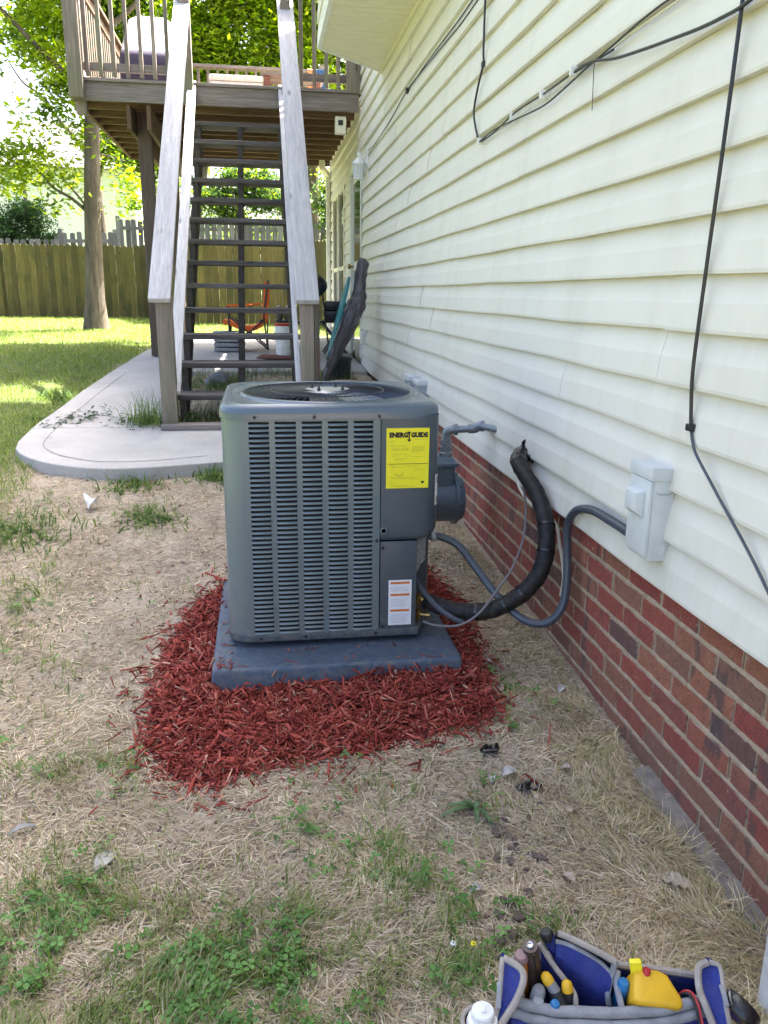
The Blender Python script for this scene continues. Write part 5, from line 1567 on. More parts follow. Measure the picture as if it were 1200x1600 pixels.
GREEN = [(.055, .085, .014), (.075, .11, .018), (.09, .125, .022), (.045, .075, .015)]
BRIGHT = [(.15, .20, .025), (.19, .225, .035), (.11, .165, .022)]
DARK = [(.022, .045, .016), (.03, .055, .018), (.018, .036, .014)]

def tree(name, label, x, y, r, h, limbs, blobs, n, size, cols, group='trees around the yard', seed=1, lean=(0, 0), flare=True, flat=.5, shell=.55, far=1.0):
    x, y = x * far, y * far; r *= far
    sc = lambda p: (p[0] * far, p[1] * far, 1.37 + (p[2] - 1.37) * far)
    limbs = [(sc(a), sc(b), q * far) for a, b, q in limbs]
    blobs = [(*sc(b), b[3] * far, b[4] * far, b[5] * far) for b in blobs]
    h = 1.37 + (h - 1.37) * far
    g0 = gz(x, y)
    t = thing(name, label, 'tree', (x, y, g0), group)
    m = MB()
    ts = np.linspace(0, 1, 16)
    pts = [(x + lean[0] * f + .04 * math.sin(f * 7 + seed), y + lean[1] * f + .04 * math.cos(f * 6), g0 - .1 + (h + .1) * f) for f in ts]
    rs = [r * (1 - .62 * f) * (1 + (.55 * math.exp(-f * 30) if flare else 0)) for f in ts]
    m.tube(pts, rs, 16)
    trunk = m.build('trunk', 'bark', t, smooth=True)
    for i, (a, b, rad) in enumerate(limbs):
        P = limb_path(a, b, .1, .10 * (Vector(b) - Vector(a)).length / 3, seed=seed * 13 + i)
        MB().tube(P, [rad * (1 - .8 * k / (len(P) - 1)) for k in range(len(P))], 7).build('limb', 'bark', t, smooth=True)
    leaf_cloud(blobs, n, size, cols, t, seed=seed, flat=flat, shell=shell)
    return t

px = .012
tree('shade_tree', 'mottled grey tree trunk standing in the sunny lawn left of the deck', -2.875, 15.0, .158, 9.5,
     [((-2.80, 15.0, 2.60), (-4.15, 14.9, 3.50), .032), ((-2.80, 15.0, 2.66), (-3.55, 15.3, 3.35), .024), ((-2.68, 15, 4.2), (-4.6, 14.3, 6.2), .06), ((-2.6, 15, 5.0), (-1.0, 15.8, 7.0), .06), ((-2.62, 15, 5.6), (-3.6, 16.4, 8.0), .06), ((-2.6, 15, 6.2), (-2.0, 13.6, 8.6), .05), ((-2.7, 15, 3.6), (-2.0, 15.6, 3.3), .025)],
     [(-3.29, 15, 5.25, .55, .6, .42), (-3.05, 15, 4.61, .42, .5, .36), (-3.55, 15, 4.25, .42, .5, .3), (-3.0, 15, 3.95, .36, .5, .3), (-3.75, 15, 3.5, .5, .5, .36), (-3.1, 15, 3.25, .42, .5, .3), (-4.1, 15, 3.2, .5, .5, .3), (-3.05, 15, 5.75, .5, .6, .4), (-2.25, 15.2, 3.25, .34, .5, .3), (-2.1, 15.4, 2.85, .26, .4, .2),
      (-4.0, 15, 5.9, .4, .5, .25), (-2.6, 15, 7.4, 2.4, 2.4, 1.2), (-4.2, 14.6, 7.2, 1.2, 1.4, .7), (-1.2, 15.6, 7.6, 1.4, 1.5, .8), (-3.0, 15, 8.9, 1.7, 1.7, 1.0), (-5.4, 15.2, 6.4, .8, .8, .5), (-3.4, 15.1, 2.85, .3, .4, .18), (-2.75, 15.1, 4.6, .5, .5, .4), (-2.6, 15.2, 3.9, .3, .4, .25), (-4.4, 15, 4.7, .35, .5, .3)],
     42000, .066, GREEN + BRIGHT + BRIGHT, seed=3, lean=(.68, 0))
tree('broadleaf_tree', 'bright yellow green tree directly behind the deck stair opening', -1.95, 21.6, .17, 9.5,
     [((-1.6, 21.6, 4.4), (.6, 21, 6.2), .06), ((-1.5, 21.6, 4.6), (-2.0, 21, 7), .07), ((-1.1, 21.6, 6.6), (.6, 20.4, 8.4), .06), ((-1.7, 21.6, 4.0), (-.9, 20.2, 6.2), .04)],
     [(-.2, 21, 6.9, 1.5, .5, 1.0), (.9, 21, 6.3, 1.0, .4, .8), (-1.5, 21, 6.6, 1.2, .45, .9), (-.5, 21, 8.4, 1.9, .6, 1.1), (1.6, 21.3, 7.8, 1.2, .5, .9), (-.3, 20.9, 5.6, 1.3, .4, .55), (1.4, 21, 5.3, .8, .4, .4)],
     34000, .115, BRIGHT, seed=5, far=1.32, lean=(2.2, 0))
tree('broadleaf_tree', 'yellow green tree left of the deck grill with loose hanging sprays', -4.1, 23.0, .18, 9.0,
     [((-4.1, 23, 4), (-2.4, 22.4, 6.4), .06), ((-4.1, 23, 4.4), (-6, 22.6, 6.8), .06), ((-4.1, 23, 5), (-3.9, 21.6, 8), .06)],
     [(-3.1, 22.4, 6.4, 1.3, .5, 1.0), (-4.6, 22.6, 7.4, 1.5, .5, 1.0), (-2.4, 22.6, 7.8, 1.4, .5, 1.0), (-3.2, 22.4, 5.0, 1.1, .4, .6), (-3.8, 22.5, 8.8, 1.6, .6, 1.0), (-2.6, 22.3, 4.4, .8, .35, .45)],
     30000, .11, GREEN + BRIGHT + BRIGHT + BRIGHT, seed=7, far=1.3)
tree('tall_tree', 'green tree with a bare brown trunk seen right of the stair handrail', 1.62, 24.6, .20, 10.5,
     [((1.62, 24.6, 5), (3.6, 24, 7.4), .07), ((1.62, 24.6, 5.4), (.4, 23.8, 8), .07), ((1.62, 24.6, 6.2), (2.2, 23.2, 9.2), .06)],
     [(2.4, 24, 7.4, 1.5, 1.3, 1.0), (3.6, 24, 6.6, 1.2, 1.2, .9), (1.2, 24, 8.8, 1.6, 1.5, 1.1), (3.2, 24, 8.8, 1.5, 1.4, 1.0), (3.3, 24.2, 5.2, .8, .9, .6)],
     30000, .10, GREEN + BRIGHT, seed=9, far=1.25)
tree('dark_evergreen', 'dark green evergreen at the left edge beyond the grey fence', -6.5, 25.6, .12, 3.5,
     [((-6.5, 25.6, 2), (-6.0, 25.4, 3.2), .03)],
     [(-6.5, 25.5, 2.9, .75, .7, .8), (-6.6, 25.5, 3.6, .5, .5, .45), (-7.3, 25.6, 3.0, .6, .6, .7), (-5.95, 25.5, 2.6, .4, .4, .4)],
     11000, .05, DARK, seed=11, flat=1.5, shell=.3)
tree('bushy_tree', 'dark leafy bush hanging over the tall grey fence behind the stair', -.6, 24.9, .09, 3.2,
     [((-.6, 24.9, 2.4), (.6, 24.4, 3.7), .03), ((-.6, 24.9, 2.4), (-1.3, 24.4, 3.8), .03)],
     [(-1.0, 24.0, 3.85, .7, .5, .32), (.1, 24.0, 3.95, .7, .5, .36), (.9, 24.0, 3.8, .45, .5, .3), (-.3, 24.1, 4.4, .9, .5, .35), (-.75, 23.9, 3.45, .35, .3, .2)],
     9000, .062, DARK + GREEN, seed=13, flat=.9)
tree('bushy_tree', 'dark leafy bush beyond the downspout at the corner of the lower wall', 2.3, 22.8, .08, 3.4,
     [((2.3, 22.8, 2.4), (1.9, 22.4, 4), .03)],
     [(1.95, 22.4, 3.9, .45, .5, .6), (2.3, 22.4, 3.2, .5, .5, .5), (2.6, 22.6, 4.4, .6, .6, .5)], 6000, .06, DARK + GREEN, seed=15, flat=.9)
tree('broadleaf_tree', 'green tree at the far left casting shade across the lawn', -8.2, 17.5, .2, 9.5,
     [((-8.2, 17.5, 3.8), (-6.4, 17, 6), .06), ((-8.2, 17.5, 4.2), (-9.6, 17, 6.4), .06), ((-8.2, 17.5, 5), (-8, 16, 7.6), .05)],
     [(-7.6, 17, 6.4, 1.5, 1.5, .9), (-9.2, 17, 7, 1.5, 1.5, 1.0), (-8, 17, 8.4, 1.8, 1.7, 1.0), (-6.9, 17.2, 7.5, 1.2, 1.2, .7)], 12000, .08, GREEN + BRIGHT, seed=17)
# far woods: one mass
def far_woods():
    g = np.random.default_rng(21)
    blobs = [(x, 54 + g.uniform(-4, 6), g.uniform(3, 9), g.uniform(2.4, 4.2), 2.5, g.uniform(2, 3.6)) for x in np.linspace(-48, 40, 46) for _ in range(2) if not (-13.5 < x < -7.0)]
    o = leaf_cloud(blobs, 46000, .20, GREEN + DARK, None, 'far_woods', seed=22, flat=.8)
    tag(o, 'far green woods closing the view beyond the fences and houses', None, None, 'stuff')
far_woods()

# ------------------------------------------------------------------ ground cover
MULCH = [(-.215, 3.36), (-.320, 3.145), (-.380, 2.905), (-.400, 2.70), (-.388, 2.484), (-.376, 2.27), (-.300, 2.13), (-.175, 2.045), (-.013, 2.115), (.177, 2.115), (.29, 2.16), (.387, 2.205), (.558, 2.225),
         (.68, 2.27), (.745, 2.34), (.765, 2.579), (.77, 2.804), (.82, 3.05), (.80, 3.30), (.74, 3.50), (.40, 3.6), (-.1, 3.58)]
def poly_dist(x, y, poly):
    d = np.full(x.shape, 9.0)
    n = len(poly)
    for i in range(n):
        ax, ay = poly[i]; bx, by = poly[(i + 1) % n]
        t = np.clip(((x - ax) * (bx - ax) + (y - ay) * (by - ay)) / ((bx - ax) ** 2 + (by - ay) ** 2), 0, 1)
        d = np.minimum(d, np.hypot(x - ax - t * (bx - ax), y - ay - t * (by - ay)))
    return np.where(in_poly(x, y, poly), d, -d)
def mulch_h(x, y):
    d = poly_dist(x, y, MULCH)
    h = np.clip(d / .16, 0, 1); h = h * h * (3 - 2 * h)
    return h * .020 + .007 * np.sin(x * 31 + y * 9) * np.sin(y * 27 - x * 13) * h

def build_mulch():
    xs = np.linspace(-.5, .95, 110); ys = np.linspace(1.95, 3.65, 120)
    X, Y = np.meshgrid(xs, ys)
    D = poly_dist(X, Y, MULCH)
    Z = ground_z(X, Y) + mulch_h(X, Y) - .006
    Z = np.where(D < 0, Z - .02, Z)
    i = np.arange(X.size).reshape(X.shape)
    F = np.stack([i[:-1, :-1].ravel(), i[:-1, 1:].ravel(), i[1:, 1:].ravel(), i[1:, :-1].ravel()], 1)
    keep = (D.ravel()[F] > -.01).all(1)
    g = RNG
    V = np.stack([X.ravel(), Y.ravel(), Z.ravel()], 1)
    bed = thing('mulch_bed', 'bed of shredded bright red mulch heaped round the grey pad', 'mulch', (0, 2.6, 0), None, 'stuff')
    used = np.unique(F[keep]); remap = -np.ones(len(V), int); remap[used] = np.arange(len(used))
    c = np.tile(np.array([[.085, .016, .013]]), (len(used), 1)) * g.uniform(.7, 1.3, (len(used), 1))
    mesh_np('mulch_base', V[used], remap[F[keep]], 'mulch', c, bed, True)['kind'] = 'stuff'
    # shredded pieces
    n = 18000
    x = g.uniform(-.55, .92, n * 3); y = g.uniform(1.9, 3.6, n * 3)
    d = poly_dist(x, y, MULCH)
    inpad = (x > PX0 + .01) & (x < PX1 - .01) & (y > PY0 + .01) & (y < PY1 - .01)
    p = np.where(d > .03, 1.0, np.where(d > 0, .55 + .45 * d / .03, np.where(d > -.16, .55 * np.exp(d * 38) + .016 * np.exp(d * 10), .002)))
    front = (y < 2.25) & (x < .3)
    p = np.where((d < 0) & front & (d > -.18), p + .04 * np.exp(d * 12), p)
    p = p * np.clip(3.4 / y, .8, 1.8) / 1.8
    ok = (g.uniform(size=len(x)) < p) & ~inpad
    x, y, d = x[ok][:n], y[ok][:n], d[ok][:n]
    n = len(x)
    L = g.uniform(.006, .034, n) * np.where(g.uniform(size=n) < .12, 1.6, 1); Wd = g.uniform(.0012, .0048, n); T = g.uniform(.0006, .002, n)
    z = ground_z(x, y) + np.where(d > 0, mulch_h(x, y), 0) + g.uniform(-.002, .012, n) * np.clip((d + .05) / .08, .15, 1)
    az = g.uniform(0, 2 * np.pi, n); el = g.normal(0, .28, n); el = np.where(g.uniform(size=n) < .08, g.uniform(.4, 1.1, n), el)
    a = np.stack([np.cos(az) * np.cos(el), np.sin(az) * np.cos(el), np.sin(el)], 1)
    up = np.stack([g.normal(0, .5, n), g.normal(0, .5, n), np.ones(n)], 1)
    b = np.cross(up, a); b /= np.linalg.norm(b, axis=1)[:, None]
    c_ = np.cross(a, b)
    P = np.stack([x, y, z], 1)
    P[:, 2] += np.abs(np.sin(el)) * L * .8
    V = []
    for s1 in (-1, 1):
        k = np.where(s1 < 0, 1.0, g.uniform(.25, 1.0, n))[:, None]
        for s2, s3 in ((-1, -1), (1, -1), (1, 1), (-1, 1)):
            V.append(P + a * (L * s1)[:, None] + b * (Wd * s2)[:, None] * k + c_ * (T * s3)[:, None] + c_ * (.15 * L * g.normal(0, .5, n))[:, None] * (s1 > 0))
    V = np.stack(V, 1).reshape(-1, 3)
    f = np.array([[0, 1, 2, 3], [4, 7, 6, 5], [0, 4, 5, 1], [1, 5, 6, 2], [2, 6, 7, 3], [3, 7, 4, 0]])
    F = (f[None] + (np.arange(n) * 8)[:, None, None]).reshape(-1, 4)
    # a few chips_on_pad strewn over the plastic
    k = 46
    V3 = V.reshape(n, 8, 3)
    tx = np.where(g.uniform(size=k) < .6, g.uniform(PX0 + .02, PX1 - .02, k), PX0 + np.abs(g.normal(0, .03, k)) + .012); ty = np.where(g.uniform(size=k) < .6, PY0 + np.abs(g.normal(0, .03, k)) + .012, g.uniform(PY0 + .03, 3.2, k))
    ty = np.where((tx > AX0 + .0) & (tx < .56), np.minimum(ty, AY0 - .03), ty)
    sel = g.choice(n, k, replace=False)
    cen = V3[sel].mean(1, keepdims=True); loc = V3[sel] - cen; loc[:, :, 2] *= .25
    V3[sel] = loc * .7 + np.stack([tx, ty, np.full(k, PZ + .004)], 1)[:, None]
    V = V3.reshape(-1, 3)
    C = np.array([(.31, .055, .040), (.40, .090, .062), (.18, .030, .024), (.43, .135, .095), (.33, .068, .050), (.52, .28, .20)])
    cc = C[g.choice(6, n, p=[.27, .22, .2, .12, .15, .04])] * g.uniform(.7, 1.25, n)[:, None]
    mesh_np('mulch_chips', V, F, 'mulch', np.repeat(cc, 8, 0), bed)['kind'] = 'stuff'
build_mulch()

def sweep(x, y, g, spread=.6):
    """blades lie over in drifts"""
    f = 2.2 * np.sin(x * 5.1 + 1.7 * np.sin(y * 4.3)) + 2.0 * np.sin(y * 6.2 + 1.4 * np.sin(x * 7.7) + 1) + .9 * np.sin(x * 17 + y * 13)
    return f + g.normal(0, spread, len(x)) + np.where(g.uniform(size=len(x)) < .15, g.uniform(0, 6.28, len(x)), 0)

def blades(name, x, y, z, L, Wd, lean, cols, mat, label, kind='stuff', parent=None, curve=.6, jit=.25, seg=2, az=None, seed=1, patchy=0.0):
    g = np.random.default_rng(seed); n = len(x)
    az = g.uniform(0, 2 * np.pi, n) if az is None else az
    d = np.stack([np.cos(az), np.sin(az)], 1)
    s = np.stack([-d[:, 1], d[:, 0]], 1)
    tw = g.normal(0, .4, n)
    V = []
    for i in range(seg + 1):
        t = i / seg
        ang = (np.pi / 2) * np.clip(lean + curve * (t - .5) * g.uniform(.4, 1.3, n), -.3, 1.15)
        if i == 0: px_, py_, pz_ = x.copy(), y.copy(), z.copy()
        else:
            px_ = px_ + d[:, 0] * np.sin(ang) * L / seg; py_ = py_ + d[:, 1] * np.sin(ang) * L / seg
            pz_ = pz_ + np.cos(ang) * L / seg
            pz_ = np.maximum(pz_, ground_z(px_, py_) + .002)
        w = Wd * (1 - t) ** .7 * .5 + .0002
        zz = w * np.sin(tw)
        V.append(np.stack([px_ - s[:, 0] * w, py_ - s[:, 1] * w, pz_ - zz], 1)); V.append(np.stack([px_ + s[:, 0] * w, py_ + s[:, 1] * w, pz_ + zz], 1))
    m = 2 * (seg + 1)
    V = np.stack(V, 1).reshape(-1, 3)
    f = np.array([[2 * i, 2 * i + 1, 2 * i + 3, 2 * i + 2] for i in range(seg)])
    F = (f[None] + (np.arange(n) * m)[:, None, None]).reshape(-1, 4)
    C = np.array(cols)
    cc = C[g.integers(0, len(C), n)] * g.uniform(1 - jit, 1 + jit, n)[:, None]
    if patchy:
        q = np.sin(x * 4.3 + 2.1 * np.sin(y * 3.1)) * np.sin(y * 5.1 + 1.9 * np.sin(x * 2.7)) + .5 * np.sin(x * 11 + y * 7) * np.sin(y * 13 - x * 5)
        cc = cc * (1 + patchy * q)[:, None]
    o = mesh_np(name, V, F, mat, np.repeat(cc, m, 0), parent)
    if kind: tag(o, label, None, None, kind)
    return o

GREENS = [(-.454, 1.376, .24, .15, 1.0), (-.25, 1.42, .25, .15, 1.0), (-.48, 1.62, .18, .14, .85), (-.047, 1.36, .22, .15, 1.0), (.16, 1.36, .20, .15, 1.0), (.30, 1.48, .13, .15, 1.0), (.0, 1.52, .14, .08, .55), (.36, 1.70, .08, .10, .5), (.40, 1.60, .08, .07, .5), (-.62, 1.45, .15, .15, .9),
          (.54, 1.85, .07, .07, .5), (.24, 1.96, .13, .08, .40), (.07, 1.83, .10, .07, .30), (-1.21, 4.0, .20, .45, 1.0), (-1.08, 3.4, .16, .40, .9), (-1.45, 4.8, .14, .35, 1.0), (-.617, 4.19, .12, .20, .9), (-1.12, 3.56, .13, .36, .7), (-.84, 2.83, .15, .14, .35), (-.61, 2.19, .13, .09, .75), (-.478, 2.15, .10, .08, .8),
          (-.71, 3.385, .11, .08, .5), (-.28, 2.22, .12, .07, .3), (.08, 2.06, .08, .05, .35), (.885, 2.25, .09, .10, .35), (.95, 2.10, .06, .06, .3), (.595, 1.40, .06, .04, .9), (-.14, 1.67, .09, .07, .35), (.27, 1.72, .10, .07, .45), (-.5, 1.8, .10, .08, .35), (-1.0, 2.5, .2, .2, .5), (-1.4, 3.0, .25, .5, .8), (-1.5, 4.3, .25, .4, 1.0), (.84, 2.5, .06, .12, .3), (.42, 1.30, .10, .10, .6)]
def green_w(x, y):
    w = np.zeros(x.shape)
    for cx, cy, rx, ry, a in GREENS:
        q = ((x - cx) / (rx * 1.15)) ** 2 + ((y - cy) / (ry * 1.15)) ** 2
        w = np.maximum(w, a * np.exp(-q * .9))
    # ragged edges
    w = w * np.clip(.50 + .75 * np.sin(x * 23 + 3 * np.sin(y * 11)) * np.sin(y * 19 + 2 * np.sin(x * 13)) + .45 * np.sin(x * 9.7 + 2 * np.sin(y * 7.1)) * np.sin(y * 11.3 + 1.3), .06, 1.2)
    return np.clip(w, 0, 1)

def field(n, y0, y1, power, seed, wide=.80):
    g = np.random.default_rng(seed)
    u = g.uniform(size=n)
    q = 1 - power
    y = (y0 ** q + u * (y1 ** q - y0 ** q)) ** (1 / q)
    x = g.uniform(-1, 1, n)
    x = np.where(x < 0, x * (wide * y * .82 + .2), x * 1.09)
    return x, y, g
def clear(x, y):
    inpad = (x > PX0 - .01) & (x < PX1 + .01) & (y > PY0 - .01) & (y < PY1 + .02)
    bag = (np.abs((x - .585) * .989 - (y - 1.055) * .148) < .20) & (np.abs((x - .585) * .148 + (y - 1.055) * .989) < .085)
    return ~(inpad | bag | in_poly(x, y, SLAB) | (x > 1.085))

def ground_cover():
    # dry thatch
    x, y, g = field(165000, .95, 6.0, 1.75, 31)
    d = poly_dist(x, y, MULCH)
    lum = .5 + .5 * np.sin(x * 5.3 + 2 * np.sin(y * 4.1)) * np.sin(y * 6.7 + 1.7 * np.sin(x * 3.7))
    ok = clear(x, y) & (d < -.01) & (g.uniform(size=len(x)) < (.35 + .65 * lum)) & ~((x < -1.45) & (y > 4.9))
    x, y = x[ok], y[ok]; n = len(x)
    L = g.uniform(.018, .062, n); 
    blades('dry_grass', x, y, ground_z(x, y) + g.uniform(.001, .007, n), L, g.uniform(.0009, .0022, n) * np.clip(y / 1.9, 1, 1.9), g.uniform(.80, 1.04, n),
           [(.62, .51, .36), (.50, .395, .265), (.70, .61, .46), (.36, .275, .18), (.56, .47, .33), (.65, .56, .42)], 'straw', 'flattened dry straw coloured grass over the bare soil', curve=.5, seed=32, patchy=.2, az=sweep(x, y, g, .9))
    # longer yellowing grass along the brick
    g = np.random.default_rng(41)
    n = 24000
    y = .95 + 3.3 * g.uniform(size=n) ** 1.6
    x = 1.075 - np.abs(g.normal(0, 1, n)) * (.085 + .13 * np.clip((2.6 - y) / 1.4, 0, 1))
    clump = .5 + .5 * np.sin(y * 14 + 2 * np.sin(x * 9)) * np.sin(x * 21 + y * 5)
    ok = clear(x, y) & (poly_dist(x, y, MULCH) < 0) & (g.uniform(size=n) < .30 + .7 * clump)
    x, y = x[ok], y[ok]; n = len(x)
    near = np.clip((2.9 - y) / 1.2, .35, 1)
    blades('tall_dry_grass', x, y, ground_z(x, y), g.uniform(.028, .095, n) * near, g.uniform(.0010, .0026, n), g.uniform(.45, 1.05, n),
           [(.52, .425, .235), (.60, .51, .31), (.39, .33, .16), (.64, .56, .38), (.28, .27, .115), (.46, .37, .22), (.56, .465, .30)], 'straw', 'long yellowing dry grass lying along the foot of the brick', curve=.7, seg=3, seed=42, az=sweep(x, y, g, .45))
    # green grass in the patches
    x, y, g = field(260000, .95, 6.2, 1.6, 51)
    w = green_w(x, y) ** 1.3 * 1.0 + .018 + .022 * np.clip(-x / .6, 0, 1)
    ok = clear(x, y) & (poly_dist(x, y, MULCH) < .015) & (g.uniform(size=len(x)) < w * 1.05)
    x, y = x[ok], y[ok]; n = len(x)
    blades('grass', x, y, ground_z(x, y), g.uniform(.016, .064, n), g.uniform(.0014, .0036, n) * np.clip(y / 2.2, 1, 1.5), g.uniform(.05, .9, n),
           [(.165, .235, .050), (.22, .295, .070), (.135, .20, .045), (.27, .325, .10), (.215, .275, .10), (.34, .36, .18), (.12, .17, .04), (.46, .41, .26), (.50, .42, .28)], 'grass', 'patches of short green lawn grass in the worn soil', curve=.7, seg=3, seed=52, az=sweep(x, y, g, .8))
    # clover: three round leaflets on a short stalk
    x, y, g = field(60000, .95, 4.6, 1.6, 61)
    w = green_w(x, y)
    pat = np.clip(np.sin(x * 9 + y * 4) * np.sin(y * 8 - x * 3) + .35, 0, 1)
    ok = clear(x, y) & (poly_dist(x, y, MULCH) < .0) & (g.uniform(size=len(x)) < w * pat * .42)
    x, y = x[ok], y[ok]; n = len(x)
    V = []; F = []; C = []
    base = np.stack([x, y, ground_z(x, y) + g.uniform(.008, .035, n)], 1)
    a0 = g.uniform(0, 6.28, n); r = g.uniform(.0045, .0095, n)
    tilt = g.normal(0, .25, (n, 2))
    cols = np.array([(.095, .22, .05), (.135, .275, .065), (.075, .175, .042), (.16, .31, .09)])[g.integers(0, 4, n)] * g.uniform(.8, 1.2, n)[:, None]
    vs = []
    for k in range(3):
        a = a0 + k * 2.094
        ux, uy = np.cos(a), np.sin(a)
        for dr_, ds in ((.12, 0), (.75, -.62), (1.55, -.60), (1.75, 0), (1.55, .60), (.75, .62)):
            dx = (ux * dr_ - uy * ds) * r; dy = (uy * dr_ + ux * ds) * r
            vs.append(np.stack([base[:, 0] + dx, base[:, 1] + dy, base[:, 2] + dx * tilt[:, 0] + dy * tilt[:, 1] + np.abs(ds) * r * .25], 1))
    V = np.stack(vs, 1).reshape(-1, 3)
    f = np.array([[6 * k + 0, 6 * k + 1, 6 * k + 2, 6 * k + 3] for k in range(3)] + [[6 * k + 0, 6 * k + 3, 6 * k + 4, 6 * k + 5] for k in range(3)])
    F = (f[None] + (np.arange(n) * 18)[:, None, None]).reshape(-1, 4)
    tag(mesh_np('clover', V, F, 'grass', np.repeat(cols, 18, 0)), 'small clover leaves mixed in the near green patches', None, None, 'stuff')
    # the lawn beyond
    g = np.random.default_rng(71)
    n = 150000
    y = 3.6 + 19 * g.uniform(size=n) ** 1.5; x = -1.35 - g.uniform(size=n) ** 1.3 * (1.5 + y * .58)
    x2 = g.uniform(-2.0, 6.0, 40000); y2 = g.uniform(12.62, 21, 40000)
    x = np.concatenate([x, x2]); y = np.concatenate([y, y2]); n = len(x)
    edge = np.clip((-1.30 - x) / .3, 0, 1) * np.clip((y - 3.9) / .6, 0, 1); edge = np.where(y > 12.6, 1, edge)
    ok = ~in_poly(x, y, SLAB) & (g.uniform(size=n) < edge)
    x, y = x[ok], y[ok]; n = len(x)
    blades('lawn_grass', x, y, ground_z(x, y), g.uniform(.03, .085, n), g.uniform(.003, .006, n) * np.clip(y / 7, .8, 2.2), g.uniform(.05, .85, n),
           [(.15, .235, .04), (.20, .28, .055), (.13, .205, .036), (.24, .30, .08), (.30, .31, .12)], 'grass', 'green lawn left of the walk and beyond the deck', seed=72)
    # weeds in the bed under the stair
    g = np.random.default_rng(81)
    n = 9000
    x = g.uniform(-.72, .9, n); y = g.uniform(5.76, 8.1, n)
    pt = np.clip(np.sin(x * 6 + 1) * np.sin(y * 4) + .45, .08, 1) * np.where(x < -.1, 1, .6)
    ok = g.uniform(size=n) < pt
    x, y = x[ok], y[ok]; n = len(x)
    blades('bed_weeds', x, y, ground_z(x, y), g.uniform(.04, .17, n), g.uniform(.003, .007, n), g.uniform(.05, .7, n), [(.07, .13, .03), (.10, .17, .045), (.055, .10, .03), (.28, .24, .13)], 'grass', 'green weeds growing in the bed under the stair', seg=3, seed=82)
ground_cover()

def crumbs():
    x, y, g = field(60000, .95, 5.2, 1.8, 101)
    ok = clear(x, y) & (poly_dist(x, y, MULCH) < -.005) & ~((x < -1.45) & (y > 4.9))
    lum = .5 + .5 * np.sin(x * 6.1 + 2 * np.sin(y * 3.7)) * np.sin(y * 5.9)
    ok &= g.uniform(size=len(x)) < .3 + .7 * lum
    x, y = x[ok], y[ok]; n = len(x)
    r = np.abs(g.normal(0, .0022, n)) + .0012; r = np.where(g.uniform(size=n) < .02, r * 2.4, r)
    P = np.stack([x, y, ground_z(x, y) + r * .35], 1)
    D = np.array([(1, 0, 0), (0, 1, 0), (-1, 0, 0), (0, -1, 0), (0, 0, .8), (0, 0, -.8)], float)
    V = P[:, None] + D[None] * r[:, None, None] * g.uniform(.5, 1.4, (n, 6, 1)) + g.normal(0, .2, (n, 6, 3)) * r[:, None, None]
    f = np.array([(0, 1, 4), (1, 2, 4), (2, 3, 4), (3, 0, 4), (1, 0, 5), (2, 1, 5), (3, 2, 5), (0, 3, 5)])
    F = (f[None] + (np.arange(n) * 6)[:, None, None]).reshape(-1, 3)
    C = np.array([(.36, .27, .19), (.46, .36, .26), (.24, .17, .12), (.54, .45, .33), (.16, .115, .09)])[g.integers(0, 5, n)] * g.uniform(.8, 1.2, n)[:, None]
    tag(mesh_np('soil_crumbs', V.reshape(-1, 3), F, 'mulch', np.repeat(C, 6, 0)), 'crumbs of tan and brown soil among the dry grass', None, None, 'stuff')
crumbs()

def tuft(name, label, x, y, r, n, L, cols, seed, w=.004, lean=(.0, .6), group='weeds along the walk'):
    g = np.random.default_rng(seed)
    z0 = gz(x, y)
    t = thing(name, label, 'weed', (x, y, z0), group)
    px_ = x + g.normal(0, r, n); py_ = y + g.normal(0, r * .8, n)
    blades('leaves', px_, py_, ground_z(px_, py_), g.uniform(.5, 1.1, n) * L, g.uniform(.7, 1.4, n) * w, g.uniform(*lean, n), cols, 'grass', None, None, t, seg=3, seed=seed)
    return t
WC = [(.10, .17, .045), (.14, .22, .06), (.08, .14, .04), (.19, .25, .08)]
tuft('weed_tuft', 'tall grassy weed tuft beside the left stair post', -.80, 5.84, .07, 340, .34, WC, 1, .004, (.0, .55))
tuft('weed_tuft', 'broad leafy weed clump at the front edge of the walk near its middle', -.745, 4.64, .09, 190, .085, WC + [(.22, .24, .08)], 2, .010, (.1, .8))
tuft('weed_tuft', 'leafy weed clump at the walk edge next to the air conditioner', -.29, 4.70, .08, 190, .10, WC, 3, .009, (.1, .8))
tuft('weed_tuft', 'green weed in the worn soil between the walk and the mulch', -.60, 4.12, .09, 190, .075, WC, 4, .010, (.35, .95))
tuft('weed_tuft', 'thick weed clump at the far left of the worn soil', -1.24, 4.0, .16, 420, .085, WC, 5, .008, (.2, .9))
tuft('weed_tuft', 'low weed against the left edge of the walk', -1.60, 6.25, .06, 150, .08, WC, 6, .010, (.2, .8))
tuft('weed_tuft', 'leafy plant by the lawn edge halfway along the walk', -1.68, 7.1, .08, 150, .12, WC, 7, .014, (.1, .7))
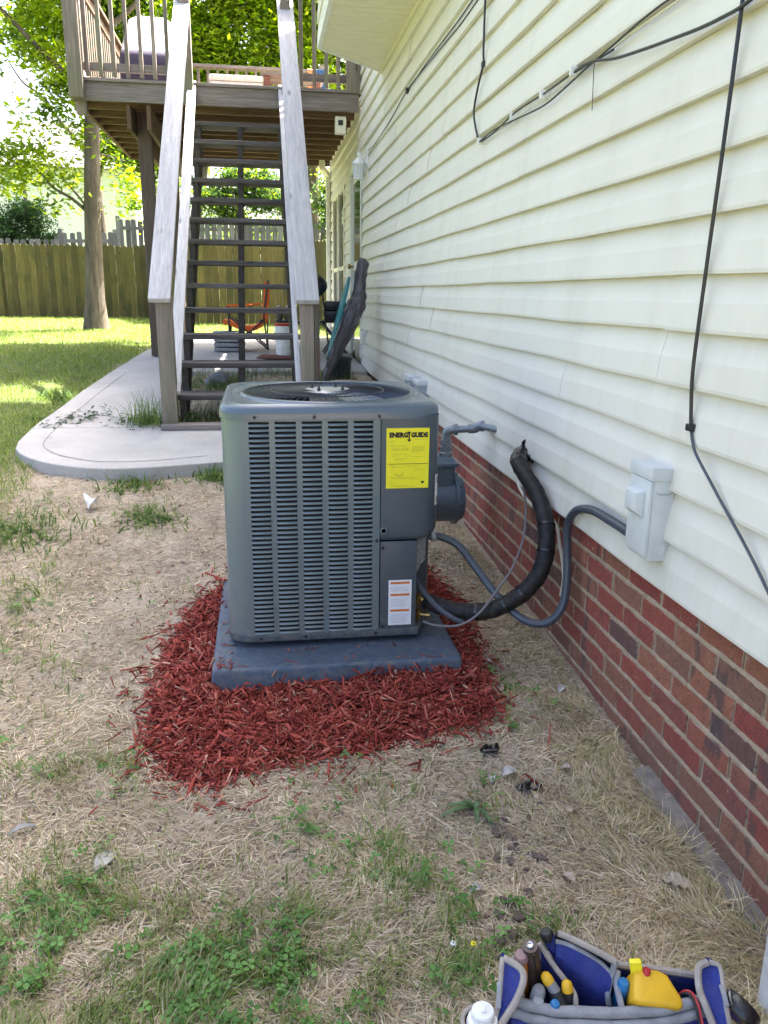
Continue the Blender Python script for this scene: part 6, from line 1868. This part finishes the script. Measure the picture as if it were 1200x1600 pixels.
# broad-leaved weed
bw = thing('broadleaf_weed', 'weed with long broad green leaves in front of the mulch', 'weed', (.54, 1.85, 0))
rg = random.Random(8)
for k, (a, L) in enumerate(((-70, .085), (-100, .06), (168, .085), (192, .105), (140, .05), (40, .035))):
    d = Vector((math.cos(R(a)), math.sin(R(a)), 0)); s = Vector((-d.y, d.x, 0)); loops = []
    for i in range(8):
        t = i / 7; w = .0075 * math.sin(math.pi * min(1, t * .92 + .06)) ** .7
        p = Vector((.545, 1.845, gz(.545, 1.845) + .012)) + d * L * t + Vector((0, 0, .012 * math.sin(math.pi * t) - .006 * t))
        loops.append([p - s * w + Vector((0, 0, w * .35)), p, p + s * w + Vector((0, 0, w * .35))])
    m = MB(); m.rings(loops, close=False)
    M.setdefault('weed_leaf', plain('weed_leaf', (0.06, 0.12, 0.04), 0.5, 0, 0.2, 60) if 'weed_leaf' not in M else None)
    m.build('leaf', 'weed_leaf', bw, smooth=True)

# ------------------------------------------------------------------ odds and ends on the soil
def curled_leaf(name, label, x, y, L, Wd, rot, mat, curl=.012, seed=0, cat='leaf', group='dry leaves on the soil', lobes=0.0, lift=.006):
    g = random.Random(seed); z0 = gz(x, y) + lift
    m = MB(); d = Vector((math.cos(R(rot)), math.sin(R(rot)), 0)); s = Vector((-d.y, d.x, 0)); loops = []
    n = 13
    for i in range(n):
        t = i / (n - 1)
        w = Wd * (math.sin(math.pi * (t * .94 + .03)) ** .8) * (1 + lobes * math.sin(t * 26)) * .5 + .0008
        h = curl * math.sin(math.pi * t) + g.uniform(-.001, .001)
        p = Vector((x, y, z0 + h)) + d * L * (t - .5)
        loops.append([p - s * w + Vector((0, 0, curl * .5 + g.uniform(-.001, .001))), p - s * w * .5 + Vector((0, 0, curl * .1)), p, p + s * w * .5 + Vector((0, 0, curl * .15)), p + s * w + Vector((0, 0, curl * .7 + g.uniform(-.001, .001)))])
    m.rings(loops, close=False)
    o = m.build(name, mat, None, smooth=True, loc=(x, y, z0))
    tag(o, label, cat, group)
    return o
curled_leaf('dry_leaf', 'pale grey heart shaped dry leaf on the lower left soil', -.418, 1.767, .075, .042, 62, 'pale_leaf', .008, 1)
curled_leaf('dry_leaf', 'tan ragged oak leaf near the brick at lower right', .948, 1.50, .075, .042, -38, 'dry_leaf', .010, 2, lobes=.22)
curled_leaf('dry_leaf', 'small pale leaf at the foot of the wall right of the mulch', 1.005, 2.415, .055, .026, 55, 'pale_leaf', .008, 3)
curled_leaf('dry_leaf', 'thin curled whitish leaf at the far lower left', -.651, 1.906, .07, .014, 25, 'pale_leaf', .012, 4)
curled_leaf('dry_leaf', 'small crumpled whitish leaf between the pad and the brick', .80, 2.62, .03, .02, 10, 'pale_leaf', .012, 5)
curled_leaf('paper_scrap', 'small crumpled scrap of white paper on the soil before the walk', -.908, 4.27, .075, .085, 70, 'paper', .045, 6, 'paper scrap', None, lift=.012)
curled_leaf('plastic_scrap', 'crumpled clear plastic scrap beside the black scraps', .688, 1.99, .05, .035, 15, 'pale_leaf', .014, 9, 'plastic scrap', 'scraps of litter near the wall')
for k, (x, y, L, w, rot, lab) in enumerate(((.585, 1.747, .048, .034, 20, 'largest flat brown bark chip in the worn soil near the wall'), (.654, 1.630, .055, .018, -40, 'long dark bark sliver on the soil near the wall'), (.600, 1.672, .034, .015, -15, 'small bark sliver between the two larger bark chips'),
                                            (.545, 1.447, .042, .020, 10, 'brown bark chip just above the tool bag'), (.515, 1.400, .030, .022, 60, 'round brown bark chip touching the tool bag shadow'), (.61, 1.79, .030, .016, 80, 'little bark flake above the largest bark chip'), (.53, 1.50, .034, .016, -60, 'narrow bark chip at the edge of the green clover'),
                                            (.475, 1.39, .026, .020, 30, 'brown bark bit left of the tool bag corner'))):
    g = random.Random(k + 40); m = MB(); z0 = gz(x, y)
    d = Vector((math.cos(R(rot)), math.sin(R(rot)), 0)); s = Vector((-d.y, d.x, 0)); top = []; bot = []
    for i in range(12):
        a = 2 * math.pi * i / 12; r = 1 + g.uniform(-.22, .22)
        p = Vector((x, y, 0)) + d * math.cos(a) * L * .5 * r + s * math.sin(a) * w * .5 * r
        top.append(p + Vector((0, 0, z0 + .012 + g.uniform(-.002, .003)))); bot.append(p * 1.0 + Vector((0, 0, z0 + .001)))
    m.rings([bot, top]); o = m.build('bark_chip', 'bark_chip', None, bevel=.0015, loc=(x, y, z0)); tag(o, lab, 'bark chip', 'bark chips on the soil')
def more_bark():
    g = random.Random(77)
    for k in range(22):
        x = g.gauss(.60, .075); y = g.uniform(1.38, 1.86); 
        if k < 6: x = g.gauss(.54, .05); y = g.uniform(1.34, 1.50)
        L = g.uniform(.012, .034); w = L * g.uniform(.35, .75); rot = g.uniform(0, 360); m = MB(); z0 = gz(x, y)
        d = Vector((math.cos(R(rot)), math.sin(R(rot)), g.uniform(-.2, .2))); s = Vector((-d.y, d.x, g.uniform(-.2, .2))); top = []; bot = []
        for i in range(9):
            a = 2 * math.pi * i / 9; r = 1 + g.uniform(-.25, .25)
            p = Vector((x, y, z0 + .006)) + d * math.cos(a) * L * .5 * r + s * math.sin(a) * w * .5 * r
            top.append(p + Vector((0, 0, .004 + g.uniform(-.001, .002)))); bot.append(p)
        m.rings([bot, top]); o = m.build('bark_chip', 'bark_chip', None, bevel=.001, loc=(x, y, z0))
        tag(o, 'little brown bark chip strewn on the bare soil between mulch and tool bag', 'bark chip', 'small bark chips strewn on the soil')
more_bark()
for k, (x, y, L, w, rot, mt, lab) in enumerate(((.80, 1.80, .045, .025, 30, 'dry_leaf', 'tan leaf scrap in the dry grass midway between the bark chips and the brick'), (.70, 1.55, .040, .024, 120, 'dry_leaf', 'tan leaf scrap just right of the long dark bark sliver'),
                                              (.86, 1.98, .04, .02, -20, 'dry_leaf', 'tan leaf scrap right of the shiny black plastic scrap'), (.63, 1.98, .035, .02, 75, 'pale_leaf', 'pale leaf scrap left of the crumpled clear plastic scrap'), (.47, 1.55, .035, .02, 10, 'pale_leaf', 'pale leaf scrap at the right edge of the near green patch'))):
    curled_leaf('leaf_scrap', lab, x, y, L, w, rot, mt, .010, 20 + k, 'leaf', 'dead leaf scraps in the dry grass', .15)
for k, (x, y, sz, lab) in enumerate(((.661, 2.108, .030, 'crumpled black plastic scrap in front of the mulch corner'), (.722, 1.921, .036, 'shiny black plastic scrap lying in the dry grass'))):
    g = random.Random(k + 60); m = MB(); z0 = gz(x, y)
    for j in range(4):
        pts = [(x + g.uniform(-sz, sz), y + g.uniform(-sz, sz) * .8, z0 + g.uniform(.006, .024)) for _ in range(4)]
        m.tube(spline(pts, 4), .006, 5)
    o = m.build('plastic_scrap', 'tape_black', None, smooth=True, loc=(x, y, z0)); tag(o, lab, 'plastic scrap', 'scraps of litter near the wall')
# flowers
for nm, x, y, mt, lab in (('yellow_flower', .415, 1.365, 'bright_yellow', 'tiny yellow flower in the clover left of the bag'), ('clover_flower', .372, 1.372, 'white_plastic', 'white clover flower head left of the bag')):
    f = thing(nm, lab, 'flower', (x, y, gz(x, y)))
    z0 = gz(x, y)
    MB().tube([(x, y, z0), (x + .002, y, z0 + .03)], .0009, 5).build('stem', 'weed_leaf', f)
    m = MB()
    for k in range(7):
        a = k * .9; m.lathe([(0, -.002), (.0030, 0), (.002, .003), (0, .004)], (x + .0042 * math.cos(a), y + .0042 * math.sin(a), z0 + .030 + .001 * (k % 3)), (math.cos(a) * .5, math.sin(a) * .5, 1), 6)
    m.build('petals', mt, f, smooth=True)
# leafy trimmings blown on to the walk
def trimmings():
    g = np.random.default_rng(91); V = []; n = 330
    cx = np.where(g.uniform(size=n) < .55, g.normal(-1.30, .13, n), g.normal(-.90, .08, n)); cy = np.where(cx < -1.1, g.normal(6.05, .12, n) + (cx + 1.3) * .7, g.normal(5.95, .13, n))
    ok = in_poly(cx, cy, SLAB); cx, cy = cx[ok], cy[ok]; n = len(cx)
    P = np.stack([cx, cy, zslab(cy) + g.uniform(.004, .02, n)], 1)
    a = g.uniform(0, 6.28, n); L = g.uniform(.009, .028, n); d = np.stack([np.cos(a), np.sin(a), g.normal(0, .2, n)], 1); s = np.stack([-np.sin(a), np.cos(a), g.normal(0, .3, n)], 1)
    V = np.stack([P - d * L[:, None], P + s * L[:, None] * .45, P + d * L[:, None], P - s * L[:, None] * .45], 1).reshape(-1, 3)
    tag(mesh_np('leaf_litter', V, np.arange(4 * n).reshape(n, 4), 'grass', np.repeat(np.array([[.05, .085, .04]]) * g.uniform(.6, 1.3, (n, 1)), 4, 0)), 'small green leaf litter scattered on the pale walk', None, None, 'stuff')
trimmings()
# white plastic pipe at the right edge
pv = thing('white_pipe', 'dirty white plastic pipe standing at the right edge beside the brick', 'pipe', (.985, 1.15, 0))
m = MB(); m.lathe([(.038, -.05), (.038, .80), (.040, .80), (.044, .802), (.044, .86), (.041, .865), (.034, .865), (.034, .80)], (.988, 1.155, gz(.988, 1.155)), (0, 0, 1), 24); m.build('pipe', 'pvc', pv, smooth=True, angle=35)

# ------------------------------------------------------------------ tool bag
U = Vector((.989, -.148, 0)); VV = Vector((.148, .989, 0)); BO = Vector((.585, 1.055, 0)); gb = gz(.585, 1.05)
bag = thing('tool_bag', 'open blue nylon tool bag with grey webbing and flaps', 'tool bag', (.585, 1.055, gb))
def sheet(rows, t=.006):
    """thick cloth from a grid of points"""
    m = MB(); A = [[Vector(p) for p in r] for r in rows]
    nr, nc = len(A), len(A[0])
    N = [[None] * nc for _ in range(nr)]
    for i in range(nr):
        for j in range(nc):
            du = A[i][min(j + 1, nc - 1)] - A[i][max(j - 1, 0)]; dv = A[min(i + 1, nr - 1)][j] - A[max(i - 1, 0)][j]
            q = du.cross(dv); N[i][j] = q.normalized() if q.length > 1e-12 else Vector((0, 0, 1))
    f_ = lambda s: [A[i][j] + N[i][j] * s * t / 2 for i in range(nr) for j in range(nc)]
    vs = f_(1) + f_(-1); n = nr * nc; fs = []
    for i in range(nr - 1):
        for j in range(nc - 1):
            a = i * nc + j; fs.append((a, a + 1, a + nc + 1, a + nc)); fs.append((n + a, n + a + nc, n + a + nc + 1, n + a + 1))
    bd = [(0, j) for j in range(nc)] + [(i, nc - 1) for i in range(1, nr)] + [(nr - 1, j) for j in range(nc - 2, -1, -1)] + [(i, 0) for i in range(nr - 2, 0, -1)]
    for k in range(len(bd)):
        a = bd[k][0] * nc + bd[k][1]; q = bd[(k + 1) % len(bd)]; b = q[0] * nc + q[1]
        fs.append((a, n + a, n + b, b))
    return m.add(vs, fs)
BACK = [(.421, 1.143, .2), (.481, 1.140, .2), (.541, 1.130, .2), (.611, 1.104, .2), (.677, 1.084, .2), (.750, 1.059, .2)]
FRONT = [(.397, 1.073, .19), (.43, 1.058, .187), (.471, 1.045, .185), (.546, 1.031, .185), (.636, 1.022, .185), (.732, 1.027, .19)]
back = spline(BACK, 5); frontp = spline(FRONT, 5)
dn = lambda p, z, o=0: Vector((p[0], p[1], z)) + VV * o
sheet([[p for p in back], [dn(p, .11, .012) for p in back], [dn(p, gb + .006, .0) for p in back]], .008).build('back_wall', 'bag_blue', bag, smooth=True)
sheet([[p for p in frontp], [dn(p, .11, -.022) for p in frontp], [dn(p, gb + .006, -.02) for p in frontp]], .008).build('front_wall', 'bag_blue', bag, smooth=True)
lw = [back[0], (back[0] + frontp[0]) / 2 - U * .012, frontp[0]]; rw = [back[-1], (back[-1] + frontp[-1]) / 2 + U * .008, frontp[-1]]
for W_ in (lw, rw):
    sheet([[p for p in W_], [dn(p, .10) for p in W_], [dn(p, gb + .006) for p in W_]], .008).build('end_wall', 'bag_blue', bag, smooth=True)
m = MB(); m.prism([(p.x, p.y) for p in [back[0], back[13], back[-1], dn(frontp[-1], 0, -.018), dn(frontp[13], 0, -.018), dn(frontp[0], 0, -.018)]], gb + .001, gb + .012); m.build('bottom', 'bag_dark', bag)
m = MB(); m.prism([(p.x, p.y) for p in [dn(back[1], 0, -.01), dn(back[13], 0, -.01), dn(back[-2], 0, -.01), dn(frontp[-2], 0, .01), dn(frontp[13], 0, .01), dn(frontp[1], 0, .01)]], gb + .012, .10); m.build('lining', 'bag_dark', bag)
m = MB(); m.tube([p + Vector((0, 0, .002)) for p in back], .0065, 8); m.build('binding', 'tan_binding', bag, smooth=True)
# grey webbing roll round the front rim: two ribs
for dz, dv, r in ((.001, -.004, .0095), (-.012, -.016, .0085), (-.0335, -.032, .0075)):
    m = MB(); m.tube([p + Vector((0, 0, dz + .001 * math.sin(i * 1.1))) + VV * dv for i, p in enumerate(frontp)], [r * (1 + .05 * math.sin(i * 2.2)) for i in range(len(frontp))], 10); m.build('webbing', 'bag_grey', bag, smooth=True)
sheet([[p + VV * -.020 + Vector((0, 0, -.016)) for p in frontp], [p + VV * -.0265 + Vector((0, 0, -.03)) for p in frontp]], .005).build('front_panel', 'bag_blue', bag, smooth=True)
# pale stitching along the webbing and pocket
def stitches(path, off, parent, n):
    m = MB(); P = spline(path, 10) if len(path) < 12 else path
    for i in range(n):
        t = (i + .2) / n * (len(P) - 1); j = min(int(t), len(P) - 2); a = P[j].lerp(P[j + 1], t - j)
        t2 = t + .55 * (len(P) - 1) / n; j2 = min(int(t2), len(P) - 2); b = P[j2].lerp(P[j2 + 1], min(1, t2 - j2))
        if (b - a).length > .0005: m.tube([a + off, b + off], .0005, 4)
    o = m.build('stitch', 'tan_binding', parent); o['kind'] = 'stuff'
stitches(frontp, VV * -.0135 + Vector((0, 0, -.0045)) + Vector((0, -.0005, .008)), bag, 60)
# end flaps with bound edges
def flap(i, o, nm='end_flap'):
    I = spline(i, 4); O = spline(o, 4)
    rows = [[a + (b - a) * t + VV * (.010 * math.sin(math.pi * t)) for t in (0, .25, .5, .75, 1)] for a, b in zip(I, O)]
    fo = sheet(rows, .006).build(nm, 'bag_blue', bag, smooth=True)
    MB().tube(I, .0062, 8).build('binding', 'tan_binding', fo, smooth=True); MB().tube(O, .0045, 8).build('binding', 'tan_binding', fo, smooth=True)
    return fo
flap([(.39, 1.101, .25), (.413, 1.082, .245), (.416, 1.067, .235), (.40, 1.049, .215), (.376, 1.033, .195), (.358, 1.022, .18)], [(.388, 1.101, .25), (.383, 1.088, .243), (.379, 1.077, .23), (.371, 1.057, .21), (.36, 1.04, .19), (.346, 1.022, .172)])
flap([(.745, 1.049, .244), (.727, 1.045, .238), (.716, 1.02, .22), (.717, .995, .205), (.721, .975, .185), (.726, .955, .16)], [(.747, 1.049, .244), (.763, 1.041, .24), (.757, 1.016, .225), (.750, .993, .21), (.748, .974, .19), (.746, .955, .165)])
# inner pocket flap leaning up out of the bag
FT = spline([(.499, 1.130, .262), (.512, 1.123, .26), (.537, 1.107, .255), (.567, 1.091, .245), (.589, 1.08, .235)], 4)
FM = spline([(.493, 1.123, .25), (.511, 1.117, .248), (.537, 1.104, .24), (.566, 1.091, .225), (.583, 1.079, .21)], 4)
FL = spline([(.491, 1.118, .215), (.512, 1.109, .20), (.531, 1.095, .19), (.554, 1.076, .185), (.572, 1.065, .185)], 4)
FB = [p + Vector((.01, .0, -.06)) for p in FL]
pk = sheet([FM, [(a + b) / 2 + VV * -.008 for a, b in zip(FM, FL)], FL, FB], .006).build('pocket', 'bag_blue', bag, smooth=True)
MB().tube([p + Vector((0, 0, .001)) for p in FM], .0042, 8).build('binding', 'bag_grey', pk, smooth=True)
fl2 = sheet([FT, [(a + b) / 2 + VV * .012 + Vector((0, 0, -.006)) for a, b in zip(FT, FM)], [p + VV * .016 + Vector((0, 0, -.03)) for p in FM]], .006).build('pocket_back', 'bag_dark', bag, smooth=True)
MB().tube(FT, [.006] * len(FT), 8).build('binding', 'tan_binding', fl2, smooth=True)
MB().tube([FT[-1], FM[-1], FL[-1], FL[-1] + Vector((.004, -.004, -.03))], .0055, 8).build('binding', 'bag_grey', pk, smooth=True)
IN = spline([(.463, 1.124, .25), (.473, 1.115, .235), (.485, 1.097, .22), (.50, 1.078, .205), (.508, 1.059, .195), (.505, 1.041, .18)], 4)
dv = sheet([IN, [p + Vector((.012, .006, -.05)) for p in IN], [p + Vector((.018, .01, -.11)) for p in IN]], .005).build('divider', 'bag_blue', bag, smooth=True)
MB().tube(IN, .0050, 8).build('binding', 'tan_binding', dv, smooth=True)
D2 = spline([(.596, 1.083, .212), (.588, 1.066, .20), (.586, 1.05, .192), (.584, 1.03, .182)], 4)
d2 = sheet([D2, [p + Vector((.01, .0, -.05)) for p in D2], [p + Vector((.014, .0, -.1)) for p in D2]], .005).build('divider', 'bag_blue', bag, smooth=True)
MB().tube(D2, .0058, 8).build('binding', 'bag_grey', d2, smooth=True)
# handle strap end, ring and zip pull
MB().tube(spline([(.479, 1.126, .262), (.490, 1.128, .235), (.512, 1.128, .20), (.53, 1.125, .16)], 5), [.0115, .0115, .0105] + [.010] * 13, 10).build('handle', 'bag_blue', bag, smooth=True)
MB().lathe([(.0, -.002), (.0115, 0), (.0125, .010), (.009, .016), (0, .018)], (.4785, 1.1255, .258), (-.3, 0, 1), 12).build('handle_end', 'rubber', bag, smooth=True)
for c, ax in (((.417, 1.070, .200), (1, .2, .2)),):
    m = MB(); m.tube([Vector(c) + Vector((0, .007 * math.cos(t), .007 * math.sin(t))) for t in np.linspace(0, 6.283, 17)], .0013, 5, False); m.build('ring', 'steel', bag, smooth=True)
MB().bar((.374, 1.071, .232), (.366, 1.043, .205), .0075, .004).build('zip_pull', 'bag_grey', bag, bevel=.001)
MB().bar((.750, 1.012, .232), (.748, .985, .214), .0075, .004).build('zip_pull', 'bag_grey', bag, bevel=.001)
# outer pocket holding the bottle
m = MB(); loops = [[(.337 + .034 * math.cos(a), 1.037 + .032 * math.sin(a), z) for a in np.linspace(R(60), R(330), 15)] for z in (gb + .01, .12, .188)]
m.rings(loops, close=False); po = m.build('side_pocket', 'bag_dark', bag, smooth=True)
MB().tube(loops[-1], .004, 6).build('binding', 'tan_binding', po, smooth=True)

def tool(name, label, cat, loc): return thing(name, label, cat, loc, 'tools and bottles in the tool bag')
bt = tool('spray_bottle', 'white capped bottle in the pocket at the left end of the bag', 'bottle', (.337, 1.037, gb + .01))
MB().lathe([(0, 0), (.026, 0), (.026, .17), (.024, .178), (0, .178)], (.337, 1.037, gb + .012), (0, 0, 1), 24).build('body', 'white_label', bt, smooth=True, angle=40)
m = MB(); m.lathe([(.0255, .0), (.0270, .002), (.0270, .010), (.0255, .012), (.0255, .016), (.0245, .018), (.020, .020), (.0195, .034), (.0175, .037), (0, .038)], (.337, 1.037, gb + .19), (0, 0, 1), 28)
cap = m.build('cap', 'white_plastic', bt, smooth=True, angle=30)
MB().box(.333, .341, 1.030, 1.044, gb + .2275, gb + .2305).build('tab', 'white_plastic', cap, bevel=.001)
hm = tool('brown_handle', 'thick dark brown tool handle with a steel nut in its end', 'tool handle', (.45, 1.11, .12))
a, b = Vector((.436, 1.099, .272)), Vector((.468, 1.125, .115))
m = MB(); m.tube([a, a + (b - a) * .1, a + (b - a) * .5, b], [.0135, .0155, .0165, .017], 16); m.build('handle', 'brown_handle', hm, smooth=True, angle=60)
m = MB(); ax = (a - b).normalized(); m.lathe([(.0035, .000), (.0065, 0), (.0065, .003), (.0055, .004), (.0038, .0035), (.0036, .001)], a, ax, 12); m.build('nut', 'steel', hm, smooth=True, angle=30)
MB().tube([a + Vector((0.001, -.0155, -.005)), a + (b - a) * .6 + Vector((.004, -.014, 0))], .0016, 5).build('seam', 'ink', hm)
am = tool('amber_screwdriver', 'amber screwdriver handle with a pinkish cap', 'screwdriver', (.43, 1.11, .14))
a, b = Vector((.421, 1.098, .250)), Vector((.446, 1.128, .13))
MB().tube([a, b], .0115, 10).build('handle', 'amber', am, smooth=True, angle=60)
M['dusty_pink'] = plain('dusty_rubber_cap', (0.26, 0.16, 0.15), 0.7)
MB().lathe([(.0125, -.004), (.013, .003), (.010, .010), (0, .012)], a, (a - b).normalized(), 14).build('cap', 'dusty_pink', am, smooth=True)
for (a, b, lab) in ((Vector((.466, 1.079, .213)), Vector((.497, 1.055, .165)), 'grey pliers handle with a yellow tip, left one'), (Vector((.4965, 1.065, .205)), Vector((.503, 1.050, .15)), 'yellow tipped handle against the divider, right one')):
    pl_ = tool('pliers', lab, 'pliers', tuple(b))
    d = (a - b).normalized()
    MB().tube([b, b + (a - b) * .5, a], [.010, .0105, .0095], 10).build('handle', 'grey_plastic' if 'left' in lab else 'rubber', pl_, smooth=True)
    MB().lathe([(.0098, -.004), (.0100, .003), (.0085, .011), (.004, .015), (0, .016)], a, d, 12).build('tip', 'yellow_plastic', pl_, smooth=True)
kf = tool('grey_screwdriver', 'dark grey screwdriver handle printed with pale stripes', 'screwdriver', (.48, 1.06, .15))
a, b = Vector((.474, 1.075, .198)), Vector((.502, 1.032, .150))
MB().tube([a, a + (b - a) * .15, a + (b - a) * .8, b], [.010, .0135, .0125, .011], 12).build('handle', 'rubber', kf, smooth=True)
for t_ in (.42, .48, .54, .60):
    q_ = a + (b - a) * t_ + Vector((-.002, -.0105, .0082)); MB().obox(q_, (.0012, .005, .0006), ((b - a).normalized(), Vector((.99, -.1, .0)).normalized(), Vector((0, -.7, .7)))).build('printed_mark', 'white_label', kf)
sk = thing  # sockets
for (x, y, z, r, mt, nm, lab) in ((.447, 1.072, .198, .0125, 'grey_plastic', 'nut_driver', 'dark rounded nut driver end beside the brown handle'), (.441, 1.058, .188, .0120, 'conduit_fit', 'nut_driver', 'pale grey knurled knob near the front rim'), (.4675, 1.047, .190, .0095, 'blue_plastic', 'screwdriver', 'small blue screwdriver cap at the front rim'), (.598, 1.063, .200, .012, 'blue_plastic', 'screwdriver', 'blue tool handle left of the yellow meter')):
    tk = tool(nm, lab, 'tool', (x, y, z - .08))
    MB().lathe([(r * .9, -.09), (r, -.01), (r * .95, .004), (r * .7, .010), (0, .012)], (x, y, z), (.05, -.15, 1), 16).build('handle', mt, tk, smooth=True)
# yellow meter case
mc = tool('yellow_meter', 'worn yellow meter case lying across the bag opening', 'meter', (.645, 1.045, .12))
M4u = (Vector((.96, -.25, -.10))).normalized(); M4v = Vector((.25, .80, .50)); M4v = (M4v - M4u * M4v.dot(M4u)).normalized(); M4w = M4u.cross(M4v)
c = Vector((.646, 1.043, .196))
def loc4(p, q, r): return c + M4u * p + M4v * q + M4w * r
prof = [(-.043, -.022), (-.040, .024), (-.030, .032), (.006, .034), (.022, .029), (.045, -.006), (.046, -.018), (.036, -.024), (-.034, -.026)]
m = MB(); L = []
for s, w in ((.86, -.032), (1.0, -.026), (1.0, .008), (.93, .020), (.75, .024)):
    L.append([loc4(p * s, q * s, w) for p, q in prof])
m.rings(L); m.build('case', 'yellow_plastic', mc, bevel=.004, seg=3)
m = MB(); m.tube([loc4(p * 1.0, q * 1.0, .008) for p, q in prof[1:6]], .0012, 5); m.build('seam', 'amber', mc, smooth=True)
yc = tool('yellow_clip', 'bright yellow clip sticking up behind the meter case', 'clip', (.623, 1.066, .16))
MB().obox((.622, 1.066, .228), (.0105, .006, .019), ((.93, -.3, .2), (.30, .95, 0), (-.2, .05, 1))).build('clip', 'bright_yellow', yc, bevel=.003)
rc = tool('red_probe', 'short red probe end next to the yellow clip', 'probe', (.634, 1.058, .16))
MB().lathe([(.007, -.05), (.0075, .008), (.006, .014), (0, .016)], (.634, 1.056, .222), (.3, .1, 1), 12).build('tip', 'red_plastic', rc, smooth=True)
bp2 = tool('blue_probe', 'short blue probe end beneath the yellow clip', 'probe', (.626, 1.052, .16))
MB().lathe([(.006, -.05), (.0062, .006), (.005, .012), (0, .013)], (.6255, 1.054, .214), (.1, -.1, 1), 12).build('tip', 'blue_plastic', bp2, smooth=True)
rw_ = tool('test_lead', 'red and black test lead hanging over the front rim', 'test lead', (.70, 1.0, .15))
MB().tube(spline([(.690, 1.040, .185), (.700, 1.036, .200), (.708, 1.026, .2045), (.706, 1.003, .2035), (.7045, .990, .195), (.706, .975, .172), (.707, .965, .14)], 6), .0028, 8).build('lead', 'red_plastic', rw_, smooth=True)
MB().tube(spline([(.686, 1.036, .185), (.696, 1.032, .200), (.7035, 1.022, .2045), (.7015, 1.0, .2030), (.7005, .988, .192), (.702, .974, .168), (.703, .965, .14)], 6), .0026, 8).build('lead', 'rubber', rw_, smooth=True)
tr_ = tool('tape_roll', 'roll of black electrical tape clipped to the right end of the bag', 'tape roll', (.785, .995, .2))
m = MB(); m.lathe([(.013, -.014), (.031, -.014), (.033, -.011), (.033, .011), (.031, .014), (.013, .014), (.013, -.014)], (.783, 1.0, .185), (.75, .30, .45), 28); m.build('tape', 'tape_black', tr_, smooth=True, angle=35)
M['tape_core'] = plain('violet_tape_core', (0.04, 0.03, 0.16), 0.6)
m = MB(); m.lathe([(.0105, -.0145), (.013, -.0145), (.013, .0145), (.0105, .0145), (.0105, -.0145)], (.783, 1.0, .185), (.75, .30, .45), 20); m.build('core', 'tape_core', tr_, smooth=True, angle=35)
cl = tool('steel_carabiner', 'steel clip hooked on the right end flap', 'clip', (.757, .995, .19))
m = MB(); m.tube([Vector((.758, .998, .214)) + Vector((.003 * math.sin(t * 2), .010 * math.cos(t), .017 * math.sin(t))) for t in np.linspace(0, 6.283, 21)], .0019, 6, False); m.build('loop', 'steel', cl, smooth=True)
